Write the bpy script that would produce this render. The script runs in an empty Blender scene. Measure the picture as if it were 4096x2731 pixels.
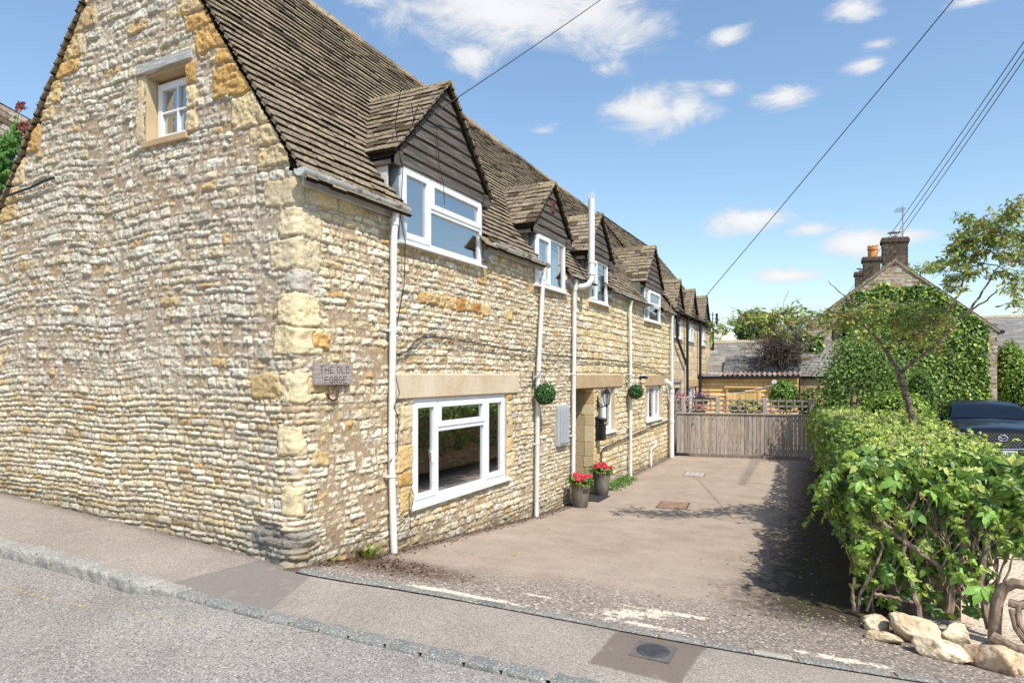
import bpy, math, random
import numpy as np
from mathutils import Matrix, Vector
R = math.radians
rnd = random.Random(7)
RS = np.random.RandomState(11)
sc = bpy.context.scene
col = sc.collection

# ------------------------------------------------------------------ camera
THETA = 0.467362
CAM = np.array([4.0, -3.98, 0.0])
FW = np.array([-math.sin(THETA), math.cos(THETA), 0.0])
RT = np.array([math.cos(THETA), math.sin(THETA), 0.0])
cd = bpy.data.cameras.new("camera")
cd.sensor_width = 36.0
cd.lens = 2580.0 / 4096.0 * 36.0
cd.shift_y = (1500.0 - 1365.5) / 4096.0
cd.clip_end = 2000.0
cam = bpy.data.objects.new("camera", cd)
cam.location = CAM
cam.rotation_euler = (R(90), 0, THETA)
col.objects.link(cam)
sc.camera = cam

def at(x, y, d):
    """a point d metres in front of the viewpoint in the surveyed direction x, y"""
    p = CAM + d * (FW + RT * (x - 1176.0) / 1481.5)
    return np.array([p[0], p[1], d * (861.4 - y) / 1481.5])

# ------------------------------------------------------------------ sun, sky, exposure
SUN = Vector((1.0, -0.72, 1.62)).normalized()
sl = bpy.data.lights.new("sun", 'SUN')
sl.energy = 3.9
sl.angle = R(0.5)
sl.color = (1.0, 0.955, 0.88)
so = bpy.data.objects.new("sun", sl)
so.rotation_euler = SUN.to_track_quat('Z', 'Y').to_euler()
so.location = (20, -12, 30)
col.objects.link(so)
vs = sc.view_settings
vs.view_transform = 'Standard'
vs.look = 'None'
vs.gamma = 1.0
vs.use_curve_mapping = False
vs.exposure = 0.58

W = bpy.data.worlds.new("World")
sc.world = W
W.use_nodes = True
nt = W.node_tree
nt.nodes.clear()
def wn(t, **k):
    n = nt.nodes.new(t)
    for a, b in k.items():
        setattr(n, a, b)
    return n
def wmath(op, a, b=None, clamp=False):
    n = wn('ShaderNodeMath', operation=op, use_clamp=clamp)
    for i, v in enumerate((a, b)):
        if v is None: continue
        if isinstance(v, (int, float)): n.inputs[i].default_value = v
        else: nt.links.new(v, n.inputs[i])
    return n.outputs[0]
sky = wn('ShaderNodeTexSky', sky_type='NISHITA', sun_disc=False)
sky.sun_elevation = math.asin(SUN.z)
sky.sun_rotation = math.atan2(SUN.x, SUN.y)
sky.altitude = 0
sky.air_density = 1.3
sky.dust_density = 0.6
sky.ozone_density = 2.0
tc = wn('ShaderNodeTexCoord')
CLOUDS = [(1170, 30, 400, 130, 1.15), (1085, 125, 95, 65, .9), (1360, 45, 260, 110, 1.0), (1490, 262, 160, 76, .95), (1570, 250, 110, 66, .9),
          (1800, 222, 110, 40, .95), (1655, 205, 70, 44, .7), (1715, 508, 125, 44, 1.0), (1860, 530, 90, 24, .9), (1975, 560, 120, 58, .95), (2085, 540, 95, 42, .8),
          (1815, 633, 135, 26, 1.0), (1672, 86, 80, 42, .75), (1965, 20, 85, 45, .85), (1988, 150, 75, 30, .75), (2015, 102, 60, 26, .6),
          (2230, 2, 80, 20, .8), (1395, 158, 60, 30, .55), (1250, 300, 70, 25, .35), (2210, 545, 40, 22, .5), (850, 0, 120, 40, .6)]
acc = None
for (x, y, a, b, g) in CLOUDS:
    c = Vector(at(x, y, 1.0) - CAM).normalized()
    e1 = Vector((0, 0, 1)).cross(c).normalized()
    e2 = c.cross(e1).normalized()
    k = (c.dot(Vector(FW))) ** 1.0 / 1481.5
    va = e1 / (a * k); vb = e2 / (b * k)
    d1 = wn('ShaderNodeVectorMath', operation='DOT_PRODUCT'); d1.inputs[1].default_value = va
    d2 = wn('ShaderNodeVectorMath', operation='DOT_PRODUCT'); d2.inputs[1].default_value = vb
    nt.links.new(tc.outputs['Generated'], d1.inputs[0]); nt.links.new(tc.outputs['Generated'], d2.inputs[0])
    l2 = wmath('ADD', wmath('POWER', d1.outputs['Value'], 2.0), wmath('POWER', d2.outputs['Value'], 2.0))
    v = wmath('MULTIPLY', wmath('SUBTRACT', 1.0, wmath('SQRT', l2)), g)
    acc = v if acc is None else wmath('MAXIMUM', acc, v)
mp = wn('ShaderNodeMapping'); mp.inputs['Scale'].default_value = (1, 1, 2.2)
nt.links.new(tc.outputs['Generated'], mp.inputs['Vector'])
no = wn('ShaderNodeTexNoise'); no.inputs['Scale'].default_value = 11.0; no.inputs['Detail'].default_value = 12.0
no.inputs['Roughness'].default_value = .68; no.inputs['Distortion'].default_value = .6
nt.links.new(mp.outputs[0], no.inputs['Vector'])
dens = wmath('ADD', wmath('MULTIPLY', acc, 1.45), wmath('MULTIPLY', wmath('SUBTRACT', no.outputs[0], .60), 2.5))
n2 = wn('ShaderNodeMapRange', interpolation_type='SMOOTHSTEP'); n2.inputs[1].default_value = -.02; n2.inputs[2].default_value = .95
n2.inputs[3].default_value = 0; n2.inputs[4].default_value = .93
nt.links.new(dens, n2.inputs[0])
gate_ = wn('ShaderNodeMapRange'); gate_.inputs[1].default_value = -.35; gate_.inputs[2].default_value = .1
nt.links.new(acc, gate_.inputs[0])
mask = wmath('MULTIPLY', n2.outputs[0], gate_.outputs[0])
shade = wn('ShaderNodeMapRange'); shade.inputs[1].default_value = .3; shade.inputs[2].default_value = 1.3
shade.inputs[3].default_value = .82; shade.inputs[4].default_value = 1.0
nt.links.new(dens, shade.inputs[0])
cc = wn('ShaderNodeVectorMath', operation='SCALE'); cc.inputs[0].default_value = (5.2, 5.25, 5.35)
nt.links.new(shade.outputs[0], cc.inputs['Scale'])
tint = wn('ShaderNodeVectorMath', operation='MULTIPLY'); tint.inputs[1].default_value = (.92, .98, 1.02)
nt.links.new(sky.outputs[0], tint.inputs[0])
mx = wn('ShaderNodeMix', data_type='RGBA')
nt.links.new(mask, mx.inputs[0]); nt.links.new(tint.outputs[0], mx.inputs[6]); nt.links.new(cc.outputs[0], mx.inputs[7])
bg = wn('ShaderNodeBackground'); bg.inputs['Strength'].default_value = 0.125
out = wn('ShaderNodeOutputWorld')
nt.links.new(mx.outputs[2], bg.inputs[0]); nt.links.new(bg.outputs[0], out.inputs[0])

# ------------------------------------------------------------------ helpers
def lin(c):
    return tuple(((v / 255.0) / 12.92 if v / 255.0 <= .04045 else ((v / 255.0 + .055) / 1.055) ** 2.4) for v in c)

def mat(name, c1, c2=None, scale=8.0, rough=.8, bump=0.0, bscale=None, metal=0.0, attr=False, detail=6.0, stretch=None,
        lo=.35, hi=.65, c3=None, s3=40.0, spec=.3, coat=0.0, trans=0.0, bdist=.01):
    m = bpy.data.materials.new(name); m.use_nodes = True
    t = m.node_tree; N = t.nodes; L = t.links
    b = N['Principled BSDF']
    b.inputs['Roughness'].default_value = rough
    b.inputs['Metallic'].default_value = metal
    b.inputs['Specular IOR Level'].default_value = spec
    b.inputs['Coat Weight'].default_value = coat
    co = N.new('ShaderNodeTexCoord')
    vec = co.outputs['Object']
    if stretch:
        mp = N.new('ShaderNodeMapping'); mp.inputs['Scale'].default_value = stretch
        L.new(vec, mp.inputs[0]); vec = mp.outputs[0]
    c2 = c2 or tuple(min(1, v * .8) for v in c1)
    n = N.new('ShaderNodeTexNoise'); n.inputs['Scale'].default_value = scale; n.inputs['Detail'].default_value = detail; n.inputs['Roughness'].default_value = .6
    L.new(vec, n.inputs['Vector'])
    r = N.new('ShaderNodeMapRange'); r.inputs[1].default_value = lo; r.inputs[2].default_value = hi
    L.new(n.outputs[0], r.inputs[0])
    mix = N.new('ShaderNodeMix'); mix.data_type = 'RGBA'
    L.new(r.outputs[0], mix.inputs[0]); mix.inputs[6].default_value = (*c1, 1); mix.inputs[7].default_value = (*c2, 1)
    colr = mix.outputs[2]
    if attr:
        a = N.new('ShaderNodeAttribute'); a.attribute_name = 'Col'
        mm = N.new('ShaderNodeMix'); mm.data_type = 'RGBA'; mm.blend_type = 'MULTIPLY'; mm.inputs[0].default_value = 1
        L.new(colr, mm.inputs[6]); L.new(a.outputs['Color'], mm.inputs[7]); colr = mm.outputs[2]
    if c3:
        n3 = N.new('ShaderNodeTexNoise'); n3.inputs['Scale'].default_value = s3; n3.inputs['Detail'].default_value = 3
        L.new(vec, n3.inputs['Vector'])
        r3 = N.new('ShaderNodeMapRange'); r3.inputs[1].default_value = .55; r3.inputs[2].default_value = .68
        L.new(n3.outputs[0], r3.inputs[0])
        m3 = N.new('ShaderNodeMix'); m3.data_type = 'RGBA'
        L.new(r3.outputs[0], m3.inputs[0]); L.new(colr, m3.inputs[6]); m3.inputs[7].default_value = (*c3, 1); colr = m3.outputs[2]
    L.new(colr, b.inputs['Base Color'])
    if bump:
        nb = N.new('ShaderNodeTexNoise'); nb.inputs['Scale'].default_value = bscale or scale * 4; nb.inputs['Detail'].default_value = 5
        L.new(vec, nb.inputs['Vector'])
        bp = N.new('ShaderNodeBump'); bp.inputs['Strength'].default_value = bump; bp.inputs['Distance'].default_value = bdist
        L.new(nb.outputs[0], bp.inputs['Height']); L.new(bp.outputs[0], b.inputs['Normal'])
    if trans:
        tr = N.new('ShaderNodeBsdfTranslucent'); L.new(colr, tr.inputs[0])
        ms = N.new('ShaderNodeMixShader'); ms.inputs[0].default_value = trans
        o = N['Material Output']
        L.new(b.outputs[0], ms.inputs[1]); L.new(tr.outputs[0], ms.inputs[2]); L.new(ms.outputs[0], o.inputs[0])
    return m

def glass_mat(name, tint=(.8, .82, .82), base=.025):
    m = bpy.data.materials.new(name); m.use_nodes = True
    t = m.node_tree; N = t.nodes; L = t.links
    N.remove(N['Principled BSDF'])
    tr = N.new('ShaderNodeBsdfTransparent'); tr.inputs[0].default_value = (*tint, 1)
    gl = N.new('ShaderNodeBsdfGlossy'); gl.inputs['Roughness'].default_value = .012; gl.inputs[0].default_value = (1, 1, 1, 1)
    fr = N.new('ShaderNodeFresnel'); fr.inputs['IOR'].default_value = 1.5
    geo = N.new('ShaderNodeNewGeometry')
    # same reflectance from either side of the pane
    ad = N.new('ShaderNodeMath'); ad.operation = 'MULTIPLY_ADD'; ad.inputs[1].default_value = .45; ad.inputs[2].default_value = base; ad.use_clamp = True
    lw = N.new('ShaderNodeLayerWeight'); lw.inputs['Blend'].default_value = .25
    co = N.new('ShaderNodeTexCoord'); nz = N.new('ShaderNodeTexNoise'); nz.inputs['Scale'].default_value = 1.3
    bp = N.new('ShaderNodeBump'); bp.inputs['Strength'].default_value = .02; bp.inputs['Distance'].default_value = .05
    L.new(co.outputs['Object'], nz.inputs['Vector']); L.new(nz.outputs[0], bp.inputs['Height']); L.new(bp.outputs[0], gl.inputs['Normal'])
    L.new(lw.outputs['Fresnel'], ad.inputs[0])
    mx = N.new('ShaderNodeMixShader'); L.new(ad.outputs[0], mx.inputs[0]); L.new(tr.outputs[0], mx.inputs[1]); L.new(gl.outputs[0], mx.inputs[2])
    L.new(mx.outputs[0], N['Material Output'].inputs[0])
    return m

def link(o, parent=None):
    col.objects.link(o)
    if parent is not None:
        o.parent = parent
        p = parent
        M = Matrix.Identity(4)
        chain = []
        while p is not None:
            chain.append(p); p = p.parent
        loc = Vector((0, 0, 0))
        for q in chain: loc += q.location if q.type == 'EMPTY' else Vector((0, 0, 0))
        # all meshes are written in world coordinates: undo the root's offset only once
        if parent.type == 'EMPTY': o.matrix_parent_inverse = Matrix.Translation(-parent.location)
    return o

def tag(o, label=None, cat=None, group=None, kind=None):
    if label: o['label'] = label
    if cat: o['category'] = cat
    if group: o['group'] = group
    if kind: o['kind'] = kind
    return o

def thing(name, label, cat, loc, group=None):
    o = bpy.data.objects.new(name, None)
    o.empty_display_size = .1
    o.location = loc
    col.objects.link(o)
    return tag(o, label, cat, group)

def mesh_np(name, V, F, m, parent=None, colr=None, smooth=False):
    V = np.asarray(V, dtype=np.float32)
    if not isinstance(F, list): F = [F]
    F = [np.asarray(f, dtype=np.int32) for f in F if len(f)]
    me = bpy.data.meshes.new(name)
    me.vertices.add(len(V)); me.vertices.foreach_set('co', V.ravel())
    nl = sum(f.size for f in F); npol = sum(len(f) for f in F)
    me.loops.add(nl); me.polygons.add(npol)
    me.loops.foreach_set('vertex_index', np.concatenate([f.ravel() for f in F]))
    tot = np.concatenate([np.full(len(f), f.shape[1], dtype=np.int32) for f in F])
    st = np.concatenate([[0], np.cumsum(tot)[:-1]]).astype(np.int32)
    me.polygons.foreach_set('loop_start', st); me.polygons.foreach_set('loop_total', tot)
    if smooth: me.polygons.foreach_set('use_smooth', np.ones(npol, dtype=bool))
    me.update(calc_edges=True)
    if colr is not None:
        ca = me.color_attributes.new('Col', 'FLOAT_COLOR', 'POINT')
        c4 = np.ones((len(V), 4), dtype=np.float32); c4[:, :3] = colr
        ca.data.foreach_set('color', c4.ravel())
    me.validate()
    if m is not None:
        for q in (m if isinstance(m, (list, tuple)) else [m]): me.materials.append(q)
    o = bpy.data.objects.new(name, me)
    return link(o, parent)

class MB:
    """collects shapes and links them as ONE mesh object"""
    def __init__(self, f=None):
        self.v = []; self.f = []; self.c = []; self.map = f; self.col = (1, 1, 1)
    def add(self, vs, fs):
        o = len(self.v)
        if self.map: vs = [self.map(p) for p in vs]
        self.v += [tuple(p) for p in vs]; self.c += [self.col] * len(vs)
        self.f += [tuple(i + o for i in f) for f in fs]
    def box(self, x0, x1, y0, y1, z0, z1, b=0.0):
        if b > 0:
            b = min(b, abs(x1 - x0) * .45, abs(y1 - y0) * .45, abs(z1 - z0) * .45)
            vs = []; idx = {}
            for sx in (0, 1):
                for sy in (0, 1):
                    for sz in (0, 1):
                        X = (x0, x1)[sx]; Y = (y0, y1)[sy]; Z = (z0, z1)[sz]
                        bx = b if sx == 0 else -b; by = b if sy == 0 else -b; bz = b if sz == 0 else -b
                        for ax, p in enumerate(((X, Y + by, Z + bz), (X + bx, Y, Z + bz), (X + bx, Y + by, Z))):
                            idx[(sx, sy, sz, ax)] = len(vs); vs.append(p)
            g = lambda *k: idx[k]
            fs = []
            for s in (0, 1):
                fs.append((g(s, 0, 0, 0), g(s, 1, 0, 0), g(s, 1, 1, 0), g(s, 0, 1, 0)))
                fs.append((g(0, s, 0, 1), g(1, s, 0, 1), g(1, s, 1, 1), g(0, s, 1, 1)))
                fs.append((g(0, 0, s, 2), g(1, 0, s, 2), g(1, 1, s, 2), g(0, 1, s, 2)))
            for a in (0, 1):
                for c in (0, 1):
                    fs.append((g(a, c, 0, 0), g(a, c, 0, 1), g(a, c, 1, 1), g(a, c, 1, 0)))
                    fs.append((g(a, 0, c, 0), g(a, 0, c, 2), g(a, 1, c, 2), g(a, 1, c, 0)))
                    fs.append((g(0, a, c, 1), g(0, a, c, 2), g(1, a, c, 2), g(1, a, c, 1)))
            for k in idx:
                if k[3] == 0: fs.append((g(*k[:3], 0), g(*k[:3], 1), g(*k[:3], 2)))
            self.add(vs, fs); return self
        vs = [(x, y, z) for x in (x0, x1) for y in (y0, y1) for z in (z0, z1)]
        self.add(vs, [(0, 1, 3, 2), (4, 6, 7, 5), (0, 4, 5, 1), (2, 3, 7, 6), (0, 2, 6, 4), (1, 5, 7, 3)])
        return self
    def hexa(self, p):      # 8 points: bottom ring 0-3, top ring 4-7
        self.add(p, [(3, 2, 1, 0), (4, 5, 6, 7), (0, 1, 5, 4), (1, 2, 6, 5), (2, 3, 7, 6), (3, 0, 4, 7)]); return self
    def prism(self, poly, d):   # poly list of 3d points, d extrude vector
        n = len(poly); q = [tuple(np.array(p) + np.array(d)) for p in poly]
        self.add(list(poly) + q, [tuple(range(n))[::-1], tuple(range(n, 2 * n))] + [(i, (i + 1) % n, n + (i + 1) % n, n + i) for i in range(n)]); return self
    def tube(self, pts, r, seg=8, cap=True):
        pts = [np.array(p, dtype=float) for p in pts]; n = len(pts)
        rs = r if isinstance(r, (list, tuple, np.ndarray)) else [r] * n
        vs = []; up = np.array([0, 0, 1.0]); u = None
        for i in range(n):
            t = pts[min(i + 1, n - 1)] - pts[max(i - 1, 0)]; t = t / (np.linalg.norm(t) + 1e-9)
            if u is None:
                a = up if abs(t[2]) < .9 else np.array([1.0, 0, 0]); u = np.cross(t, a)
            u = u - t * np.dot(u, t); u /= (np.linalg.norm(u) + 1e-9); w = np.cross(t, u)
            for k in range(seg):
                an = 2 * math.pi * k / seg
                vs.append(pts[i] + rs[i] * (math.cos(an) * u + math.sin(an) * w))
        fs = [(i * seg + k, i * seg + (k + 1) % seg, (i + 1) * seg + (k + 1) % seg, (i + 1) * seg + k) for i in range(n - 1) for k in range(seg)]
        if cap: fs += [tuple(range(seg))[::-1], tuple(range((n - 1) * seg, n * seg))]
        self.add(vs, fs); return self
    def lathe(self, c, prof, seg=20, M=None):   # prof: (r, z) pairs
        vs = []
        for (r, z) in prof:
            for k in range(seg):
                a = 2 * math.pi * k / seg; p = np.array([r * math.cos(a), r * math.sin(a), z])
                if M is not None: p = M @ p
                vs.append(np.array(c) + p)
        n = len(prof)
        fs = [(i * seg + k, i * seg + (k + 1) % seg, (i + 1) * seg + (k + 1) % seg, (i + 1) * seg + k) for i in range(n - 1) for k in range(seg)]
        fs += [tuple(range(seg))[::-1], tuple(range((n - 1) * seg, n * seg))]
        self.add(vs, fs); return self
    def build(self, name, m, parent=None, smooth=False, usecol=False):
        me = bpy.data.meshes.new(name); me.from_pydata([tuple(map(float, p)) for p in self.v], [], self.f)
        if smooth:
            me.polygons.foreach_set('use_smooth', [True] * len(me.polygons))
        if usecol:
            ca = me.color_attributes.new('Col', 'FLOAT_COLOR', 'POINT')
            c4 = np.ones((len(self.v), 4), dtype=np.float32); c4[:, :3] = np.array(self.c)
            ca.data.foreach_set('color', c4.ravel())
        if m is not None: me.materials.append(m)
        o = bpy.data.objects.new(name, me)
        link(o, parent)
        if smooth:
            try: me.set_sharp_from_angle(angle=R(40))
            except Exception: pass
        return o

# vectorised value noise ------------------------------------------------
_T = RS.rand(256, 256)
def vnoise(x, y, seed=0):
    x = np.asarray(x, dtype=np.float64) + seed * 17.31; y = np.asarray(y, dtype=np.float64) + seed * 9.77
    xi = np.floor(x).astype(int); yi = np.floor(y).astype(int); fx = x - xi; fy = y - yi
    fx = fx * fx * (3 - 2 * fx); fy = fy * fy * (3 - 2 * fy)
    a = _T[xi & 255, yi & 255]; b = _T[(xi + 1) & 255, yi & 255]; c = _T[xi & 255, (yi + 1) & 255]; d = _T[(xi + 1) & 255, (yi + 1) & 255]
    return (a * (1 - fx) + b * fx) * (1 - fy) + (c * (1 - fx) + d * fx) * fy
def fbm(x, y, seed=0, oct=4):
    s = 0; a = .5; t = 0
    for o in range(oct):
        s = s + a * vnoise(x * 2 ** o, y * 2 ** o, seed + o * 3); t += a; a *= .55
    return s / t
def sstep(a, b, x):
    t = np.clip((x - a) / (b - a), 0, 1); return t * t * (3 - 2 * t)

def G(X, Y):
    p = np.interp(Y, [-3, -1.0, 0, 1.16, 4.57, 6, 13, 40], [-1.62, -1.58, -1.58, -1.75, -2.06, -2.14, -2.15, -2.1])
    fd = np.clip((5 - np.asarray(Y)) / 4, 0, 1)
    X = np.asarray(X); Xc = np.clip(X, -14, 14)
    return p + np.where(Xc < 0, -.052 * Xc, -.03 * Xc) * fd
def g1(X, Y): return float(G(X, Y))

# ------------------------------------------------------------------ materials
M = {}
M['stone'] = mat('stone', (1.04, 1.04, 1.04), (.66, .62, .57), scale=38, rough=.92, bump=.8, bscale=75, attr=True, lo=.38, hi=.72, bdist=.008, spec=.12)
M['tile'] = mat('roof_tile', (1, 1, 1), (.72, .69, .64), scale=16, rough=.95, bump=.6, bscale=70, attr=True, c3=lin((62, 53, 45)), s3=24, spec=.1)
M['tile_under'] = mat('tile_underlay', lin((48, 42, 36)), lin((30, 26, 23)), scale=20, rough=1, spec=.05)
M['upvc'] = mat('white_upvc', lin((226, 227, 228)), lin((216, 216, 216)), scale=3, rough=.35, spec=.45)
M['pipe'] = mat('grey_white_pipe', lin((226, 226, 222)), lin((205, 204, 198)), scale=3, rough=.4, c3=lin((196, 194, 186)), s3=5, stretch=(1, 1, .5), spec=.4)
M['gutter'] = mat('weathered_gutter', lin((205, 204, 200)), lin((175, 172, 166)), scale=4, rough=.5, c3=lin((120, 112, 104)), s3=9)
M['fascia'] = mat('fascia_paint', lin((196, 198, 198)), lin((170, 170, 168)), scale=5, rough=.6)
M['clad'] = mat('weathered_boards', lin((100, 92, 86)), lin((60, 54, 50)), scale=4, rough=.85, stretch=(1, .45, 16), bump=.25, bscale=14, c3=lin((122, 114, 108)), s3=5, spec=.2)
M['lead'] = mat('lead', lin((128, 134, 142)), lin((96, 100, 106)), scale=5, rough=.55, spec=.5)
M['lintel'] = mat('cast_lintel', lin((204, 186, 160)), lin((186, 162, 130)), scale=3, rough=.9, bump=.4, bscale=120, c3=lin((214, 204, 190)), s3=60, bdist=.003)
M['lintel2'] = mat('brown_lintel', lin((184, 158, 124)), lin((168, 140, 106)), scale=4, rough=.9, bump=.4, bscale=120, bdist=.003)
M['glass'] = glass_mat('window_glass')
M['room'] = mat('room', lin((120, 112, 104)), lin((100, 94, 88)), scale=1, rough=.9)
M['room_dark'] = mat('room_dark', lin((104, 92, 80)), lin((90, 80, 70)), scale=1, rough=.9)
M['curtain'] = mat('curtain', lin((196, 206, 212)), lin((150, 172, 186)), scale=7, rough=.9, stretch=(1, 6, .3))
M['curtain2'] = mat('curtain_beige', lin((206, 198, 184)), lin((150, 142, 130)), scale=7, rough=.9, stretch=(1, 6, .3))
M['black'] = mat('black_paint', lin((34, 34, 36)), lin((26, 26, 28)), scale=8, rough=.4, spec=.4)
M['rust'] = mat('rusty_iron', lin((118, 88, 72)), lin((70, 50, 42)), scale=30, rough=.8, bump=.5)
M['box_grey'] = mat('grey_box', lin((168, 172, 174)), lin((158, 162, 164)), scale=3, rough=.5)
M['signwood'] = mat('sign_wood', lin((176, 166, 160)), lin((128, 118, 112)), scale=6, rough=.85, stretch=(1, 1.2, 16), bump=.4, bscale=14)
M['fence'] = mat('fence_wood', lin((178, 168, 158)), lin((134, 122, 112)), scale=5, rough=.9, stretch=(9, 9, .7), bump=.3, bscale=10, attr=True)
M['shed'] = mat('shed_wood', lin((232, 202, 146)), lin((212, 174, 116)), scale=3, rough=.75, stretch=(1, 1, 9), attr=True)
M['slate'] = mat('slate', (1, 1, 1), (.8, .8, .8), scale=14, rough=.85, attr=True, c3=lin((150, 142, 126)), s3=34, spec=.2)
M['corr'] = mat('corrugated_sheet', lin((176, 166, 156)), lin((104, 74, 62)), scale=2.2, rough=.8, c3=lin((84, 60, 52)), s3=5)
M['brick'] = mat('dark_brick', lin((96, 84, 72)), lin((66, 58, 50)), scale=6, rough=.95, attr=True)
M['terra'] = mat('terracotta', lin((214, 150, 86)), lin((190, 120, 66)), scale=8, rough=.8)
M['bark'] = mat('cherry_bark', lin((122, 104, 92)), lin((66, 54, 48)), scale=9, rough=.8, stretch=(1, 1, 5), bump=.6, bscale=26, c3=lin((170, 156, 142)), s3=13)
M['vine'] = mat('vine_bark', lin((164, 142, 122)), lin((96, 78, 66)), scale=14, rough=.9, stretch=(1, 1, .6), bump=.8, bscale=40)
M['creeper'] = mat('creeper_leaf', (1, 1, 1), (.74, .80, .7), scale=30, rough=.36, attr=True, trans=.22, spec=.5, bump=.5, bscale=60, bdist=.01)
M['leaf'] = mat('leaf', (1, 1, 1), (.8, .85, .8), scale=12, rough=.5, attr=True, trans=.28, spec=.35)
M['ivyleaf'] = mat('ivy_leaf', (1, 1, 1), (.8, .85, .8), scale=12, rough=.42, attr=True, trans=.16, spec=.45)
M['petal'] = mat('petal', (1, 1, 1), (.85, .8, .85), scale=30, rough=.6, attr=True, trans=.25)
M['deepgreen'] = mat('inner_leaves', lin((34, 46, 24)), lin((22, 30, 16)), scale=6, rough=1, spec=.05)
M['clay'] = mat('clay_pot', lin((128, 120, 108)), lin((92, 86, 78)), scale=9, rough=.85, stretch=(1, 1, .5), bump=.2)
M['iron'] = mat('cast_iron', lin((84, 84, 86)), lin((66, 66, 68)), scale=20, rough=.7, metal=.2)
M['rustplate'] = mat('rust_plate', lin((152, 122, 102)), lin((128, 98, 80)), scale=12, rough=.9)
M['plate'] = mat('grey_plate', lin((176, 174, 168)), lin((156, 152, 146)), scale=9, rough=.8)
M['rock'] = mat('limestone_rock', lin((226, 210, 182)), lin((184, 164, 134)), scale=9, rough=.95, bump=1.0, bscale=22, attr=True, c3=lin((140, 118, 94)), s3=16, bdist=.02)
M['sett'] = mat('granite_sett', lin((154, 150, 144)), lin((128, 126, 121)), scale=60, rough=.85, bump=.8, bscale=50, attr=True, c3=lin((186, 182, 174)), s3=90)
M['cable'] = mat('cable', lin((40, 42, 50)), lin((34, 36, 42)), scale=4, rough=.6)
M['metal'] = mat('galvanised', lin((170, 172, 176)), lin((140, 142, 146)), scale=9, rough=.4, metal=.7)

# ground sheets ----------------------------------------------------------
def ground_mat(name, ca, cb, speck_d, speck_l, ss=150, big=1.2, extra=None, bump=.6, wear=None):
    m = bpy.data.materials.new(name); m.use_nodes = True
    t = m.node_tree; N = t.nodes; L = t.links; b = N['Principled BSDF']
    b.inputs['Roughness'].default_value = .93; b.inputs['Specular IOR Level'].default_value = .15
    co = N.new('ShaderNodeTexCoord'); vec = co.outputs['Object']
    def noise(s, d=4, r=.6):
        n = N.new('ShaderNodeTexNoise'); n.inputs['Scale'].default_value = s; n.inputs['Detail'].default_value = d; n.inputs['Roughness'].default_value = r
        L.new(vec, n.inputs['Vector']); return n.outputs[0]
    def rng(v, a, c, lo=0., hi=1.):
        r = N.new('ShaderNodeMapRange'); r.inputs[1].default_value = a; r.inputs[2].default_value = c; r.inputs[3].default_value = lo; r.inputs[4].default_value = hi
        L.new(v, r.inputs[0]); return r.outputs[0]
    def mixc(f, a, c):
        x = N.new('ShaderNodeMix'); x.data_type = 'RGBA'; L.new(f, x.inputs[0])
        for i, q in ((6, a), (7, c)):
            if isinstance(q, tuple): x.inputs[i].default_value = (*q, 1)
            else: L.new(q, x.inputs[i])
        return x.outputs[2]
    c = mixc(rng(noise(big, 6), .35, .65), ca, cb)
    vo = N.new('ShaderNodeTexVoronoi'); vo.inputs['Scale'].default_value = ss; L.new(vec, vo.inputs['Vector'])
    sp = N.new('ShaderNodeSeparateColor'); L.new(vo.outputs['Color'], sp.inputs[0])
    c = mixc(rng(sp.outputs[0], .72, .86, 0, .75), c, speck_d)
    c = mixc(rng(sp.outputs[1], .84, .95, 0, .7), c, speck_l)
    if extra: c = extra(N, L, vec, noise, rng, mixc, c)
    L.new(c, b.inputs['Base Color'])
    bp = N.new('ShaderNodeBump'); bp.inputs['Strength'].default_value = bump; bp.inputs['Distance'].default_value = .004
    L.new(vo.outputs['Distance'], bp.inputs['Height']); L.new(bp.outputs[0], b.inputs['Normal'])
    return m

def blob(N, L, vec, cx, cy, rx, ry, ang=0.0):
    mp = N.new('ShaderNodeMapping'); mp.vector_type = 'TEXTURE'
    mp.inputs['Location'].default_value = (cx, cy, 0); mp.inputs['Rotation'].default_value = (0, 0, ang); mp.inputs['Scale'].default_value = (rx, ry, 1000)
    L.new(vec, mp.inputs[0])
    ln = N.new('ShaderNodeVectorMath'); ln.operation = 'LENGTH'
    L.new(mp.outputs[0], ln.inputs[0]); return ln.outputs['Value']

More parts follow.
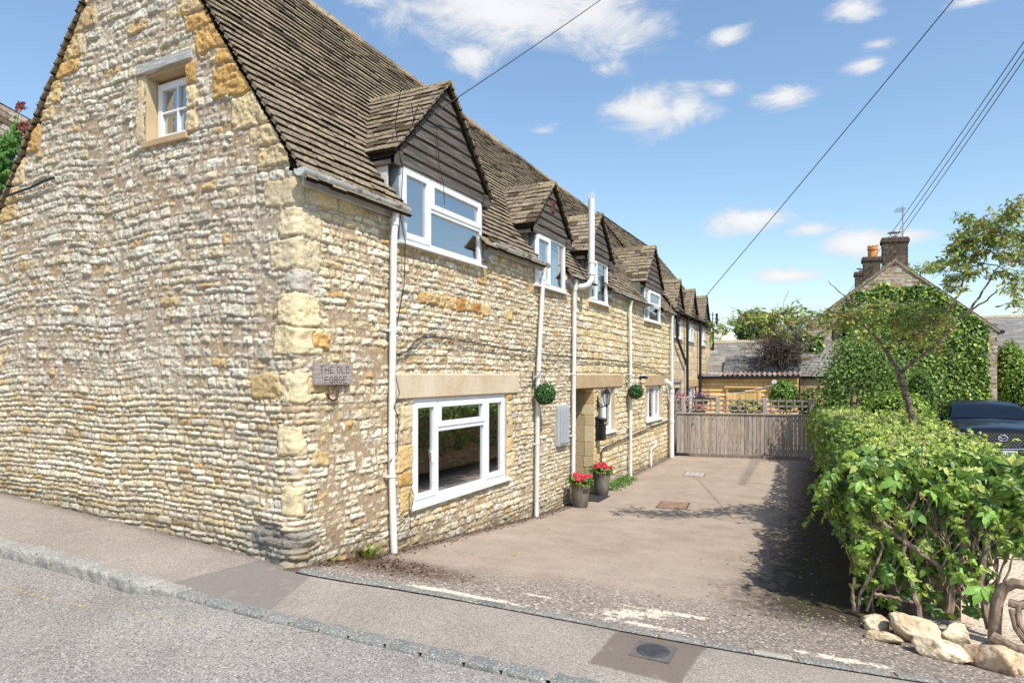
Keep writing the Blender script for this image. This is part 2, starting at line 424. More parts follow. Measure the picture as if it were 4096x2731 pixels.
def drive_extra(N, L, vec, noise, rng, mixc, c):
    sx = N.new('ShaderNodeSeparateXYZ'); L.new(vec, sx.inputs[0])
    def mth(op, a, b):
        n = N.new('ShaderNodeMath'); n.operation = op
        for i, q in enumerate((a, b)):
            if isinstance(q, (int, float)): n.inputs[i].default_value = q
            else: L.new(q, n.inputs[i])
        return n.outputs[0]
    big = noise(1.1, 6); mid = noise(3.0, 6, .65); fine = noise(12, 5, .7); vf = noise(60, 3)
    # smooth pinkish tracks
    c = mixc(rng(mid, .40, .66, 0, .38), c, lin((182, 165, 147)))
    # loose grit near the setts
    lim = mth('ADD', mth('MULTIPLY', big, 1.1), mth('MULTIPLY', fine, .7))
    edge = mth('SUBTRACT', mth('SUBTRACT', sx.outputs['Y'], mth('MULTIPLY', sx.outputs['X'], .27)), lim)
    gm = rng(edge, -.55, -.05, 1, 0)
    grit = N.new('ShaderNodeTexVoronoi'); grit.inputs['Scale'].default_value = 75; L.new(vec, grit.inputs['Vector'])
    gs = N.new('ShaderNodeSeparateColor'); L.new(grit.outputs['Color'], gs.inputs[0])
    gc = mixc(gs.outputs[0], lin((84, 76, 72)), lin((168, 154, 142)))
    gc = mixc(rng(gs.outputs[1], .9, .97), gc, lin((226, 214, 196)))
    c = mixc(mth('MULTIPLY', gm, .85), c, gc)
    # dark dirt in the angle of the wall
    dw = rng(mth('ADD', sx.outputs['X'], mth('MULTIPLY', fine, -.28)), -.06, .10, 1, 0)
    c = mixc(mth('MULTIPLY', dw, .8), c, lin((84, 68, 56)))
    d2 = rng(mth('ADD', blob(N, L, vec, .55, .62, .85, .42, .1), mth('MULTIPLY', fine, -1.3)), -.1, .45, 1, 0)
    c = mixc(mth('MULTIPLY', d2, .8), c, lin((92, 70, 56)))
    dh = rng(mth('SUBTRACT', sx.outputs['X'], mth('MULTIPLY', fine, 1.2)), 2.45, 3.0, 0, 1)  # mossy ground beside the hedge, darkened further to paint in its shadow
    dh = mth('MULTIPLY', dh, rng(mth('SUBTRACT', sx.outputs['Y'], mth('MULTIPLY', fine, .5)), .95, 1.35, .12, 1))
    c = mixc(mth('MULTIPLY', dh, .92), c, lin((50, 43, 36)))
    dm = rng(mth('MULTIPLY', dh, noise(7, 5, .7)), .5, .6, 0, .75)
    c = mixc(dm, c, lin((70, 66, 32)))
    # chalky white spills
    for (x, y, a, b2, an) in ((2.66, .66, .26, .12, .9), (2.86, .92, .34, .05, .15), (2.84, .40, .24, .05, .1), (1.25, .17, .30, .06, .12), (1.62, .2, .32, .05, .1), (1.95, .62, .16, .03, .1), (4.0, .56, .22, .05, .1)):
        bm = rng(mth('ADD', blob(N, L, vec, x, y, a, b2, an), mth('MULTIPLY', mth('SUBTRACT', fine, .5), -4.5)), .6, 1.15, 1, 0)
        bm = mth('MULTIPLY', bm, rng(vf, .38, .5, .25, 1))
        c = mixc(mth('MULTIPLY', bm, .9), c, lin((232, 218, 194)))
    # faint trench line and damp spots
    for (x, y, a, b2, an) in ((1.9, 8.2, 1.9, .035, -1.25), (2.6, 9.6, .22, .05, 0), (2.5, 9.25, .08, .04, 0), (1.0, 12.4, .25, .08, 0)):
        bm = rng(mth('ADD', blob(N, L, vec, x, y, a, b2, an), mth('MULTIPLY', fine, -.6)), .4, .9, .4, 0)
        c = mixc(bm, c, lin((110, 94, 82)))
    return c

def pave_extra(N, L, vec, noise, rng, mixc, c):
    sx = N.new('ShaderNodeSeparateXYZ'); L.new(vec, sx.inputs[0])
    def mth(op, a, b):
        n = N.new('ShaderNodeMath'); n.operation = op
        for i, q in enumerate((a, b)):
            if isinstance(q, (int, float)): n.inputs[i].default_value = q
            else: L.new(q, n.inputs[i])
        return n.outputs[0]
    def half(ax, ay, k, soft=.01):     # 1 where ax*x+ay*y > k
        return rng(mth('ADD', mth('MULTIPLY', sx.outputs['X'], ax), mth('MULTIPLY', sx.outputs['Y'], ay)), k - soft, k + soft)
    fine = noise(14, 5, .7)
    # darker repair strip by the corner
    f = mth('MULTIPLY', half(1, -.138, -.352), mth('SUBTRACT', 1.0, half(1, .413, .225)))
    c = mixc(mth('MULTIPLY', f, .75), c, lin((122, 114, 109)))
    f = mth('MULTIPLY', half(1, 0, 2.715), mth('SUBTRACT', 1.0, half(1, -.06, 3.262)))
    f = mth('MULTIPLY', f, half(0, 1, -.45))
    c = mixc(mth('MULTIPLY', f, .85), c, lin((112, 100, 89)))
    # dirt along the foot of the wall
    f = mth('MULTIPLY', rng(mth('SUBTRACT', sx.outputs['Y'], mth('MULTIPLY', fine, .22)), -.26, -.1), rng(sx.outputs['X'], .1, .3, 1, 0))
    c = mixc(mth('MULTIPLY', f, .7), c, lin((96, 84, 74)))
    f = rng(noise(5, 5), .56, .7, 0, .35)
    c = mixc(f, c, lin((172, 158, 144)))
    return c

def road_extra(N, L, vec, noise, rng, mixc, c):
    f = rng(noise(2.4, 6, .7), .60, .72, 0, .5)
    return mixc(f, c, lin((104, 98, 94)))

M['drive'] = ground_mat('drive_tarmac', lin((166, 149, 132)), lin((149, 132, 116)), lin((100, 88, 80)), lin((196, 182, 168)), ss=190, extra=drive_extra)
M['pave'] = ground_mat('pavement_tarmac', lin((158, 147, 135)), lin((142, 131, 120)), lin((98, 90, 84)), lin((196, 186, 176)), ss=170, extra=pave_extra)
M['road'] = ground_mat('road_asphalt', lin((152, 145, 137)), lin((137, 130, 123)), lin((86, 81, 78)), lin((198, 190, 182)), ss=120, extra=road_extra)
M['gravel'] = ground_mat('gravel', lin((206, 190, 168)), lin((186, 168, 146)), lin((120, 106, 90)), lin((232, 222, 204)), ss=55, bump=1.0)
M['soil'] = ground_mat('soil_ground', lin((120, 104, 84)), lin((92, 84, 58)), lin((60, 52, 42)), lin((160, 148, 126)), ss=40)

KERB = [(-30, -3.2), (-14, -2.0), (-6, -1.28), (-2.361, -1.04), (-1.862, -.999), (-1.369, -.978), (-.827, -.97), (-.468, -.96), (.124, -.942), (.607, -.924), (1.104, -.89), (1.558, -.859), (2.035, -.833), (2.557, -.781), (3.6, -.70), (5.5, -.5), (9, -.1), (30, 2.6)]
SETT = [(-.05, -.13), (.129, -.11), (.308, -.105), (.608, -.077), (.978, -.02), (1.564, .038), (2.343, .115), (2.87, .165), (3.208, .205), (3.608, .27), (3.992, .34), (4.401, .43), (5.0, .58), (9, 1.6), (30, 6.5)]
ky = lambda x: np.interp(x, [p[0] for p in KERB], [p[1] for p in KERB])
sy = lambda x: np.interp(x, [p[0] for p in SETT], [p[1] for p in SETT])
def sheet(name, xs, ylo, yhi, ny, dz, m):
    xs = np.asarray(xs); lo = np.array([ylo(x) if callable(ylo) else ylo for x in xs]); hi = np.array([yhi(x) if callable(yhi) else yhi for x in xs])
    t = np.linspace(0, 1, ny)
    Y = lo[:, None] * (1 - t) + hi[:, None] * t; X = np.repeat(xs[:, None], ny, 1)
    Z = G(X, Y) + (dz(X, Y) if callable(dz) else dz)
    V = np.stack([X, Y, Z], -1).reshape(-1, 3)
    i, j = np.meshgrid(np.arange(len(xs) - 1), np.arange(ny - 1), indexing='ij'); a = i * ny + j
    F = np.stack([a, a + ny, a + ny + 1, a + 1], -1).reshape(-1, 4)
    o = mesh_np(name, V, F, m, smooth=True); tag(o, kind='structure'); return o
raise_ = lambda x: np.interp(x, [-.75, -.25], [.085, .012])
sheet('road', np.unique(np.concatenate([np.linspace(-40, -5, 20), np.linspace(-5, 8, 80), np.linspace(8, 40, 20)])), lambda x: -14, lambda x: ky(x) - .0, 60, lambda X, Y: -raise_(X) - .004, M['road'])
sheet('pavement', np.unique(np.concatenate([np.linspace(-30, -5, 12), np.linspace(-5, 8, 100), np.linspace(8, 30, 12)])), lambda x: ky(x) + .02, lambda x: (.06 if x < .05 else float(sy(x)) - .04), 14, 0.0, M['pave'])
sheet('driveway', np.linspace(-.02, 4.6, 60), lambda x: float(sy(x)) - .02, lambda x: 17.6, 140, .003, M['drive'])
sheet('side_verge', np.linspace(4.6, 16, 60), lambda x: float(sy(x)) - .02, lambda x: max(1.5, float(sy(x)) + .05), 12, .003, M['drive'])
sheet('gravel_yard', np.linspace(4.6, 16, 40), lambda x: max(1.5, float(sy(x)) + .05), lambda x: 26, 60, .004, M['gravel'])
# one sheet under everything, out to the horizon
xs = np.concatenate([-np.geomspace(900, 16, 14), np.linspace(-14, 14, 29), np.geomspace(16, 900, 14)])
ys = np.concatenate([-np.geomspace(900, 16, 14), np.linspace(-14, 26, 41), np.geomspace(28, 900, 14)])
XX, YY = np.meshgrid(xs, ys, indexing='ij')
V = np.stack([XX, YY, G(XX, YY) - .18], -1).reshape(-1, 3)
i, j = np.meshgrid(np.arange(len(xs) - 1), np.arange(len(ys) - 1), indexing='ij'); a = i * len(ys) + j
tag(mesh_np('ground', V, np.stack([a, a + len(ys), a + len(ys) + 1, a + 1], -1).reshape(-1, 4), M['soil'], smooth=True), kind='structure')
#PART2
# ------------------------------------------------------------------ stone walls
PAL = [(lin((214, 203, 178)), 6), (lin((208, 194, 164)), 5), (lin((200, 182, 146)), 3), (lin((200, 168, 118)), .6), (lin((192, 184, 168)), 2), (lin((222, 213, 192)), 4), (lin((178, 156, 122)), .5)]
PALY = [(lin((216, 200, 164)), 5), (lin((208, 188, 146)), 4), (lin((222, 209, 180)), 3), (lin((204, 174, 126)), 1.2), (lin((198, 186, 162)), 2)]
PALG = [(lin((204, 196, 180)), 6), (lin((190, 182, 168)), 4), (lin((214, 207, 192)), 3), (lin((202, 188, 160)), 2), (lin((196, 168, 124)), .4)]
PALF = [(lin((214, 194, 160)), 5), (lin((204, 182, 146)), 4), (lin((196, 184, 160)), 3), (lin((206, 172, 122)), 1)]
MORT = np.array(lin((170, 148, 122)))
def pick(pal, n, rs):
    c = np.array([p[0] for p in pal]); w = np.array([p[1] for p in pal], float); w /= w.sum()
    return c[rs.choice(len(c), n, p=w)] * (.88 + .24 * rs.rand(n, 1))

def courses(S, Z, rs, rh, sw, pal, H=(.012, .034), joint=.006, rnd_r=.028, wob=.03, rough=.006, tilt=.12):
    """height and colour of a coursed rubble face at points S, Z"""
    s = S + .022 * (vnoise(S * 9, Z * 11, 3) - .5) + .012 * (vnoise(S * 28, Z * 30, 5) - .5)
    z = Z + wob * (vnoise(S * 1.3, Z * .6, 1) - .5) * 2 + .018 * (vnoise(S * 7, Z * 8, 2) - .5) + .010 * (vnoise(S * 26, Z * 30, 6) - .5)
    z0, z1, s0, s1 = z.min() - .1, z.max() + .1, s.min() - .1, s.max() + .1
    edges = [z0]
    z0, z1, s0, s1 = -2.6, 5.2, -5.5, 14.0
    if S.min() > 13 or (S.min() >= -.2 and S.max() < 12 and Z.max() < 3.9 and len(pal) != 0 and joint == .01): s0, s1 = S.min() - .1, S.max() + .1
    if S.max() > 14: s1 = S.max() + .1
    edges = [z0]
    while edges[-1] < z1: edges.append(edges[-1] + rh[0] + (rh[1] - rh[0]) * rs.rand() ** 1.3)
    edges = np.array(edges); row = np.searchsorted(edges, z) - 1
    h = np.zeros_like(s); C = np.zeros(s.shape + (3,)); E = np.zeros_like(s)
    for r in range(len(edges) - 1):
        m = row == r
        rhh = edges[r + 1] - edges[r]
        b = [s0 - rs.rand() * .2]
        while b[-1] < s1: b.append(b[-1] + (sw[0] + (sw[1] - sw[0]) * rs.rand() ** 1.6))
        b = np.array(b); n = len(b)
        Hh = H[0] + (H[1] - H[0]) * rs.rand(n); tx = (rs.rand(n) - .5) * tilt; tz = -(rs.rand(n) * .9 - .15) * tilt * 2.2; cpk = pick(pal, n, rs)
        if not m.any(): continue
        k = np.clip(np.searchsorted(b, s[m]) - 1, 0, len(b) - 2)
        dx = np.minimum(s[m] - b[k], b[k + 1] - s[m]); dz = np.minimum((z[m] - edges[r]) * 1.7, (edges[r + 1] - z[m]) * .8)
        rr = min(rnd_r, rhh * .45)
        e = rr - np.hypot(np.maximum(rr - dx, 0), np.maximum(rr - dz, 0))
        e = e - joint
        p = np.clip(e / (rr * .55), 0, 1); prof = np.sqrt(1 - (1 - p) ** 2)
        cx = (b[k] + b[k + 1]) / 2; cz = (edges[r] + edges[r + 1]) / 2
        hh = Hh[k] * prof + (tx[k] * (s[m] - cx) + tz[k] * (z[m] - cz)) * p
        h[m] = hh; E[m] = e
        C[m] = cpk[k]
    n1 = fbm(S * 22, Z * 34, 7, 4) - .5; n2 = fbm(S * 9, Z * 14, 12, 3) - .5; n3 = abs(fbm(S * 16, Z * 36, 17, 3) - .5)
    pock = np.clip(vnoise(S * 34, Z * 40, 21) - .72, 0, 1) * 3.5
    h = h + np.where(E > 0, rough * 3.0 * n1 + rough * 2.4 * n2 - rough * 2.6 * n3 - pock * rough * 1.6, -.004)
    C = C * (1 + .35 * n1 + .25 * n2)[..., None]
    return h, C

def quoin(S, Z, h, C, rects, rs, wv=.045):
    for (s0, s1, z0, z1, c, lvl, rg) in rects:
        s = S + wv * (vnoise(S * 8, Z * 8, 31) - .5) + .01 * (vnoise(S * 30, Z * 30, 33) - .5); z = Z + wv * (vnoise(S * 6, Z * 8, 32) - .5) + .01 * (vnoise(S * 30, Z * 30, 34) - .5)
        dx = np.minimum(s - s0, s1 - s); dz = np.minimum(z - z0, z1 - z); rr = .02
        e = rr - np.hypot(np.maximum(rr - dx, 0), np.maximum(rr - dz, 0)) - .003
        m = e > -.006
        p = np.clip(e / .016, 0, 1)
        n1 = fbm(S * 20, Z * 26, 41, 4) - .5
        hq = lvl * np.sqrt(1 - (1 - p) ** 2) + 2.4 * rg * n1 + 2.0 * rg * (fbm(S * 7, Z * 9, 43, 3) - .5) - rg * 1.2 * np.clip(vnoise(S * 30, Z * 34, 44) - .74, 0, 1) * 4
        cq = np.array(c) * (.9 + .2 * rs.rand()) * (1 + .25 * n1 + .3 * (fbm(S * 5, Z * 5, 45, 3) - .5))[..., None]
        h = np.where(m, hq, h)
        C = np.where((m & (e > 0))[..., None], cq, np.where(m[..., None], MORT * .85, C))
    return h, C

def finish(S, Z, h, C, level, mortcol=MORT):
    mn = fbm(S * 30, Z * 30, 51, 3) - .5
    lv = level - .002 + .006 * mn + .018 * (fbm(S * 3, Z * 4, 52, 4) - .5)
    mask = sstep(-.002, .003, h - lv)
    C = C * mask[..., None] + (mortcol * (1 + .3 * mn[..., None])) * (1 - mask[..., None])
    return np.maximum(h, lv), C

YEL = lin((204, 176, 126)); YEL2 = lin((194, 156, 98)); CRM = lin((218, 200, 162)); GRY = lin((190, 182, 170)); BUF = lin((206, 186, 148))

# openings in the front wall (y0, y1, z0, z1)
OPEN = [(1.585, 3.745, -1.39, -.245), (1.37, 3.04, 1.37, 2.5), (4.67, 5.81, 1.35, 2.5), (6.98, 8.0, 1.35, 2.5), (10.68, 12.16, 1.29, 2.5),
        (6.30, 7.24, -2.3, -.235), (7.62, 8.47, -1.11, -.24), (10.87, 12.32, -1.09, -.255)]
WIN_G = (-1.965, -1.355, 2.24, 2.90)     # gable window opening (X0, X1, z0, z1)
RSW = np.random.RandomState(5)

house = thing('stone_house', 'long honey coloured stone cottage with timber clad dormers, its gable facing the road', 'house', (0, 0, -1.6))

# ---- one continuous skin: gable wall, rounded corner, front wall
rc = .055; La = rc * math.pi / 2
sg = -np.concatenate([np.arange(0, 5.0, .0105)])[::-1]
sf_ = [La * .5]
ycur = 0
while ycur < 13.42:
    st = .0095 + .0019 * ycur ** 1.0 if ycur < 9 else .028
    ycur += st; sf_.append(La * .5 + ycur)
sall = np.concatenate([sg - La * .5, np.linspace(-La * .5, La * .5, 8)[1:-1], np.array(sf_)])
# snap the columns to the opening edges
off = rc - La * .5
for (y0, y1, z0, z1) in OPEN:
    for yy in (y0, y1):
        k = np.argmin(abs(sall - (yy - off))); sall[k] = yy - off
for xx in WIN_G[:2]:
    k = np.argmin(abs(sall - (xx - off * -1))); sall[k] = xx + off
zr = np.arange(-2.28, 1.70, .0115)
for (y0, y1, z0, z1) in OPEN:
    for zz in (z0, z1):
        if zz < 1.7: zr[np.argmin(abs(zr - zz))] = zz
zr2 = np.arange(1.70, 4.95, .0115)
for zz in WIN_G[2:]: zr2[np.argmin(abs(zr2 - zz))] = zz
zall = np.concatenate([zr, zr2])
ng = len(sg) + 7
def pathpos(s, h):
    a = np.clip((s + La / 2) / La, 0, 1) * math.pi / 2
    nx, ny = np.sin(a), -np.cos(a)
    px = -rc + rc * nx; py = rc + rc * ny
    px = px + np.minimum(s + La / 2, 0); py = py + np.maximum(s - La / 2, 0)
    return px + nx * h, py + ny * h

def skin(si, zi, isgable):
    S, Z = np.meshgrid(si, zi, indexing='ij')
    def courses_in(a, b, *args, **kw):      # only where that kind of masonry shows
        i0, i1 = np.searchsorted(si, a), np.searchsorted(si, b); h_ = np.zeros(S.shape); C_ = np.zeros(S.shape + (3,))
        if i1 > i0: h_[i0:i1], C_[i0:i1] = courses(S[i0:i1], Z[i0:i1], *args, **kw)
        return h_, C_
    rs = np.random.RandomState(77)
    hA, CA = courses_in(-6, .5, rs, (.045, .085), (.07, .30), PAL, H=(.014, .030), wob=.03, rough=.007, joint=.007, rnd_r=.02, tilt=.10)
    rs = np.random.RandomState(78)
    hG, CG = courses_in(-6, .5, rs, (.055, .12), (.08, .30), PALG, H=(.010, .028), wob=.045, rough=.011, joint=.006, rnd_r=.02, tilt=.14)
    up = sstep(-.35, .15, Z + .35 * (fbm(S * 1.6, Z * 1.6, 61, 3) - .5) * 2)
    h = hA * (1 - up) + hG * up; C = CA * (1 - up[..., None]) + CG * up[..., None]
    level = .004 + .005 * up
    if True:
        rs = np.random.RandomState(79)
        hB, CB = courses_in(-.1, 4.9, rs, (.055, .10), (.07, .24), PAL, H=(.012, .030), wob=.02, rough=.011, joint=.006, rnd_r=.02, tilt=.14)
        rs = np.random.RandomState(80)
        hC, CC = courses_in(4.3, 6.3, rs, (.05, .08), (.06, .20), PAL, H=(.012, .030), wob=.02, rough=.010, joint=.005, rnd_r=.019, tilt=.12)
        rs = np.random.RandomState(81)
        hD, CD = courses_in(6.1, 14, rs, (.095, .14), (.10, .30), PALY, H=(.016, .028), wob=.01, rough=.008, joint=.005, rnd_r=.022)
        q = S + .12 * (fbm(S * 2, Z * 4, 63, 3) - .5)
        w = sstep(.15, .3, q)[..., None]; h = h * (1 - w[..., 0]) + hB * w[..., 0]; C = C * (1 - w) + CB * w
        w = sstep(4.55, 4.65, q)[..., None]; h = h * (1 - w[..., 0]) + hC * w[..., 0]; C = C * (1 - w) + CC * w
        w = (S > 6.12).astype(float)[..., None]; h = h * (1 - w[..., 0]) + hD * w[..., 0]; C = C * (1 - w) + CD * w
        # heavily repointed lower left part
        rep = sstep(1.5, .9, S) * sstep(.9, .1, Z)
        lv_ = np.where(S > 6.12, .004, np.where(S > 4.6, .008, .008)) + .008 * rep; wl = sstep(.05, .3, S); level = level * (1 - wl) + lv_ * wl
        C = C * (1 + .0 * S[..., None])
    # large dressed stones
    rects = []
    zz = -1.35; kk = 0; rq = random.Random(3)
    while zz < 1.6:
        hh = rq.choice([.13, .17, .21, .26]); w = rq.uniform(.12, .34); w2 = rq.uniform(.10, .26)
        if kk % 2: w, w2 = w2, w
        if rq.random() < .5:
            c = rq.choice([CRM, CRM, YEL, YEL2, BUF, GRY, CRM])
            rects.append((-w, w2 if zz > -.35 else .05, zz, zz + hh - .008, c, .024, .012))
        zz += hh; kk += 1
    rects += [(-.52, -.16, -.20, .02, YEL, .034, .012), (.14, .34, .22, .36, YEL2, .03, .014), (.08, .36, -.16, -.02, YEL, .03, .012), (.12, .33, -.78, -.66, YEL, .028, .01), (.10, .45, 1.47, 1.60, BUF, .02, .006), (.46, .7, 1.46, 1.6, BUF, .02, .006), (-.33, .06, 1.42, 1.64, BUF, .03, .006)]
    if True:
        # dressed stones under the verges
        zz = 1.75; kk = 0
        while zz < 4.6:
            hh = rq.choice([.16, .2, .25, .3]); xr = -(zz + hh * .5 - 1.79) / 1.44
            w = rq.uniform(.14, .36)
            rects.append((xr - w - .08, xr + .1, zz, zz + hh - .01, rq.choice([YEL2, YEL, BUF, BUF]), .032, .016))
            xl = -4.9 + (zz - 1.45) / 1.21; w = rq.uniform(.14, .34)
            rects.append((xl - .1, xl + w + .1, zz, zz + hh - .01, rq.choice([YEL, BUF, YEL, YEL2]), .03, .014))
            zz += hh; kk += 1
        zz = -1.2
        while zz < 1.7:
            hh = rq.choice([.2, .26]); rects.append((-5.1, -4.62 + rq.uniform(-.12, .08), zz, zz + hh - .01, rq.choice([YEL, BUF, CRM]), .03, .014)); zz += hh
        for zz, hh in ((2.24, .2), (2.44, .24), (2.68, .22)): rects.append((-1.355, -1.20, zz, zz + hh - .01, YEL2 if zz > 2.5 else BUF, .03, .012))
        for zz, hh in ((2.24, .66),): rects.append((-2.08, -1.97, zz, zz + hh, BUF, .022, .006))
    if True:
        def jambs(y, sgn, z0, z1, pal, wr=(.12, .22)):
            z = z0
            while z < z1 - .05:
                hh = min(rq.choice([.16, .22, .27]), z1 - z); w = rq.uniform(*wr)
                rects.append((min(y, y + sgn * w), max(y, y + sgn * w), z, z + hh - .008, rq.choice(pal), .028, .009)); z += hh
        jambs(1.585 - off, -1, -1.42, -.25, [YEL, BUF, YEL2, YEL], (.14, .30)); jambs(3.745 - off, 1, -1.42, -.25, [YEL, BUF, CRM, YEL2], (.12, .24))
        jambs(7.24 - off, 1, -2.15, -.24, [BUF, YEL, YEL], (.10, .30)); jambs(8.47 - off, 1, -1.2, -.24, [YEL, CRM], (.1, .22))
        jambs(10.87 - off, -1, -1.1, -.25, [YEL, CRM], (.08, .16)); jambs(12.32 - off, 1, -1.1, -.25, [YEL, CRM], (.08, .16))
        for (a, b) in ((3.06, 3.2), (4.5, 4.66), (5.83, 5.98), (6.82, 6.97), (8.02, 8.16), (12.18, 12.34)):
            rects.append((a, b, 1.2, 1.42, YEL, .026, .008)); rects.append((a, b, 1.43, 1.66, BUF, .026, .008))
        # a course of orange stones above the big window
        y = 1.42
        while y < 3.9:
            w = rq.uniform(.12, .3)
            if rq.random() < .75: rects.append((y, y + w - .01, .76 + rq.uniform(-.01, .01), .90, rq.choice([YEL2, YEL, lin((176, 128, 78))]), .03, .014))
            y += w
    h, C = quoin(S, Z, h, C, rects, rs)
    h, C = finish(S, Z, h, C, level)
    # bulging, dirty footing at the corner and along the pavement
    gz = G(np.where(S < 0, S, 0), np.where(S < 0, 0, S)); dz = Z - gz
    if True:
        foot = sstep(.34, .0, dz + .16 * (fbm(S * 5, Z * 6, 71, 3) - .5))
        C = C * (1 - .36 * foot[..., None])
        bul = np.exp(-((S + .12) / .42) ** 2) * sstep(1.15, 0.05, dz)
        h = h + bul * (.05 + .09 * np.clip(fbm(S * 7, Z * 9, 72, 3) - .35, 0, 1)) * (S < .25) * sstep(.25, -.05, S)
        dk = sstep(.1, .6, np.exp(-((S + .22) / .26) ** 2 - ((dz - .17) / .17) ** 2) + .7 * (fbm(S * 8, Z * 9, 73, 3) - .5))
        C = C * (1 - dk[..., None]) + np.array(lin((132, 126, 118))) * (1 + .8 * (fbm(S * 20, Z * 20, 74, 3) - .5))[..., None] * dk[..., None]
        # whitish lime smears on the corner
        wh = sstep(.56, .72, fbm(S * 7, Z * 7, 75, 4)) * np.exp(-((S - .02) / .35) ** 2) * sstep(1.2, .4, dz)
        C = C * (1 - .6 * wh[..., None]) + np.array(lin((214, 208, 200))) * .6 * wh[..., None]
    # grey lichen bloom on the upper gable
    gb = sstep(.48, .62, fbm(S * 2.2, Z * 2.2, 91, 5)) * up * (S < .2)
    C = C * (1 - .35 * gb[..., None]) + np.array(lin((200, 190, 172))) * .35 * gb[..., None]
    h = h + .03 * (fbm(S * .7, Z * .7, 76, 2) - .5)
    return S, Z, h, np.clip(C, .01, .9)

def skin_mesh(name, si, zi, isgable, keep, parent):
    S, Z, h, C = skin(si, zi, isgable)
    X, Y = pathpos(S, h)
    V = np.stack([X, Y, Z], -1).reshape(-1, 3)
    nz = len(zi)
    i, j = np.meshgrid(np.arange(len(si) - 1), np.arange(nz - 1), indexing='ij')
    sc_ = (si[i] + si[i + 1]) / 2; zc = (zi[j] + zi[j + 1]) / 2
    k = keep(sc_, zc); a = (i * nz + j)[k]
    F = np.stack([a, a + nz, a + nz + 1, a + 1], -1)
    used = np.unique(F); re = -np.ones(len(V), dtype=int); re[used] = np.arange(len(used))
    return mesh_np(name, V[used], re[F], M['stone'], parent, C.reshape(-1, 3)[used], smooth=True)
def keep_low(s, z):
    k = np.ones(s.shape, bool)
    for (y0, y1, z0, z1) in OPEN: k &= ~((s > y0 - off) & (s < y1 - off) & (z > z0) & (z < z1))
    return k
def keep_gab(s, z):
    lim = np.where(s > -.06, 1.70, np.minimum(1.79 - 1.44 * s - .045, 3.85 + 1.21 * (s + 2.94) - .045))
    k = z < lim
    k &= ~((s - off > WIN_G[0]) & (s - off < WIN_G[1]) & (z > WIN_G[2]) & (z < WIN_G[3]))
    return k
# gable and corner up to the eaves share one noise field with the front, so the join is seamless
kc = np.searchsorted(sall, .45)
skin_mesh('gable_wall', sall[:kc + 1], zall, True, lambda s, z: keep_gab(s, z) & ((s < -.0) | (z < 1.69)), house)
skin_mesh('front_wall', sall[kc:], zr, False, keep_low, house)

# reveals (jambs, heads, sills of the openings)
RVM = mat('reveal_stone', lin((198, 182, 154)), lin((184, 162, 126)), scale=3, rough=.9, bump=.5, bscale=50, bdist=.004)
def reveal(*bx):
    rv = MB()
    rv.box(*bx); rv.build('reveal', RVM, house)
for (y0, y1, z0, z1) in OPEN:
    d = .40 if z0 < -2 else .14
    if z1 > 2: continue
    reveal(-d, .018, y0 - .05, y0 + .002, z0, z1); reveal(-d, .018, y1 - .002, y1 + .05, z0, z1)
    reveal(-d, .012, y0, y1, z1 - .002, z1 + .05)
    if z0 > -2: reveal(-d, .012, y0, y1, z0 - .05, z0 + .002)
reveal(WIN_G[0] - .04, WIN_G[0] + .002, -.01, .20, WIN_G[2], WIN_G[3]); reveal(WIN_G[1] - .002, WIN_G[1] + .04, -.01, .20, WIN_G[2], WIN_G[3])
# solid body behind the skin keeps daylight out of the rooms
bd = MB()
bd.box(-4.85, -2.4, .20, 13.2, -2.3, 1.5)
bd.build('wall_core', M['room_dark'], house)
# ------------------------------------------------------------------ tiled slopes
def tile_slope(mb, org, u, s, n, width, length, gauge=.1, skip=None, tw=(.15, .30), th=.016, cols=None, rs=rnd, shear=None, lap=1.75, lift=.040, moss=.05, edge=.020):
    org, u, s, n = (np.array(q, float) for q in (org, u, s, n))
    cols = cols or [lin((148, 134, 114)), lin((142, 129, 110)), lin((153, 139, 119)), lin((138, 125, 107)), lin((157, 143, 121))]
    rows = int(length / gauge)
    for r in range(rows + 1):
        x = -rs.random() * tw[0]; t0 = r * gauge
        while x < width:
            w = rs.uniform(*tw); xa = max(x, 0) + .0; xb = min(x + w, width); x += w
            if xb - xa < .03: continue
            if skip and skip((xa + xb) / 2, t0 + gauge * .5): continue
            c = np.array(rs.choice(cols)) * rs.uniform(.88, 1.1)
            if rs.random() < moss: c = np.array(lin((98, 86, 70))) * rs.uniform(.8, 1.2)
            mb.col = tuple(c)
            lo = lift + rs.uniform(-.005, .006); j = rs.uniform(-.008, .008); L_ = min(gauge * lap, length - t0 + .02)
            g = .003
            P = []
            for (dx, dt, dn) in ((xa + g, t0 + j, lo - th), (xb - g, t0 + j + rs.uniform(-.004, .004), lo - th + rs.uniform(-.003, .003)), (xb - g, t0 + L_, -th * .5), (xa + g, t0 + L_, -th * .5),
                                 (xa + g, t0 + j, lo), (xb - g, t0 + j, lo + rs.uniform(-.003, .003)), (xb - g, t0 + L_, th * .4), (xa + g, t0 + L_, th * .4)):
                p = org + u * dx + s * dt + n * dn
                if shear: p = shear(p)
                P.append(p)
            mb.hexa(P)
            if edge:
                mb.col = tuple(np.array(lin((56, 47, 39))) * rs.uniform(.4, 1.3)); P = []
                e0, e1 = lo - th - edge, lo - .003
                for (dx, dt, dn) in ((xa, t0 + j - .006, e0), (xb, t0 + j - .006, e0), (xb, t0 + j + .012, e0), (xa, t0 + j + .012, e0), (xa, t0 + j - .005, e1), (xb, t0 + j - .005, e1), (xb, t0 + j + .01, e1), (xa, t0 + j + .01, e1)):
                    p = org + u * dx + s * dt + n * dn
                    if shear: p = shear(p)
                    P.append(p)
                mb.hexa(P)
A_ = math.atan(1.44); cA, sA = math.cos(A_), math.sin(A_)
RX, RZ = -2.12, 4.84
EX, EZ = .14, 1.79 - 1.44 * .14
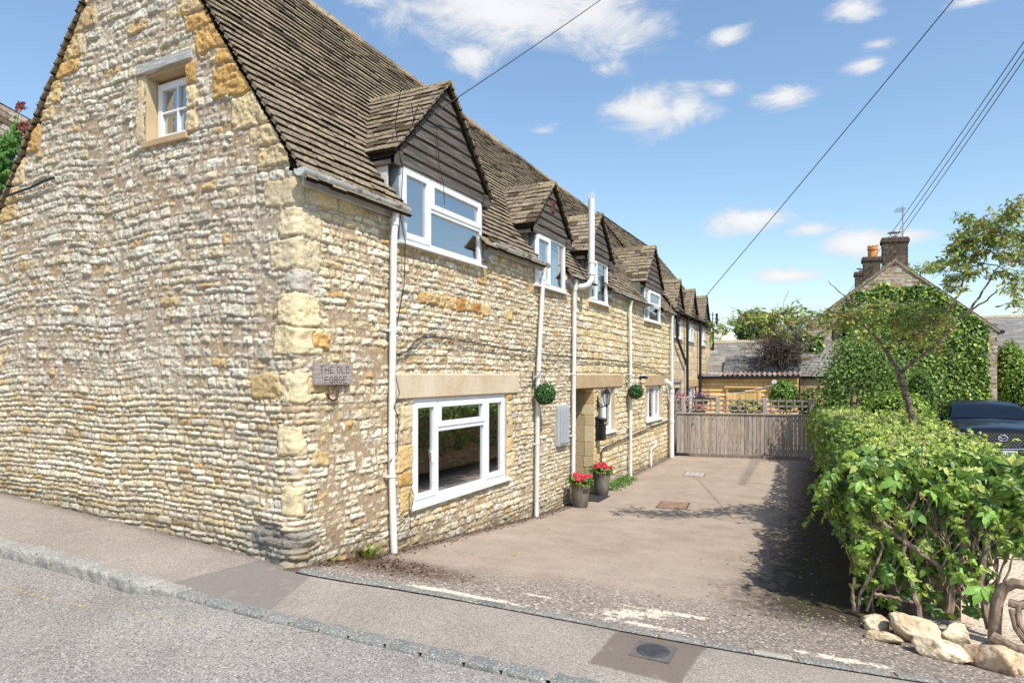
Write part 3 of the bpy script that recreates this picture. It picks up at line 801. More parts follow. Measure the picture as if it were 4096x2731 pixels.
def shr(p):
    t = (p[2] - EZ) / (RZ - EZ); q = np.array(p); q[2] += t * (.05 - .024 * q[1]) * 1.0 + .012 * math.sin(q[1] * 1.7) * t; return q
DORM = [  # y0, y1 of the window, centre, half roof width, eave z, apex z, window z0, z1
    dict(y0=1.36, y1=3.05, c=2.205, hw=1.01, ez=2.235, az=3.30, z0=1.37, z1=2.16),
    dict(y0=4.66, y1=5.82, c=5.24, hw=.76, ez=2.20, az=2.98, z0=1.345, z1=2.13),
    dict(y0=6.97, y1=8.01, c=7.49, hw=.76, ez=2.18, az=2.99, z0=1.345, z1=2.13),
    dict(y0=10.67, y1=12.17, c=11.42, hw=.86, ez=2.14, az=3.10, z0=1.28, z1=2.05)]
def skip_main(x, t):
    Y = x - .06; z = EZ + t * sA
    for d in DORM:
        if z < d['ez'] + .02 and d['y0'] - .03 < Y < d['y1'] + .03: return True
        if z >= d['ez'] and z < d['az'] - .12:
            hw = d['hw'] * (d['az'] - z) / (d['az'] - d['ez']) - .16
            if abs(Y - d['c']) < hw: return True
    return False
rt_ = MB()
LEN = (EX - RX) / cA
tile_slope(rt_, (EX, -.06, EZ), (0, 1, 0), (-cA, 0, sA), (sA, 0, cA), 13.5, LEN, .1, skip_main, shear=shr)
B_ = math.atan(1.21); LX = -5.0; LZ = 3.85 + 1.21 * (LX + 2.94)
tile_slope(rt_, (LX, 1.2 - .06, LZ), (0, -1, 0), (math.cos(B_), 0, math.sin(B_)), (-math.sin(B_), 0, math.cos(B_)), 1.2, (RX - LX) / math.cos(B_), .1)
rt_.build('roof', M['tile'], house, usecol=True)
# underlay slabs
un = MB()
def slab_cut():
    # strips of underlay between the dormers
    ys = [-.02]
    for d in DORM: ys += [d['y0'], d['y1']]
    ys += [13.42]
    for i in range(len(ys) - 1):
        a, b = ys[i], ys[i + 1]
        t0 = .13 if i % 2 == 0 else (DORM[i // 2]['ez'] + .02 - EZ) / sA
        P = []
        for (t, n) in ((t0, -.05), (LEN, -.05), (LEN, -.012), (t0, -.012)):
            P.append((t, n))
        pts = []
        for Y in (a, b):
            pts += [shr(np.array([EX - .03 - t * cA + n * sA, Y, EZ + t * sA + n * cA])) for (t, n) in P]
        un.hexa([pts[0], pts[4], pts[5], pts[1], pts[3], pts[7], pts[6], pts[2]])
slab_cut()
un.prism([(LX + .02, .0, LZ - .05), (RX - .05, .0, RZ - .12), (RX - .05, .0, RZ - .08), (LX + .02, .0, LZ - .01)], (0, 13.4, -.30))
un.build('roof_underlay', M['tile_under'], house)
rd = MB()
y = -.06
while y < 13.3:
    L_ = rnd.uniform(.38, .46); c = np.array(rnd.choice([lin((150, 138, 118)), lin((166, 150, 122)), lin((160, 138, 106)), lin((126, 114, 98))])); rd.col = tuple(c)
    pr = [(-.13, -.115), (-.06, -.01), (0, .03), (.06, -.01), (.13, -.13), (.11, -.15), (0, -.0), (-.11, -.14)]
    z = RZ + .05 - .024 * y + rnd.uniform(-.006, .006)
    rd.prism([(RX + a, y, z + b) for a, b in pr], (0, L_ - .008, 0)); y += L_
rd.build('ridge', M['tile'], house, usecol=True)
# moss cushions on the slopes
def moss(name, pts, parent, col=(58, 50, 40), r=(.005, .015)):
    n = len(pts); tv = []
    for k in range(6): tv.append((math.cos(k * math.pi / 3), math.sin(k * math.pi / 3), 0))
    for k in range(6): tv.append((.65 * math.cos(k * math.pi / 3 + .4), .65 * math.sin(k * math.pi / 3 + .4), .62))
    tv.append((0, 0, .85)); tv = np.array(tv)
    tf = [(k, (k + 1) % 6, 6 + (k + 1) % 6, 6 + k) for k in range(6)]; tt = [(6 + k, 6 + (k + 1) % 6, 12) for k in range(6)]
    P = np.array(pts); s = RS.uniform(r[0], r[1], n); V = P[:, None, :] + tv[None] * s[:, None, None] * RS.uniform(.7, 1.3, (n, 13, 1)) * np.array([1.3, 1.3, 1])
    o = (np.arange(n) * 13)[:, None, None]
    c = np.repeat(np.array(lin(col))[None] * RS.uniform(.5, 1.5, (n, 1)), 13, 0)
    return mesh_np(name, V.reshape(-1, 3), [(np.array(tf)[None] + o).reshape(-1, 4), (np.array(tt)[None] + o).reshape(-1, 3)], M['tilemoss'], parent, c, smooth=True)
M['tilemoss'] = mat('moss', (1, 1, 1), (.6, .6, .5), scale=60, rough=1, attr=True, spec=.02)
pts = []
for k in range(9000):
    Y = rnd.uniform(0, 13.3); r = int(rnd.random() ** 1.1 * 38); t = r * .1 + rnd.uniform(-.004, .02)
    if fbm(np.array(Y * 1.6), np.array(t * 1.6), 5) < .42: continue
    if skip_main(Y + .06, t): continue
    pts.append(shr(np.array([EX - t * cA + .012 * sA, Y, EZ + t * sA + .012 * cA])))
moss('moss', pts, house)

# ------------------------------------------------------------------ windows
fac = lambda p: (p[1], p[0], p[2])           # local (u along the wall, o outwards, z)
gab = lambda p: (p[0], -p[1], p[2])
def window(parent, fm, u0, u1, z0, z1, o=.0, cols=(), fr=.055, sub=None, sill=True, sill_o=.06, sill_ext=.06, glassname='pane', room=None, curtain=None, dep=.06, roomdep=1.2, muntin=None, flat=False):
    """cols: list of (ua, ub, [z splits], casement?)"""
    root = MB(fm)
    root.box(u0, u0 + fr, o - dep, o, z0, z1, .004); root.box(u1 - fr, u1, o - dep, o, z0, z1, .004)
    root.box(u0 + fr, u1 - fr, o - dep, o - .001, z1 - fr, z1, .004); root.box(u0 + fr, u1 - fr, o - dep, o - .001, z0, z0 + fr, .004)
    us = [c[0] for c in cols][1:]
    for u in us: root.box(u - fr * .5, u + fr * .5, o - dep, o + .001, z0 + fr * .9, z1 - fr * .9, .004)
    w = root.build('window_frame' if flat else 'window', M['upvc'], parent)
    if flat: w = parent
    gl = MB(fm); cs = MB(fm); any_c = False
    for (ua, ub, zs, cas) in cols:
        a = ua + fr * (.5 if ua > u0 + .01 else 1); b = ub - fr * (.5 if ub < u1 - .01 else 1)
        zz = [z0 + fr] + list(zs) + [z1 - fr]
        for i in range(len(zz) - 1):
            p, q = zz[i] + (fr * .5 if i else 0), zz[i + 1] - (fr * .5 if i < len(zz) - 2 else 0)
            if i < len(zz) - 2: cs.box(a, b, o - dep, o + .0015, q, q + fr, .004); any_c = True
            c_ = cas[i] if isinstance(cas, (list, tuple)) else cas
            if c_:
                k = min(.05, (b - a) * .11); oo = o + .014; any_c = True
                cs.box(a - .012, a + k, o - .04, oo, p - .012, q + .012, .005); cs.box(b - k, b + .012, o - .04, oo, p - .012, q + .012, .005)
                cs.box(a + k, b - k, o - .04, oo - .001, q - k, q + .012, .005); cs.box(a + k, b - k, o - .04, oo - .001, p - .012, p + k, .005)
                gl.box(a + k, b - k, o - .022, o - .018, p + k, q - k)
                if muntin:
                    um = (a + b) / 2; cs.box(um - .011, um + .011, o - .03, oo - .003, p + k, q - k, .003); cs.box(a + k, b - k, o - .03, oo - .004, muntin - .011, muntin + .011, .003)
            else: gl.box(a, b, o - .034, o - .030, p, q)
    if any_c: cs.build('casement', M['upvc'], w)
    gl.build('pane', M['glass'], w)
    if sill:
        s_ = MB(fm); s_.prism([(u0 - sill_ext, o - .02, z0 - .035), (u0 - sill_ext, o + sill_o, z0 - .035), (u0 - sill_ext, o + sill_o, z0 - .012), (u0 - sill_ext, o - .02, z0 + .012)], (u1 - u0 + 2 * sill_ext, 0, 0))
        s_.build('sill', M['upvc'], w)
    if room:
        r = MB(fm); e = .1; D = o - roomdep; t = .02
        r.box(u0 - e, u1 + e, D - t, D, z0 - .1, z1 + .1); r.box(u0 - e - t, u0 - e, D, o - dep - .01, z0 - .1, z1 + .1); r.box(u1 + e, u1 + e + t, D, o - dep - .01, z0 - .1, z1 + .1)
        r.box(u0 - e, u1 + e, D, o - dep - .01, z1 + .1, z1 + .1 + t); r.box(u0 - e, u1 + e, D, o - dep - .01, z0 - .1 - t, z0 - .1)
        r.build('room', room, w)
    if curtain:
        r = MB(fm)
        for (ca, cb, cm) in curtain:
            n = max(6, int((cb - ca) / .02)); P = []
            for i in range(n + 1):
                u = ca + (cb - ca) * i / n; P.append((u, o - dep - .07 + .014 * math.sin(u * 75) + .006 * math.sin(u * 31), z0 + .02))
            vs = P + [(p[0], p[1], z1 - .01) for p in P]
            r.add(vs, [(i, i + 1, n + 2 + i, n + 1 + i) for i in range(n)])
            r.build('curtain', cm, w, smooth=True); r = MB(fm)
    return w
def handle(parent, fm, u, z, o, flip=1):
    h_ = MB(fm); h_.box(u - .012, u + .012, o, o + .012, z - .03, z + .03, .004); h_.tube([(u, o + .01, z), (u, o + .045, z + .005), (u - .004 * flip, o + .05, z - .05), (u, o + .045, z - .11)], .009, 8)
    h_.build('handle', M['upvc'], parent, smooth=True)
M['room_light'] = mat('room_light', lin((206, 204, 198)), lin((186, 184, 178)), scale=1, rough=.9)
w1 = window(house, fac, 1.60, 3.735, -1.375, -.25, o=.0, cols=[(1.60, 2.085, [], True), (2.085, 3.19, [-.60], [False, True]), (3.19, 3.735, [], True)], fr=.06, room=M['room_dark'], roomdep=2.2, sill_o=.07, sill_ext=.07)
handle(w1, fac, 2.0, -.85, .014 - .07)
ws = MB(fac); ws.box(1.5, 3.85, -.35, -.08, -1.40, -1.375); ws.build('window_board', M['upvc'], w1)
for (u0, u1, z0, z1, cols, cur) in ((7.64, 8.46, -1.09, -.25, [(7.64, 8.03, [], False), (8.03, 8.46, [], True)], [(7.98, 8.40, M['curtain2'])]),
                               (10.89, 12.31, -1.07, -.265, [(10.89, 11.34, [], False), (11.34, 11.86, [], False), (11.86, 12.31, [], True)], [(11.2, 11.5, M['curtain2']), (11.9, 12.25, M['curtain2'])])):
    window(house, fac, u0, u1, z0, z1, o=-.05, cols=cols, fr=.05, room=M['room'], sill_o=.12, curtain=cur)
window(house, gab, WIN_G[0] + .0, WIN_G[1] - .0, WIN_G[2] + .02, WIN_G[3] - .05, o=-.115, cols=[(WIN_G[0] + .0, WIN_G[1], [], True)], fr=.028, room=M['room_dark'], sill=False, curtain=[(WIN_G[0] + .05, WIN_G[0] + .20, M['curtain2']), (WIN_G[1] - .15, WIN_G[1], M['curtain2'])], muntin=2.55, roomdep=.8)
lm = MB(gab); lm.prism([(-2.06, .0, 2.90), (-2.06, .045, 2.905), (-2.06, .05, 2.985), (-2.06, .0, 2.99)], (.79, 0, 0)); lm.build('timber_lintel', mat('bleached_timber', lin((206, 204, 198)), lin((150, 146, 140)), scale=9, rough=.9, stretch=(.6, 3, 9), bump=.6), house)
lm = MB(gab); lm.box(-2.0, -1.34, -.12, .045, 2.175, 2.245, .01); lm.build('stone_sill', M['lintel2'], house)
lm = MB(gab); lm.box(-1.99, -1.33, -.17, -.002, 2.87, 2.905); lm.build('lintel_soffit', M['lintel2'], house)
for (a, b, z0, z1, m) in ((1.22, 4.08, -.245, .015, M['lintel']), (6.24, 8.95, -.235, .012, M['lintel2']), (10.72, 12.5, -.255, .0, M['lintel2'])):
    l_ = MB(fac); l_.box(a, b, -.1, .048, z0, z1, .012); l_.build('lintel', m, house)
# porch recess
dr = MB(fac); dr.box(6.2, 7.34, -.46, -.40, -2.2, -.15); dr.build('door', mat('door_paint', lin((86, 96, 84)), lin((76, 84, 74)), rough=.5), house)
js = MB(); z = -2.15; jr = random.Random(4)
while z < -.26:
    hh = min(jr.choice([.2, .26, .3]), -.245 - z); c = jr.choice([BUF, YEL, CRM, lin((190, 164, 130))]); w = jr.uniform(.14, .24)
    js.col = tuple(np.array(lin((188, 164, 132)))); js.box(-.42, -w, 7.222, 7.245, z + .003, z + hh - .003, .004); js.col = tuple(np.array(c)); js.box(-w + .005, .030, 7.214, 7.245, z + .003, z + hh - .003, .006); z += hh
js.build('jamb_stones', M['stone'], house, usecol=True)
# dormers ----------------------------------------------------------------
def dormer(parent, d, idx, cols, curtain, room, vent=False, x0=.0):
    c, hw, ez, az = d['c'], d['hw'], d['ez'], d['az']
    fr = .05
    back = (az - 1.79) / -1.44 - .12
    # window
    wargs = lambda dm: window(dm, fac, d['y0'], d['y1'], d['z0'], d['z1'], o=x0 + .03, cols=cols, fr=fr, room=room, curtain=curtain, sill_o=.055, sill_ext=.04, roomdep=.9, flat=True)
    # cladding boards
    cl = MB(fac); sl_ = (az - ez) / hw; z = d['z1'] + .002; k = 0
    while z < az - .06:
        h_ = min(.122, az - .05 - z); wa = min((az - z) / sl_ - .02, (d['y1'] - d['y0']) / 2 + .03); wb = min((az - z - h_) / sl_ - .02, (d['y1'] - d['y0']) / 2 + .03)
        j = rnd.uniform(-.003, .003)
        cl.hexa([(c - wa, x0 - .02, z - .012), (c + wa, x0 - .02, z - .012), (c + wa, x0 + .052 + j, z - .012), (c - wa, x0 + .052 + j, z - .012),
                 (c - max(wb, .01), x0 - .02, z + h_), (c + max(wb, .01), x0 - .02, z + h_), (c + max(wb, .01), x0 + .030, z + h_), (c - max(wb, .01), x0 + .030, z + h_)])
        z += h_; k += 1
    dm = cl.build('dormer', M['clad'], parent)
    wargs(dm)
    # cheeks
    for Y, t in ((d['y0'] - .03, .03), (d['y1'], .03)):
        ck = MB()
        xb = -(ez - 1.79) / 1.44 - .10
        ck.prism([(x0 + .02, Y, d['z0'] - .02), (x0 + .02, Y, ez), (xb, Y, ez), (xb, Y, ez - .1), (-.02, Y, 1.66)], (0, t, 0))
        ck.build('cheek', M['lead'], dm)
    # roof
    rr = MB(); L_ = math.hypot(hw, az - ez); sv = np.array([0, hw / L_, (az - ez) / L_]); nv = np.array([0, -(az - ez) / L_, hw / L_])
    xf = x0 + .11; depth = xf - back + .05
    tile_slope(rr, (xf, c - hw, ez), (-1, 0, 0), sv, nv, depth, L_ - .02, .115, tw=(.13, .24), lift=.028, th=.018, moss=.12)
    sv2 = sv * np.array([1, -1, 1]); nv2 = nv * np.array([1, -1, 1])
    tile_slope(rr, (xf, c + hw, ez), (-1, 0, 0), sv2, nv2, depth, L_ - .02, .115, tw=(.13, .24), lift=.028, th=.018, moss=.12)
    x = xf + .0
    while x > back:
        rr.col = tuple(np.array(rnd.choice([lin((156, 142, 114)), lin((170, 154, 122)), lin((128, 116, 98))])))
        l_ = rnd.uniform(.3, .4); pr = [(-.10, -.09), (-.05, .0), (0, .03), (.05, .0), (.10, -.09), (.085, -.105), (0, -.0), (-.085, -.105)]
        rr.prism([(x, c + a, az + .0 + b) for a, b in pr], (-l_ + .006, 0, 0)); x -= l_
    rr.build('dormer_roof', M['tile'], dm, usecol=True)
    u_ = MB(); 
    for s_ in (-1, 1):
        u_.prism([(xf - .03, c + s_ * hw * .99, ez - .012), (xf - .03, c, az - .015), (xf - .03, c, az - .05), (xf - .03, c + s_ * hw * .99, ez - .05)], (-depth + .05, 0, 0))
    u_.build('roof_boarding', M['tile_under'], dm)
    # eaves boards each side
    for s_ in (-1, 1):
        e_ = MB()
        Y0 = c + s_ * hw * .985; Y1 = c + s_ * ((d['y1'] - d['y0']) / 2 + .0)
        e_.box(x0 - .42, x0 + .075, min(Y0, Y0 - s_ * .025), max(Y0, Y0 - s_ * .025), ez - .13, ez - .02, .004)
        e_.box(x0 - .42, x0 + .06, min(Y0, Y1), max(Y0, Y1), ez - .075, ez - .055)
        e_.box(x0 + .03, x0 + .07, min(Y0, Y1), max(Y0, Y1), ez - .13, ez + .02)
        e_.build('eaves_board', M['clad'], dm)
    f_ = MB(); f_.hexa([(.03, d['y1'] + .01, 1.50), (.10, d['y1'] + .01, 1.50), (.10, d['y1'] + .12, 1.42), (.03, d['y1'] + .12, 1.42), (.03, d['y1'] + .01, 1.56), (.11, d['y1'] + .01, 1.56), (.11, d['y1'] + .12, 1.48), (.03, d['y1'] + .12, 1.48)])
    f_.build('flashing', M['lead'], dm)
    if vent:
        v_ = MB(fac); yv = c + .02
        v_.box(yv - .06, yv + .06, x0 + .04, x0 + .062, 2.52, 2.70, .004)
        for i in range(6): v_.hexa([(yv - .05, x0 + .06, 2.535 + i * .027), (yv + .05, x0 + .06, 2.535 + i * .027), (yv + .05, x0 + .075, 2.535 + i * .027), (yv - .05, x0 + .075, 2.535 + i * .027), (yv - .05, x0 + .06, 2.555 + i * .027), (yv + .05, x0 + .06, 2.555 + i * .027), (yv + .05, x0 + .062, 2.555 + i * .027), (yv - .05, x0 + .062, 2.555 + i * .027)])
        v_.build('air_brick', mat('brown_plastic', lin((120, 78, 60)), rough=.6), dm)
    return dm
d = DORM
dormer(house, d[0], 0, [(1.36, 1.90, [], True), (1.90, 3.05, [1.80], [False, True])], None, M['room_light'])
dormer(house, d[1], 1, [(4.66, 5.20, [], True), (5.20, 5.82, [], False)], [(4.7, 5.5, M['curtain']), (5.6, 5.78, M['curtain'])], M['room'], vent=True)
dormer(house, d[2], 2, [(6.97, 7.38, [], True), (7.38, 8.01, [], False)], [(7.0, 7.25, M['curtain']), (7.7, 7.98, M['curtain'])], M['room'])
dormer(house, d[3], 3, [(10.67, 11.06, [], False), (11.06, 12.17, [1.66], [False, True])], [(10.7, 11.0, M['curtain2'])], M['room'])

# ------------------------------------------------------------------ gutters and pipes
def gutter(parent, ya, yb, z, m, x=.115, r=.055):
    g = MB(); n = 9; prof = []
    for i in range(n): a = math.pi + math.pi * i / (n - 1); prof.append((x + r * math.cos(a), z + r * math.sin(a)))
    inner = [(x + (r - .006) * math.cos(math.pi + math.pi * i / (n - 1)), z + (r - .006) * math.sin(math.pi + math.pi * i / (n - 1)) + .001) for i in range(n)][::-1]
    pr = prof + inner
    vs = [(p[0], Y, p[1]) for Y in (ya, yb) for p in pr]; k = len(pr)
    g.add(vs, [(i, (i + 1) % k, k + (i + 1) % k, k + i) for i in range(k)])
    for Y in (ya, yb - .02):
        pe = [(x + (r + .006) * math.cos(math.pi + math.pi * i / (n - 1)), z + (r + .006) * math.sin(math.pi + math.pi * i / (n - 1))) for i in range(n)]
        g.prism([(p[0], Y, p[1]) for p in pe], (0, .02, 0))
    y = ya + .28
    while y < yb - .15:
        pe = [(x + (r + .008) * math.cos(math.pi + math.pi * i / (n - 1)), z + (r + .008) * math.sin(math.pi + math.pi * i / (n - 1))) for i in range(n)] + [(x + r - .006, z + .012), (x + r - .008, z - .0)]
        pi_ = pe[:n]
        vs = [(p[0], Y, p[1]) for Y in (y, y + .028) for p in pi_ + [(x + (r - .002) * math.cos(math.pi + math.pi * i / (n - 1)), z + (r - .002) * math.sin(math.pi + math.pi * i / (n - 1))) for i in range(n)][::-1]]
        k = 2 * n; g.add(vs, [(i, (i + 1) % k, k + (i + 1) % k, k + i) for i in range(k)] + [tuple(range(k)), tuple(range(k, 2 * k))])
        y += .62
    return g.build('gutter', m, parent, smooth=True)
def pipe(parent, pts, r, m, collars=(), clips=(), wall=.0):
    p = MB(); p.tube(pts, r, 14)
    P = [np.array(q, float) for q in pts]
    def on(z):
        for i in range(len(P) - 1):
            a, b = P[i], P[i + 1]
            if min(a[2], b[2]) <= z <= max(a[2], b[2]) and abs(a[2] - b[2]) > 1e-4: return a + (b - a) * (z - a[2]) / (b[2] - a[2])
        return P[0]
    for z in collars: q = on(z); p.tube([q + (0, 0, .04), q + (0, 0, -.04)], r * 1.13, 14)
    for z in clips:
        q = on(z); p.tube([q + (0, 0, .012), q + (0, 0, -.012)], r * 1.2, 14); p.box(-.02, q[0], q[1] - .055, q[1] - .03, z - .012, z + .012)
    return p.build('downpipe', m, parent, smooth=True)
for (a, b, z) in ((-.10, 1.36, 1.675), (3.16, 4.93, 1.665), (5.98, 6.86, 1.655), (8.12, 11.0, 1.645), (12.42, 13.38, 1.64)):
    gutter(house, a, b, z, M['gutter'])
    f_ = MB(fac); f_.box(max(a + .04, .02), b - .02, .012, .045, 1.575, 1.70, .004); f_.build('fascia', M['fascia'], house)
x = .085
pipe(house, [(.115, 1.19, 1.62), (.10, 1.19, 1.56), (x, 1.185, 1.35), (x, 1.165, .2), (x, 1.15, -.6), (x, 1.16, -1.1), (x, 1.19, -1.76)], .034, M['pipe'], (1.52, .45, -.62), (-.99, .44))
pipe(house, [(.115, 4.80, 1.60), (x, 4.80, 1.4), (x, 4.62, -.1), (x, 4.60, -.9), (x, 4.57, -2.06)], .033, M['pipe'], (1.45, .2), (-1.0, -.02))
pipe(house, [(.115, 6.10, 1.60), (x, 6.10, 1.4), (x, 6.06, -.3), (x, 6.03, -2.13)], .033, M['pipe'], (1.45,), (-1.0, .02))
pipe(house, [(.115, 9.33, 1.58), (x, 9.33, 1.4), (x, 9.36, -.3), (x, 9.36, -2.14)], .033, M['pipe'], (1.4,), (-1.1, .02))
pipe(house, [(.115, 13.1, 1.57), (x + .02, 13.1, 1.3), (x + .02, 13.1, .1), (x + .02, 13.1, -2.15)], .036, M['pipe'], (1.3,), ())
pipe(house, [(.02, 12.65, -.16), (.10, 12.72, -.2), (.13, 12.93, -.32), (.13, 12.95, -.5), (.13, 12.95, -2.15)], .062, M['pipe'], (-.42, -1.2), ())
pipe(house, [(.02, 12.35, -.30), (.08, 12.38, -.30), (.10, 12.6, -.33), (.10, 12.75, -.6), (.12, 12.85, -.68)], .02, M['pipe'])
pipe(house, [(.0, 11.6, -1.62), (.07, 11.6, -1.62), (.08, 11.45, -1.70), (.08, 11.05, -1.76), (.08, 11.02, -1.85), (.08, 11.05, -2.14)], .024, M['pipe'])
pipe(house, [(.0, 10.2, -1.85), (.06, 10.2, -1.86), (.09, 10.5, -2.12)], .014, M['pipe'])
fl = MB(); fl.tube([(.0, 6.20, 1.50), (.16, 6.28, 1.49), (.24, 6.34, 1.53), (.28, 6.38, 1.62), (.28, 6.38, 1.74)], .048, 16); fl.tube([(.28, 6.38, 1.70), (.28, 6.38, 1.76)], .062, 16); fl.tube([(.28, 6.38, 1.90), (.28, 6.38, 1.915)], .064, 16); fl.tube([(.28, 6.38, 1.74), (.28, 6.38, 2.98)], .054, 18)
for k in range(10): a = 2 * math.pi * k / 10; fl.tube([(.28 + .05 * math.cos(a), 6.38 + .05 * math.sin(a), 2.98), (.28 + .045 * math.cos(a), 6.38 + .045 * math.sin(a), 3.06), (.28 + .02 * math.cos(a), 6.38 + .02 * math.sin(a), 3.09)], .005, 5)
fl.tube([(.28, 6.38, 3.08), (.28, 6.38, 3.095)], .03, 12)
fl.build('flue_pipe', M['pipe'], house, smooth=True)
# condensate pipe low on the wall
c_ = MB(); c_.tube([(.05, 7.55, -1.75), (.05, 7.56, -1.45), (.055, 7.66, -1.38), (.055, 9.4, -1.30), (.055, 12.3, -1.20), (.055, 12.9, -1.18)], .013, 8); c_.build('black_waste_pipe', M['black'], house)

#PART3
# ------------------------------------------------------------------ things fixed on or standing by the wall
STROKES = {'T': [[(0, 1), (1, 1)], [(.5, 1), (.5, 0)]], 'H': [[(0, 0), (0, 1)], [(1, 0), (1, 1)], [(0, .5), (1, .5)]], 'E': [[(1, 1), (0, 1), (0, 0), (1, 0)], [(0, .5), (.7, .5)]],
 'O': [[(.5 + .5 * math.sin(a * math.pi / 8), .5 + .5 * math.cos(a * math.pi / 8)) for a in range(17)]], 'L': [[(0, 1), (0, 0), (1, 0)]],
 'D': [[(0, 0), (0, 1), (.5, 1), (.85, .85), (1, .5), (.85, .15), (.5, 0), (0, 0)]], 'F': [[(1, 1), (0, 1), (0, 0)], [(0, .5), (.8, .5)]],
 'R': [[(0, 0), (0, 1), (.7, 1), (1, .85), (1, .65), (.7, .5), (0, .5)], [(.5, .5), (1, 0)]], 'G': [[(1, .85), (.7, 1), (.3, 1), (0, .7), (0, .3), (.3, 0), (.7, 0), (1, .2), (1, .45), (.6, .45)]], "'": [[(.4, 1.15), (.4, .9)]]}
t = thing('house_sign', "weathered grey wooden name board reading THE OLD 'FORGE on the corner wall", 'sign', (.04, .35, .02))
b_ = MB(fac); b_.box(.13, .575, .03, .075, -.085, .10, .004); b_.build('board', M['signwood'], t)
lt = MB(fac)
def write(mb, txt, u, z, w, h, gap, o, r):
    for ch in txt:
        for st in STROKES.get(ch, []):
            mb.tube([(u + p[0] * w, o, z + p[1] * h) for p in st], r, 5)
        u += w + gap
write(lt, 'THE', .175, .02, .045, .055, .018, .0755, .0028); write(lt, 'OLD', .385, .02, .040, .055, .020, .0755, .0028)
write(lt, "'", .195, -.065, .03, .055, .02, .0755, .0028); write(lt, 'FORGE', .235, -.068, .040, .055, .018, .0755, .0028)
lt.build('lettering', mat('cut_letters', lin((58, 50, 46)), rough=.9), t)
h_ = MB(fac); P = []
for i in range(15):
    a = math.pi * (1.0 + i / 14.0); P.append((.35 + .058 * math.cos(a) * 1.0, .062, -.165 + .055 * math.sin(a)))
P = [(.305, .066, -.085)] + P + [(.395, .066, -.085)]
h_.tube(P, .0105, 8)
tag(h_.build('horseshoe', M['rust'], None, smooth=True), 'small rusty horseshoe hung open end up under the wooden name board', 'horseshoe')

def leaves_mesh(name, P, Nrm, size, cols, m, parent, shape='oval', fold=.25, jitter=.6, droop=.0, aspect=.55):
    """P positions, Nrm preferred normals; each leaf is a folded quad pair"""
    n = len(P); P = np.asarray(P, float); Nrm = np.asarray(Nrm, float)
    Nn = Nrm + RS.normal(0, jitter, (n, 3)); Nn /= np.linalg.norm(Nn, axis=1)[:, None] + 1e-9
    D_ = RS.normal(0, 1, (n, 3)); D_[:, 2] -= droop * 2; D_ -= (D_ * Nn).sum(1)[:, None] * Nn; D_ /= np.linalg.norm(D_, axis=1)[:, None] + 1e-9
    S_ = np.cross(D_, Nn)
    s = RS.uniform(size[0], size[1], n)[:, None]
    w = s * aspect
    v0 = P; v1 = P + D_ * s * .5 + S_ * w * .5 + Nn * w * fold; v2 = P + D_ * s; v3 = P + D_ * s * .5 - S_ * w * .5 + Nn * w * fold
    vm = P + D_ * s * .5
    V = np.stack([v0, v1, v2, v3, vm], 1).reshape(-1, 3); o = (np.arange(n) * 5)[:, None]
    T = np.concatenate([o + np.array([0, 1, 4]), o + np.array([1, 2, 4]), o + np.array([2, 3, 4]), o + np.array([3, 0, 4])], 0)
    C = np.repeat(cols, 5, 0)
    return mesh_np(name, V, T, m, parent, C)
def pickc(pal, n, var=.25):
    c = np.array([lin(p) for p in pal])[RS.randint(0, len(pal), n)]
    return c * RS.uniform(1 - var, 1 + var, (n, 1))

BALLPAL = [(78, 120, 66), (58, 100, 52), (116, 156, 96), (44, 78, 42)]
def topiary(x, y, z, r, lab, yb):
    t = thing('topiary_ball', lab, 'topiary', (x, y, z), 'topiary balls hung on the wall')
    n = 2600; d_ = RS.normal(0, 1, (n, 3)); d_ /= np.linalg.norm(d_, axis=1)[:, None]
    P = np.array([x, y, z]) + d_ * r * RS.uniform(.86, .98, (n, 1))
    leaves_mesh('foliage', P, d_, (.018, .032), pickc(BALLPAL, n), M['ivyleaf'], t, jitter=.8, aspect=.7)
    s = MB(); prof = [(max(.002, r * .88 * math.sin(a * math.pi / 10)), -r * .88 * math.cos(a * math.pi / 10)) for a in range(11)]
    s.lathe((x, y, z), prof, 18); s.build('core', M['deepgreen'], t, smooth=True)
    c = MB(); c.tube([(x, y, z + r * .9), (x, y, z + r + .17)], .003, 5)
    for a in range(3): c.tube([(x + .07 * math.cos(a * 2.1), y + .07 * math.sin(a * 2.1), z + r * .85), (x, y, z + r + .08)], .0022, 4)
    c.build('chain', M['metal'], t)
    b = thing('wall_bracket', 'black scrolled iron bracket ' + ('of the nearer topiary ball, left of the grey meter box' if y < 6 else 'of the farther topiary ball, between the two small windows'), 'bracket', (.03, yb, z + r + .1), 'brackets holding the topiary balls')
    k = MB(); zt = z + r + .16
    k.tube([(.045, yb, zt + .02), (.045, yb, zt - .26)], .006, 6); k.tube([(.045, yb, zt), (x * .5, yb + (y - yb) * .5, zt + .012), (x, y, zt), (x + .02, y, zt + .02), (x + .01, y, zt + .04), (x - .01, y, zt + .03)], .006, 6)
    k.tube([(.045, yb, zt - .22), (.07, yb, zt - .12), (.12, yb + (y - yb) * .5, zt - .05), (.15, yb + (y - yb) * .6, zt - .01)], .005, 6)
    sp = [(.075 + .022 * math.cos(a * .7) * (1 - a / 14), yb, zt - .19 + .022 * math.sin(a * .7) * (1 - a / 14)) for a in range(12)]
    k.tube(sp, .004, 5); k.build('iron_scroll', M['black'], b, smooth=True)
topiary(.21, 4.60, -.275, .155, 'green topiary ball hanging in front of the white pipe right of the big window', 4.52)
topiary(.21, 9.30, -.35, .155, 'green topiary ball hanging between the two small ground floor windows', 9.15)
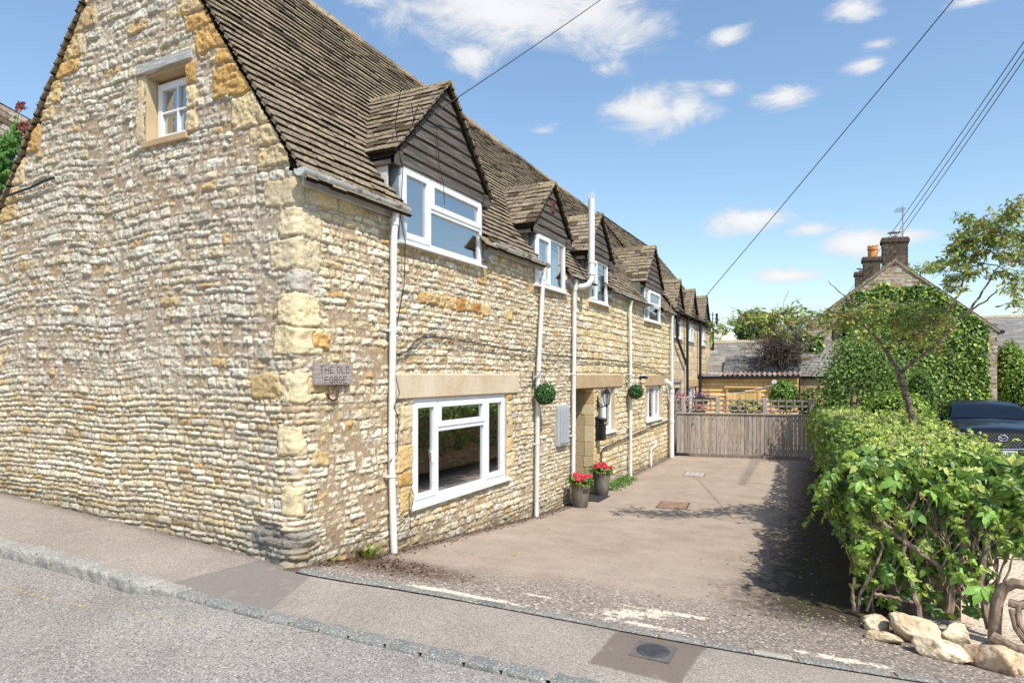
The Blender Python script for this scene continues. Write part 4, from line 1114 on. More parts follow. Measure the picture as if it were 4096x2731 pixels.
# meter box
t = thing('meter_box', 'flat grey metal meter box on the wall between two white downpipes', 'meter box', (.05, 5.63, -.8))
b_ = MB(fac); b_.box(5.42, 5.86, .0, .085, -1.13, -.475, .012); b_.build('cabinet', M['box_grey'], t)
b_ = MB(fac); b_.box(5.47, 5.82, .085, .098, -1.09, -.515, .006); b_.box(5.49, 5.50, .098, .106, -.83, -.80); b_.build('cabinet_door', M['box_grey'], t)
# letter box
t = thing('letter_box', 'black wall mounted letter box beside the porch opening', 'letter box', (.06, 7.38, -1.0))
b_ = MB(fac); b_.prism([(7.30, .02, -1.20), (7.30, .165, -1.20), (7.30, .165, -.83), (7.30, .02, -.78)], (.19, 0, 0)); b_.build('body', M['black'], t)
b_ = MB(fac); b_.hexa([(7.285, .015, -.785), (7.505, .015, -.785), (7.505, .185, -.83), (7.285, .185, -.83), (7.285, .015, -.765), (7.505, .015, -.765), (7.505, .185, -.812), (7.285, .185, -.812)]); b_.build('lid', M['black'], t)
b_ = MB(fac); b_.box(7.40, 7.455, .165, .168, -.90, -.87); b_.build('name_card', mat('card', lin((214, 190, 140)), rough=.6), t)
b_ = MB(fac); b_.lathe((0, 0, 0), [(.008, 0), (.008, .006)], 8, np.array([[1, 0, 0], [0, 0, 1], [0, 1, 0]], float)); 
# lantern
t = thing('wall_lantern', 'black coach lantern on a curved bracket beside the porch', 'lantern', (.15, 7.46, -.4))
LY, LXo = 7.42, .20
k = MB(); k.prism([(.02, LY - .03, -.62), (.02, LY + .03, -.62), (.02, LY + .035, -.45), (.02, LY, -.38), (.02, LY - .035, -.45)], (.018, 0, 0)); k.tube([(.035, LY, -.56), (.09, LY, -.60), (.15, LY, -.575), (LXo, LY, -.56)], .011, 8); k.tube([(.04, LY, -.48), (.08, LY, -.54), (.13, LY, -.57)], .008, 6); k.build('arm', M['black'], t, smooth=True)
k = MB(); k.lathe((LXo, LY, 0), [(.006, -.60), (.022, -.575), (.012, -.56), (.045, -.548), (.05, -.54)], 6); k.lathe((LXo, LY, 0), [(.088, -.345), (.085, -.335), (.06, -.30), (.05, -.285), (.028, -.262), (.012, -.25), (.016, -.24), (.008, -.228), (.004, -.20)], 6)
for i in range(6):
    a = 2 * math.pi * i / 6; k.tube([(LXo + .048 * math.cos(a), LY + .048 * math.sin(a), -.542), (LXo + .080 * math.cos(a), LY + .080 * math.sin(a), -.345)], .004, 4)
k.build('frame', M['black'], t)
k = MB(); k.lathe((LXo, LY, 0), [(.044, -.54), (.075, -.346)], 6); k.build('glazing', M['glass'], t)
k = MB(); k.lathe((LXo, LY, 0), [(.012, -.54), (.014, -.47), (.022, -.45), (.022, -.42), (.008, -.40)], 10); k.build('bulb', mat('bulb', lin((230, 224, 200)), rough=.3), t, smooth=True)
# security light
t = thing('spotlight', 'small black cylindrical spotlight on the wall near the last ground floor window', 'light', (.05, 10.35, -.1))
k = MB(); k.lathe((.03, 10.30, -.06), [(.055, 0), (.05, .02), (.02, .035)], 14, np.array([[0, 0, 1], [0, 1, 0], [1, 0, 0]], float)); k.tube([(.05, 10.30, -.06), (.10, 10.30, -.055), (.11, 10.32, -.05)], .014, 8); k.build('mount', M['black'], t, smooth=True)
k = MB(); k.tube([(.10, 10.28, -.045), (.13, 10.46, -.055)], .035, 14); k.build('lamp_body', M['black'], t, smooth=True)
k = MB(); k.tube([(.05, 9.85, -.80), (.09, 9.87, -.79), (.11, 9.9, -.83), (.09, 9.91, -.87)], .007, 6)
tag(k.build('iron_hook', M['black'], None, smooth=True), 'small black iron hook left in the wall between the two small windows', 'hook')
# surface cables
k = MB()
cp = [(.05, 1.24, .20), (.05, 1.45, .25), (.05, 1.58, .36), (.05, 1.72, .41), (.05, 2.1, .42), (.055, 3.0, .39), (.055, 3.9, .345), (.055, 4.8, .325), (.055, 6.0, .305), (.055, 7.6, .30), (.055, 9.3, .27), (.05, 11.4, .16), (.05, 12.3, .02), (.05, 13.0, .0)]
dense = []
for i in range(len(cp) - 1):
    a, b = np.array(cp[i]), np.array(cp[i + 1]); n = max(2, int(np.linalg.norm(b - a) / .07))
    for q in range(n): p = a + (b - a) * q / n; p[2] += rnd.uniform(-.008, .008); p[0] += rnd.uniform(0, .008); dense.append(p)
k.tube(dense, .006, 5); k.tube([p + np.array([.004, 0, -.014 + rnd.uniform(-.01, .01)]) for p in dense], .005, 5)
k.tube([(.05, 1.24, .2), (.06, 1.245, -.0), (.13, 1.22, -.18), (.13, 1.13, -.3), (.10, 1.245, -.45), (.08, 1.25, -.62), (.12, 1.2, -.75), (.10, 1.1, -.85)], .005, 5)
k.tube([(.07, 1.20, -1.53), (.06, 1.40, -1.47), (.06, 1.52, -1.38), (.07, 1.55, -1.25), (.07, 1.50, -1.17), (.06, 1.48, -1.22), (.06, 1.50, -1.6), (.06, 1.42, -1.66), (.06, 1.3, -1.66)], .004, 5)
k.tube([(.06, .55, -1.42), (.05, .75, -1.44), (.05, .9, -1.50), (.06, 1.1, -1.52)], .004, 5)
tag(k.build('wall_cable', M['black'], None), 'pair of thin black cables sagging along the front wall above the big window', 'cable')
k = MB(); k.tube([(.10, 1.40, 2.95), (.08, 1.30, 2.85), (.075, 1.22, 2.5), (.07, 1.30, 2.2), (.09, 1.33, 2.1), (.07, 1.31, 1.6), (.11, 1.34, 1.35), (.08, 1.36, .9), (.06, 1.25, .45), (.05, 1.24, .2)], .005, 5)
k.tube([(.08, 1.95, 2.73), (.07, 2.03, 2.3), (.09, 2.08, 2.12), (.09, 2.10, 1.9)], .004, 5); k.tube([(.09, 1.82, 2.78), (.085, 1.6, 2.83), (.085, 1.5, 2.6), (.09, 1.56, 2.45), (.085, 1.48, 2.8)], .005, 5)
tag(k.build('drop_cable', M['black'], None), 'black cable running down past the nearest dormer window to the wall', 'cable')
k = MB(gab); k.tube([(-4.42, .045, 2.02), (-4.2, .05, 2.03), (-3.9, .05, 2.05), (-3.6, .048, 2.09), (-3.45, .045, 2.10)], .013, 6)
tag(k.build('wall_rod', M['black'], None, smooth=True), 'dark rod lying across the upper gable wall below the left verge', 'rod')

# geranium pots
def geranium(x, y, r, h, lab):
    z = g1(x, y) + .003
    t = thing('flower_pot', lab, 'flower pot', (x, y, z), 'pots of red geraniums by the porch')
    p = MB(); p.lathe((x, y, z), [(r * .68, 0), (r * .74, .01), (r * .88, h * .5), (r, h * .93), (r * 1.04, h), (r * .93, h), (r * .9, h * .9), (.01, h * .88)], 24); p.build('pot', M['clay'], t, smooth=True)
    p = MB(); p.lathe((x, y, z), [(r * .8, h * .9), (r * .85, h + .025), (r * .78, h + .025), (.01, h + .015)], 20); p.build('inner_pot', M['terra'], t, smooth=True)
    n = 260; a = RS.uniform(0, 2 * math.pi, n); q = np.sqrt(RS.uniform(0, 1, n)) * r * 1.35
    P = np.stack([x + q * np.cos(a), y + q * np.sin(a), z + h + RS.uniform(.0, .11, n)], 1)
    leaves_mesh('leaves', P, np.stack([np.cos(a) * .5, np.sin(a) * .5, np.ones(n)], 1), (.035, .065), pickc([(104, 142, 62), (74, 112, 48), (132, 164, 80)], n), M['leaf'], t, aspect=.95)
    PP = []; NN = []; st = MB()
    for i in range(13):
        aa = rnd.uniform(0, 6.28); qq = rnd.uniform(.02, r * 1.15); cz = z + h + rnd.uniform(.12, .2) - qq * .3; c = np.array([x + qq * math.cos(aa), y + qq * math.sin(aa), cz])
        st.tube([(x + qq * .3 * math.cos(aa), y + qq * .3 * math.sin(aa), z + h * .95), c], .0025, 4)
        d_ = RS.normal(0, 1, (60, 3)); d_ /= np.linalg.norm(d_, axis=1)[:, None]; d_[:, 2] = abs(d_[:, 2]) * .8 - .1
        PP.append(c + d_ * .040); NN.append(d_)
    st.build('stems', M['deepgreen'], t)
    PP = np.concatenate(PP); NN = np.concatenate(NN)
    leaves_mesh('flowers', PP, NN, (.022, .034), pickc([(244, 74, 96), (250, 116, 128), (236, 56, 84)], len(PP)), M['petal'], t, aspect=.9, jitter=.5)
geranium(.30, 5.80, .155, .36, 'tall grey pot of red geraniums standing against the white downpipe, nearer of the two')
geranium(.25, 6.98, .155, .40, 'tall grey pot of red geraniums under the black letter box, farther of the two')
b_ = MB(); b_.box(-.02, .42, 6.36, 6.95, g1(.2, 6.6) + .004, g1(.2, 6.6) + .018, .004)
tag(b_.build('door_mat', mat('rubber_mat', lin((62, 60, 62)), lin((48, 46, 48)), scale=40, rough=.9, bump=.6), None), 'dark door mat lying at the porch step between the pots', 'mat')
# covers
def cover(name, lab, c, ax, ay, m, fm_, kind='rect'):
    x, y = c; z = g1(x, y) + .006
    t = thing(name, lab, 'manhole cover', (x, y, z), 'inspection covers in the ground')
    return t, z
t, z = cover('inspection_cover', 'rusty red square inspection cover with a lattice pattern, nearer one in the driveway', (1.61, 6.68), 0, 0, None, None)
f_ = MB(); 
def quadbox(mb, P, z0, z1): mb.hexa([(p[0], p[1], z0) for p in P] + [(p[0], p[1], z1) for p in P])
P = [(1.38, 6.33), (1.86, 6.42), (1.80, 7.02), (1.33, 6.93)]
quadbox(f_, P, z - .02, z + .002); f_.build('frame', M['iron'], t)
def inset(P, k): c = (sum(p[0] for p in P) / 4, sum(p[1] for p in P) / 4); return [(c[0] + (p[0] - c[0]) * k, c[1] + (p[1] - c[1]) * k) for p in P]
f_ = MB(); Q = inset(P, .9); quadbox(f_, Q, z, z + .005)
bl = lambda u, v: tuple((np.array(Q[0]) * (1 - u) + np.array(Q[1]) * u) * (1 - v) + (np.array(Q[3]) * (1 - u) + np.array(Q[2]) * u) * v)
for i in range(9):
    for j in range(10):
        a = bl((i + .2) / 9, (j + .5) / 10); b = bl((i + .8) / 9, (j + .5) / 10)
        if (i + j) % 2: a = bl((i + .5) / 9, (j + .15) / 10); b = bl((i + .5) / 9, (j + .85) / 10)
        f_.tube([(a[0], a[1], z + .006), (b[0], b[1], z + .006)], .006, 4)
f_.build('lid', M['rustplate'], t)
t, z = cover('inspection_cover', 'pale grey rectangular inspection cover farther up the driveway', (1.24, 10.24), 0, 0, None, None)
P = [(1.05, 9.93), (1.50, 9.95), (1.43, 10.58), (.98, 10.55)]
f_ = MB(); quadbox(f_, P, z - .02, z + .002); f_.build('frame', M['rustplate'], t)
f_ = MB(); Q = inset(P, .88)
for i in range(4):
    for j in range(2):
        a = [bl(u, v) for (u, v) in ((i / 4 + .015, j / 2 + .02), ((i + 1) / 4 - .015, j / 2 + .02), ((i + 1) / 4 - .015, (j + 1) / 2 - .02), (i / 4 + .015, (j + 1) / 2 - .02))]; quadbox(f_, a, z, z + .006)
f_.build('lid', M['plate'], t)
t, z = cover('utility_cover', 'round dark cast iron cover with block pattern set in the pavement patch', (3.0, -.115), 0, 0, None, None)
f_ = MB(); f_.box(2.885, 3.125, -.235, .005, z - .02, z + .001); f_.build('frame', mat('dark_mastic', lin((108, 100, 96)), lin((92, 86, 82)), scale=30, rough=.95), t)
f_ = MB(); f_.lathe((3.005, -.115, z), [(.098, -.01), (.098, .004), (.094, .006), (.005, .006)], 32)
for i in range(-4, 5):
    for j in range(-5, 6):
        x0 = i * .038 + (.019 if j % 2 else 0); y0 = j * .019
        if math.hypot(abs(x0) + .012, abs(y0) + .006) > .085: continue
        f_.box(3.005 + x0 - .016, 3.005 + x0 + .016, -.115 + y0 - .007, -.115 + y0 + .007, z + .005, z + .010)
f_.build('lid', M['iron'], t)

# kerb stones and setts --------------------------------------------------
def along(L, step, gap=.014):
    P = [np.array(p, float) for p in L]; out = []; d = 0
    segs = [np.linalg.norm(P[i + 1] - P[i]) for i in range(len(P) - 1)]; tot = sum(segs)
    def pos(s):
        for i, g in enumerate(segs):
            if s <= g or i == len(segs) - 1: return P[i] + (P[i + 1] - P[i]) * (s / g)
            s -= g
    while d < tot - .05:
        l = rnd.uniform(*step); l = min(l, tot - d)
        out.append((pos(d + gap / 2), pos(d + l - gap / 2))); d += l
    return out
def stone_block(name, a, b, w, zt, zb, colr, lab, cat, grp, rough=.010, n=(9, 5, 4), side=1):
    d_ = b - a; L_ = np.linalg.norm(d_); u = d_ / L_; v = np.array([-u[1], u[0]]) * side
    nx, ny, nz = n; V = []; F = []
    sd = rnd.uniform(0, 90)
    def P(i, j, k):
        s, q, h = i / nx, j / ny, k / nz
        x = a + u * L_ * s + v * w * q
        z = zb(x) * (1 - h) + zt(x) * h
        p = np.array([x[0], x[1], z])
        e = 1.0
        ctr = np.array([*(a + u * L_ * .5 + v * w * .5), (zb(x) + zt(x)) / 2])
        rx = abs(s - .5) * 2; ry = abs(q - .5) * 2; rz = max(0, (h - .5) * 2)
        r_ = max(0, rx ** 4 * ry ** 4) * .5 + max(rx ** 6 * rz ** 4, ry ** 6 * rz ** 4)
        p = p - (p - ctr) * .07 * min(1.5, r_)
        nn = (vnoise(p[0] * 22 + sd, p[1] * 22 + p[2] * 19) - .5)
        return p + np.array([nn * rough * .8, (vnoise(p[0] * 18, p[2] * 22 + sd) - .5) * rough * 1.5, (vnoise(p[0] * 20 + sd, p[1] * 24) - .5) * rough])
    idx = {}
    for i in range(nx + 1):
        for j in range(ny + 1):
            for k in range(nz + 1):
                if i in (0, nx) or j in (0, ny) or k in (0, nz): idx[(i, j, k)] = len(V); V.append(P(i, j, k))
    for i in range(nx):
        for j in range(ny):
            for k in (0, nz): F.append([idx[(i, j, k)], idx[(i + 1, j, k)], idx[(i + 1, j + 1, k)], idx[(i, j + 1, k)]])
    for i in range(nx):
        for k in range(nz):
            for j in (0, ny): F.append([idx[(i, j, k)], idx[(i + 1, j, k)], idx[(i + 1, j, k + 1)], idx[(i, j, k + 1)]])
    for j in range(ny):
        for k in range(nz):
            for i in (0, nx): F.append([idx[(i, j, k)], idx[(i, j + 1, k)], idx[(i, j + 1, k + 1)], idx[(i, j, k + 1)]])
    o = mesh_np(name, V, np.array(F), M['sett'], None, np.repeat(np.array([colr]) * rnd.uniform(.88, 1.1), len(V), 0), smooth=True)
    return tag(o, lab, cat, grp)
ORD = 'first second third fourth fifth sixth seventh eighth ninth tenth eleventh twelfth thirteenth fourteenth fifteenth sixteenth seventeenth eighteenth nineteenth twentieth'.split(); ORD += ['twenty-' + q for q in ORD[:9]] + ['thirtieth'] + ['thirty-' + q for q in ORD[:9]]
kl = [p for p in KERB if -6 <= p[0] <= 5.5]; kl = [(-5.0, float(ky(-5.0)))] + [p for p in kl if p[0] > -5.0]
GREY1 = np.array((1.02, 1.0, .96)); GREY2 = np.array((.66, .69, .69))
raised = [p for p in kl if p[0] <= -.27] + [(-.22, float(ky(-.22)))]
flush = [(-.22, float(ky(-.22)))] + [p for p in kl if p[0] > -.2]
RK = along(raised, (.19, .29))
for q, (a, b) in enumerate(RK):
    stone_block('kerb_stone', a, b, .155, lambda p: g1(p[0], p[1]) + .012, lambda p: g1(p[0], p[1]) - .14, GREY1, ORD[len(RK) - 1 - q] + ' raised pale granite kerb stone counting leftwards from the start of the dropped kerb', 'kerb stone', 'raised granite kerb stones', rough=.016, n=(12, 7, 6))
for q, (a, b) in enumerate(along(flush, (.20, .30))):
    stone_block('kerb_stone', a, b, .12, lambda p: g1(p[0], p[1]) + .010, lambda p: g1(p[0], p[1]) - .08, GREY2, ORD[q] + ' flush blue grey kerb sett counting rightwards from the last raised kerb stone', 'kerb stone', 'flush setts of the dropped kerb', rough=.012)
sl_ = [p for p in SETT if p[0] < 6] ; sl_[0] = (.10, -.115)
sl_ = [sl_[0]] + [p for p in sl_[1:] if p[0] > .13]
for q, (a, b) in enumerate(along(sl_, (.21, .31))):
    cc_ = GREY2 * 1.08; nm = ORD[q] + ' blue grey sett from the house corner in the row edging the driveway'
    stone_block('paving_sett', a, b, .085, lambda p: g1(p[0], p[1]) + .012, lambda p: g1(p[0], p[1]) - .08, cc_ * (.6 if q == 6 else 1) if q != 13 else np.array((1.3, 1.22, 1.12)),
                nm if q not in (6, 13) else ('dark charcoal sett in the row between pavement and driveway' if q == 6 else 'pale cream sett in the row behind the round cast iron cover'), 'sett', 'setts between pavement and driveway' if q not in (6, 13) else None, rough=.009)
# yellow line remains
m = bpy.data.materials.new('worn_yellow_paint'); m.use_nodes = True; N = m.node_tree.nodes; L = m.node_tree.links
b_ = N['Principled BSDF']; b_.inputs['Base Color'].default_value = (*lin((214, 182, 96)), 1); b_.inputs['Roughness'].default_value = .85
co = N.new('ShaderNodeTexCoord'); n1 = N.new('ShaderNodeTexNoise'); n1.inputs['Scale'].default_value = 26; n1.inputs['Detail'].default_value = 6; n1.inputs['Roughness'].default_value = .75
r1 = N.new('ShaderNodeMapRange'); r1.inputs[1].default_value = .52; r1.inputs[2].default_value = .64; L.new(co.outputs['Object'], n1.inputs['Vector']); L.new(n1.outputs[0], r1.inputs[0]); L.new(r1.outputs[0], b_.inputs['Alpha'])
yl = [(-4.5, -1.75), (-2.6, -1.49), (-1.65, -1.37), (-1.02, -1.32), (-.82, -1.285), (-.34, -1.25), (.0, -1.215), (.5, -1.2)]
V = []; F = []
for i, (x, y) in enumerate(yl):
    for w in (-.022, .022): V.append((x, y + w, g1(x, y) - float(raise_(x)) - .001 + .0))
for i in range(len(yl) - 1): F.append([2 * i, 2 * i + 2, 2 * i + 3, 2 * i + 1])
# refine so it hugs the road
V2 = []; F2 = []
xs_ = np.linspace(-4.5, .35, 120); ysl = np.interp(xs_, [p[0] for p in yl], [p[1] for p in yl])
for x, y in zip(xs_, ysl):
    for w in (-.017, .017): V2.append((x, y + w, g1(x, y + w) - float(raise_(x)) + .001))
F2 = [[2 * i, 2 * i + 2, 2 * i + 3, 2 * i + 1] for i in range(len(xs_) - 1)]
tag(mesh_np('yellow_line', V2, np.array(F2), m), kind='structure')
# weeds
def tuft(x, y, n, h, spread, pal, lab, name='weed', cat='weed', w=.012, grp=None):
    t_v = []; t_f = []; c = []
    for i in range(n):
        a = rnd.uniform(0, 6.28); r0 = rnd.uniform(0, spread); bx, by = x + r0 * math.cos(a) * .9, y + r0 * math.sin(a); bz = g1(bx, by)
        hh = h * rnd.uniform(.5, 1); dx, dy = math.cos(a + rnd.uniform(-.7, .7)) * hh * rnd.uniform(.3, 1.1), math.sin(a) * hh * rnd.uniform(.3, 1.1)
        o = len(t_v); px, py = -math.sin(a) * w, math.cos(a) * w
        for s, k in ((0, .6), (.4, 1), (.75, .8), (1, .05)):
            zz = bz + hh * (s - .35 * s * s) * 1.2; t_v += [(bx + dx * s ** 1.4 + px * k, by + dy * s ** 1.4 + py * k, zz), (bx + dx * s ** 1.4 - px * k, by + dy * s ** 1.4 - py * k, zz)]
        for k in range(3): t_f.append([o + 2 * k, o + 2 * k + 2, o + 2 * k + 3, o + 2 * k + 1])
        cc_ = np.array(lin(rnd.choice(pal))) * rnd.uniform(.8, 1.2); c += [cc_] * 8
    return tag(mesh_np(name, t_v, np.array(t_f), M['leaf'], None, np.array(c)), lab, cat, grp)
tuft(.09, .78, 70, .15, .14, [(124, 150, 70), (148, 158, 84), (170, 150, 96)], 'tuft of green weeds at the wall foot left of the nearest downpipe')
tuft(.06, .36, 10, .06, .03, [(150, 140, 80)], 'tiny yellowing weed at the foot of the wall by the corner')
n = 900; u = RS.uniform(0, 1, n); X = .16 + .13 * RS.normal(0, 1, n) * .7 + .05; Y = 7.5 + u * 1.55; k = (X > .03) & (X < .42)
X, Y = X[k], Y[k]; P = np.stack([X, Y, G(X, Y) + RS.uniform(.01, .10, len(X)) * np.exp(-((X - .15) / .15) ** 2)], 1)
leaves = leaves_mesh('ground_cover_plant', P, np.tile([.3, 0, 1.0], (len(P), 1)), (.025, .05), pickc([(104, 140, 64), (82, 118, 52), (132, 158, 82)], len(P)), M['leaf'], None, aspect=.8)
tag(leaves, 'low green creeping plant at the wall foot beyond the far geranium pot', 'plant')
# debris along the wall foot and leaf litter in the shade
n = 700; X = .05 + abs(RS.normal(0, .09, n)); Y = RS.uniform(.1, 7.5, n) ** 1.0; P = np.stack([X, Y, G(X, Y) + .004], 1)
n2_ = 260; X = .45 + RS.normal(0, .25, n2_); Y = .65 + RS.normal(0, .16, n2_); k = (X > .05); P = np.concatenate([P, np.stack([X, Y, G(X, Y) + .004], 1)[k]])
o = moss('wall_foot_debris', [tuple(p) for p in P], None, (74, 58, 46), (.003, .010)); tag(o, 'dark crumbs of moss and grit scattered at the foot of the wall', 'debris', kind='stuff')
n = 420; Y = RS.uniform(1.2, 12.5, n); X = 3.0 + RS.uniform(0, 1, n) ** .7 * 1.0 - .02 * Y; P = np.stack([X, Y, G(X, Y) + .006], 1)
o = leaves_mesh('leaf_litter', P, np.tile([0, 0, 1.0], (n, 1)), (.02, .055), pickc([(118, 148, 70), (150, 140, 70), (120, 100, 60), (160, 170, 110)], n), M['leaf'], None, jitter=.15, aspect=.5); tag(o, 'small fallen leaves and clippings on the driveway beside the hedge', 'leaf litter', kind='stuff')
n = 26; Y = RS.uniform(.6, 9, n); X = RS.uniform(.6, 3, n); P = np.stack([X, Y, G(X, Y) + .006], 1)
o = leaves_mesh('fallen_leaves', P, np.tile([0, 0, 1.0], (n, 1)), (.02, .05), pickc([(128, 158, 70), (140, 110, 70)], n), M['leaf'], None, jitter=.15, aspect=.6); tag(o, 'few stray leaves lying on the sunny part of the driveway', 'leaf litter', kind='stuff')
n = 1500; Y = RS.normal(.55, .3, n); X = RS.uniform(.4, 4.4, n); Y = Y + .2 * X - .1; k = Y > sy(X) + .12; X, Y = X[k], Y[k]; P = np.stack([X, Y, G(X, Y) + .003], 1)
o = moss('loose_grit', [tuple(p) for p in P], None, (150, 138, 126), (.003, .008)); tag(o, 'loose grey grit where the driveway meets the setts', 'grit', kind='stuff')
#PART4
# ------------------------------------------------------------------ second house of the row
h2 = thing('terraced_house', 'farther cottage of the row with black downpipes and three small dormers, beyond the gate', 'house', (0, 16.5, -2.15))
RS2 = np.random.RandomState(9)
OP2 = [(13.86, 14.74, 1.04, 1.76), (15.5, 16.45, 1.04, 1.74), (17.75, 18.45, 1.0, 1.70), (15.7, 16.9, -1.6, -.36), (13.75, 14.5, -2.3, -.35)]
ys_ = np.arange(13.42, 19.6, .03); zs_ = np.arange(-2.2, 1.95, .024)
for o_ in OP2:
    for q in o_[:2]: ys_[np.argmin(abs(ys_ - q))] = q
    for q in o_[2:]: zs_[np.argmin(abs(zs_ - q))] = q
S, Z = np.meshgrid(ys_, zs_, indexing='ij')
h_, C_ = courses(S, Z, RS2, (.16, .2), (.3, .55), PALF, H=(.02, .026), joint=.004, rnd_r=.012, wob=.004, rough=.004, tilt=.01)
h_, C_ = finish(S, Z, h_, C_, .012)
V = np.stack([h_ - .02, S, Z], -1).reshape(-1, 3); nz = len(zs_)
i, j = np.meshgrid(np.arange(len(ys_) - 1), np.arange(nz - 1), indexing='ij'); sc_ = (ys_[i] + ys_[i + 1]) / 2; zc = (zs_[j] + zs_[j + 1]) / 2
k = np.ones(i.shape, bool)
for (a, b, c, d_) in OP2: k &= ~((sc_ > a) & (sc_ < b) & (zc > c) & (zc < d_))
a = (i * nz + j)[k]
mesh_np('front_wall', V, np.stack([a, a + nz, a + nz + 1, a + 1], -1), M['stone'], h2, C_.reshape(-1, 3), smooth=True)
b2 = MB(); b2.box(-4.8, -.8, 13.45, 19.5, -2.3, 1.4); b2.box(-4.8, -.0, 19.5, 19.58, -2.3, 1.75); b2.prism([(-4.8, 19.5, 1.4), (0, 19.5, 1.6), (RX, 19.5, 4.3)], (0, .05, 0)); b2.build('end_wall', M['lintel2'], h2)
for n_, (u0, u1, z0, z1) in enumerate(OP2[:4]):
    mid = (u0 + u1) / 2
    cols = [(u0, mid, [(z0 + z1) / 2 + .08] if n_ < 3 else [], False), (mid, u1, [(z0 + z1) / 2 + .08] if n_ < 3 else [], n_ > 0)]
    window(h2, fac, u0, u1, z0, z1, o=.0 if n_ < 3 else -.04, cols=cols, fr=.045, room=M['room'], curtain=[(u0 + .08, u0 + .35, M['curtain2'])], roomdep=.7)
l_ = MB(fac); l_.box(15.5, 17.2, -.1, .03, -.36, -.12, .01); l_.build('lintel', M['lintel2'], h2)
l_ = MB(fac); l_.box(13.7, 14.55, -.3, -.24, -2.3, -.3); l_.box(13.62, 13.75, -.2, .03, -2.2, -.2); l_.box(14.5, 14.62, -.2, .03, -2.2, -.2); l_.box(13.62, 14.62, -.02, .05, -.2, -.1); l_.build('door', M['signwood'], h2)
rt2 = MB()
def skip2(x, t):
    Y = x + 13.46; z = EZ + .05 + t * sA
    for c in (14.1, 16.1, 18.15):
        if z < 1.95 and abs(Y - c) < .40: return True
    return False
tile_slope(rt2, (EX + .02, 13.46, EZ + .12), (0, 1, 0), (-cA, 0, sA), (sA, 0, cA), 6.1, LEN, .12, skip2, tw=(.2, .4), shear=lambda p: np.array([p[0], p[1], p[2] - .33 * (p[2] - EZ) / (RZ - EZ)]))
rt2.build('roof', M['tile'], h2, usecol=True)
u_ = MB(); u_.prism([(EX - .02, 13.46, EZ + .06), (RX, 13.46, RZ - .26), (RX, 13.46, RZ - .3), (EX - .02, 13.46, EZ + .02)], (0, 6.1, 0)); u_.build('roof_underlay', M['tile_under'], h2)
for (c, az) in ((14.10, 2.64), (16.12, 2.61), (18.2, 2.63)):
    hw = .56; ez = 1.82; cl = MB(fac); sl3 = (az - ez) / hw; z = 1.76
    while z < az - .05:
        hh = min(.11, az - .04 - z); wa = min((az - z) / sl3 - .02, .46); wb = min((az - z - hh) / sl3 - .02, .46)
        cl.hexa([(c - wa, -.02, z - .01), (c + wa, -.02, z - .01), (c + wa, .06, z - .01), (c - wa, .06, z - .01), (c - max(wb, .01), -.02, z + hh), (c + max(wb, .01), -.02, z + hh), (c + max(wb, .01), .042, z + hh), (c - max(wb, .01), .042, z + hh)]); z += hh
    dm = cl.build('dormer', M['clad'], h2)
    rr = MB(); L_ = math.hypot(hw, az - ez); sv = np.array([0, hw / L_, (az - ez) / L_]); nv = np.array([0, -(az - ez) / L_, hw / L_]); dep = .95
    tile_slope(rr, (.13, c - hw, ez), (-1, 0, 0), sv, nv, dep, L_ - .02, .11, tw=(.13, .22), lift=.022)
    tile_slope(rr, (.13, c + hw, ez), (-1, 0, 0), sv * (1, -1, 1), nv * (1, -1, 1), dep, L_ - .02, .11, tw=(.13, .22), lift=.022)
    rr.col = tuple(lin((150, 138, 112))); rr.prism([(.13, c - .09, az - .07), (.13, c, az + .03), (.13, c + .09, az - .07), (.13, c, az)], (-dep, 0, 0))
    rr.build('dormer_roof', M['tile'], dm, usecol=True)
    u_ = MB()
    for s_ in (-1, 1): u_.prism([(.10, c + s_ * hw, ez - .01), (.10, c, az - .015), (.10, c, az - .05), (.10, c + s_ * hw, ez - .05)], (-dep + .05, 0, 0))
    for s_ in (-1, 1): u_.box(-.5, .02, c + s_ * .45 - .01, c + s_ * .45 + .01, 1.6, 1.9)
    u_.build('cheek', M['tile_under'], dm)
g = gutter(h2, 13.5, 19.5, 1.74, M['black'], x=.13, r=.05)
for pts_ in ([(.15, 13.72, 1.70), (.10, 13.72, 1.5), (.10, 13.74, 1.0), (.10, 15.03, .28)], [(.12, 15.08, 1.70), (.10, 15.08, 1.5), (.10, 15.08, -2.1)], [(.12, 17.05, 1.70), (.10, 17.05, 1.5), (.10, 17.05, -2.1)], [(.12, 19.4, 1.70), (.10, 19.4, 1.5), (.10, 19.4, -2.1)]):
    pipe(h2, pts_, .038, M['black'])
t = thing('television_aerial', 'thin rooftop aerial behind the end of the cottage row', 'aerial', tuple(at(1637, 790, 26)))
k = MB(); A0 = at(1637, 800, 26); k.tube([A0, A0 + (0, 0, 1.45)], .02, 6); 
for dz_ in (1.35, 1.2, 1.05, .9, .75): k.tube([A0 + (-.3, 0, dz_), A0 + (.12, 0, dz_)], .008, 4)
k.box(A0[0] + .12, A0[0] + .2, A0[1] - .03, A0[1] + .03, A0[2] + .9, A0[2] + 1.4); k.build('mast', M['cable'], t)

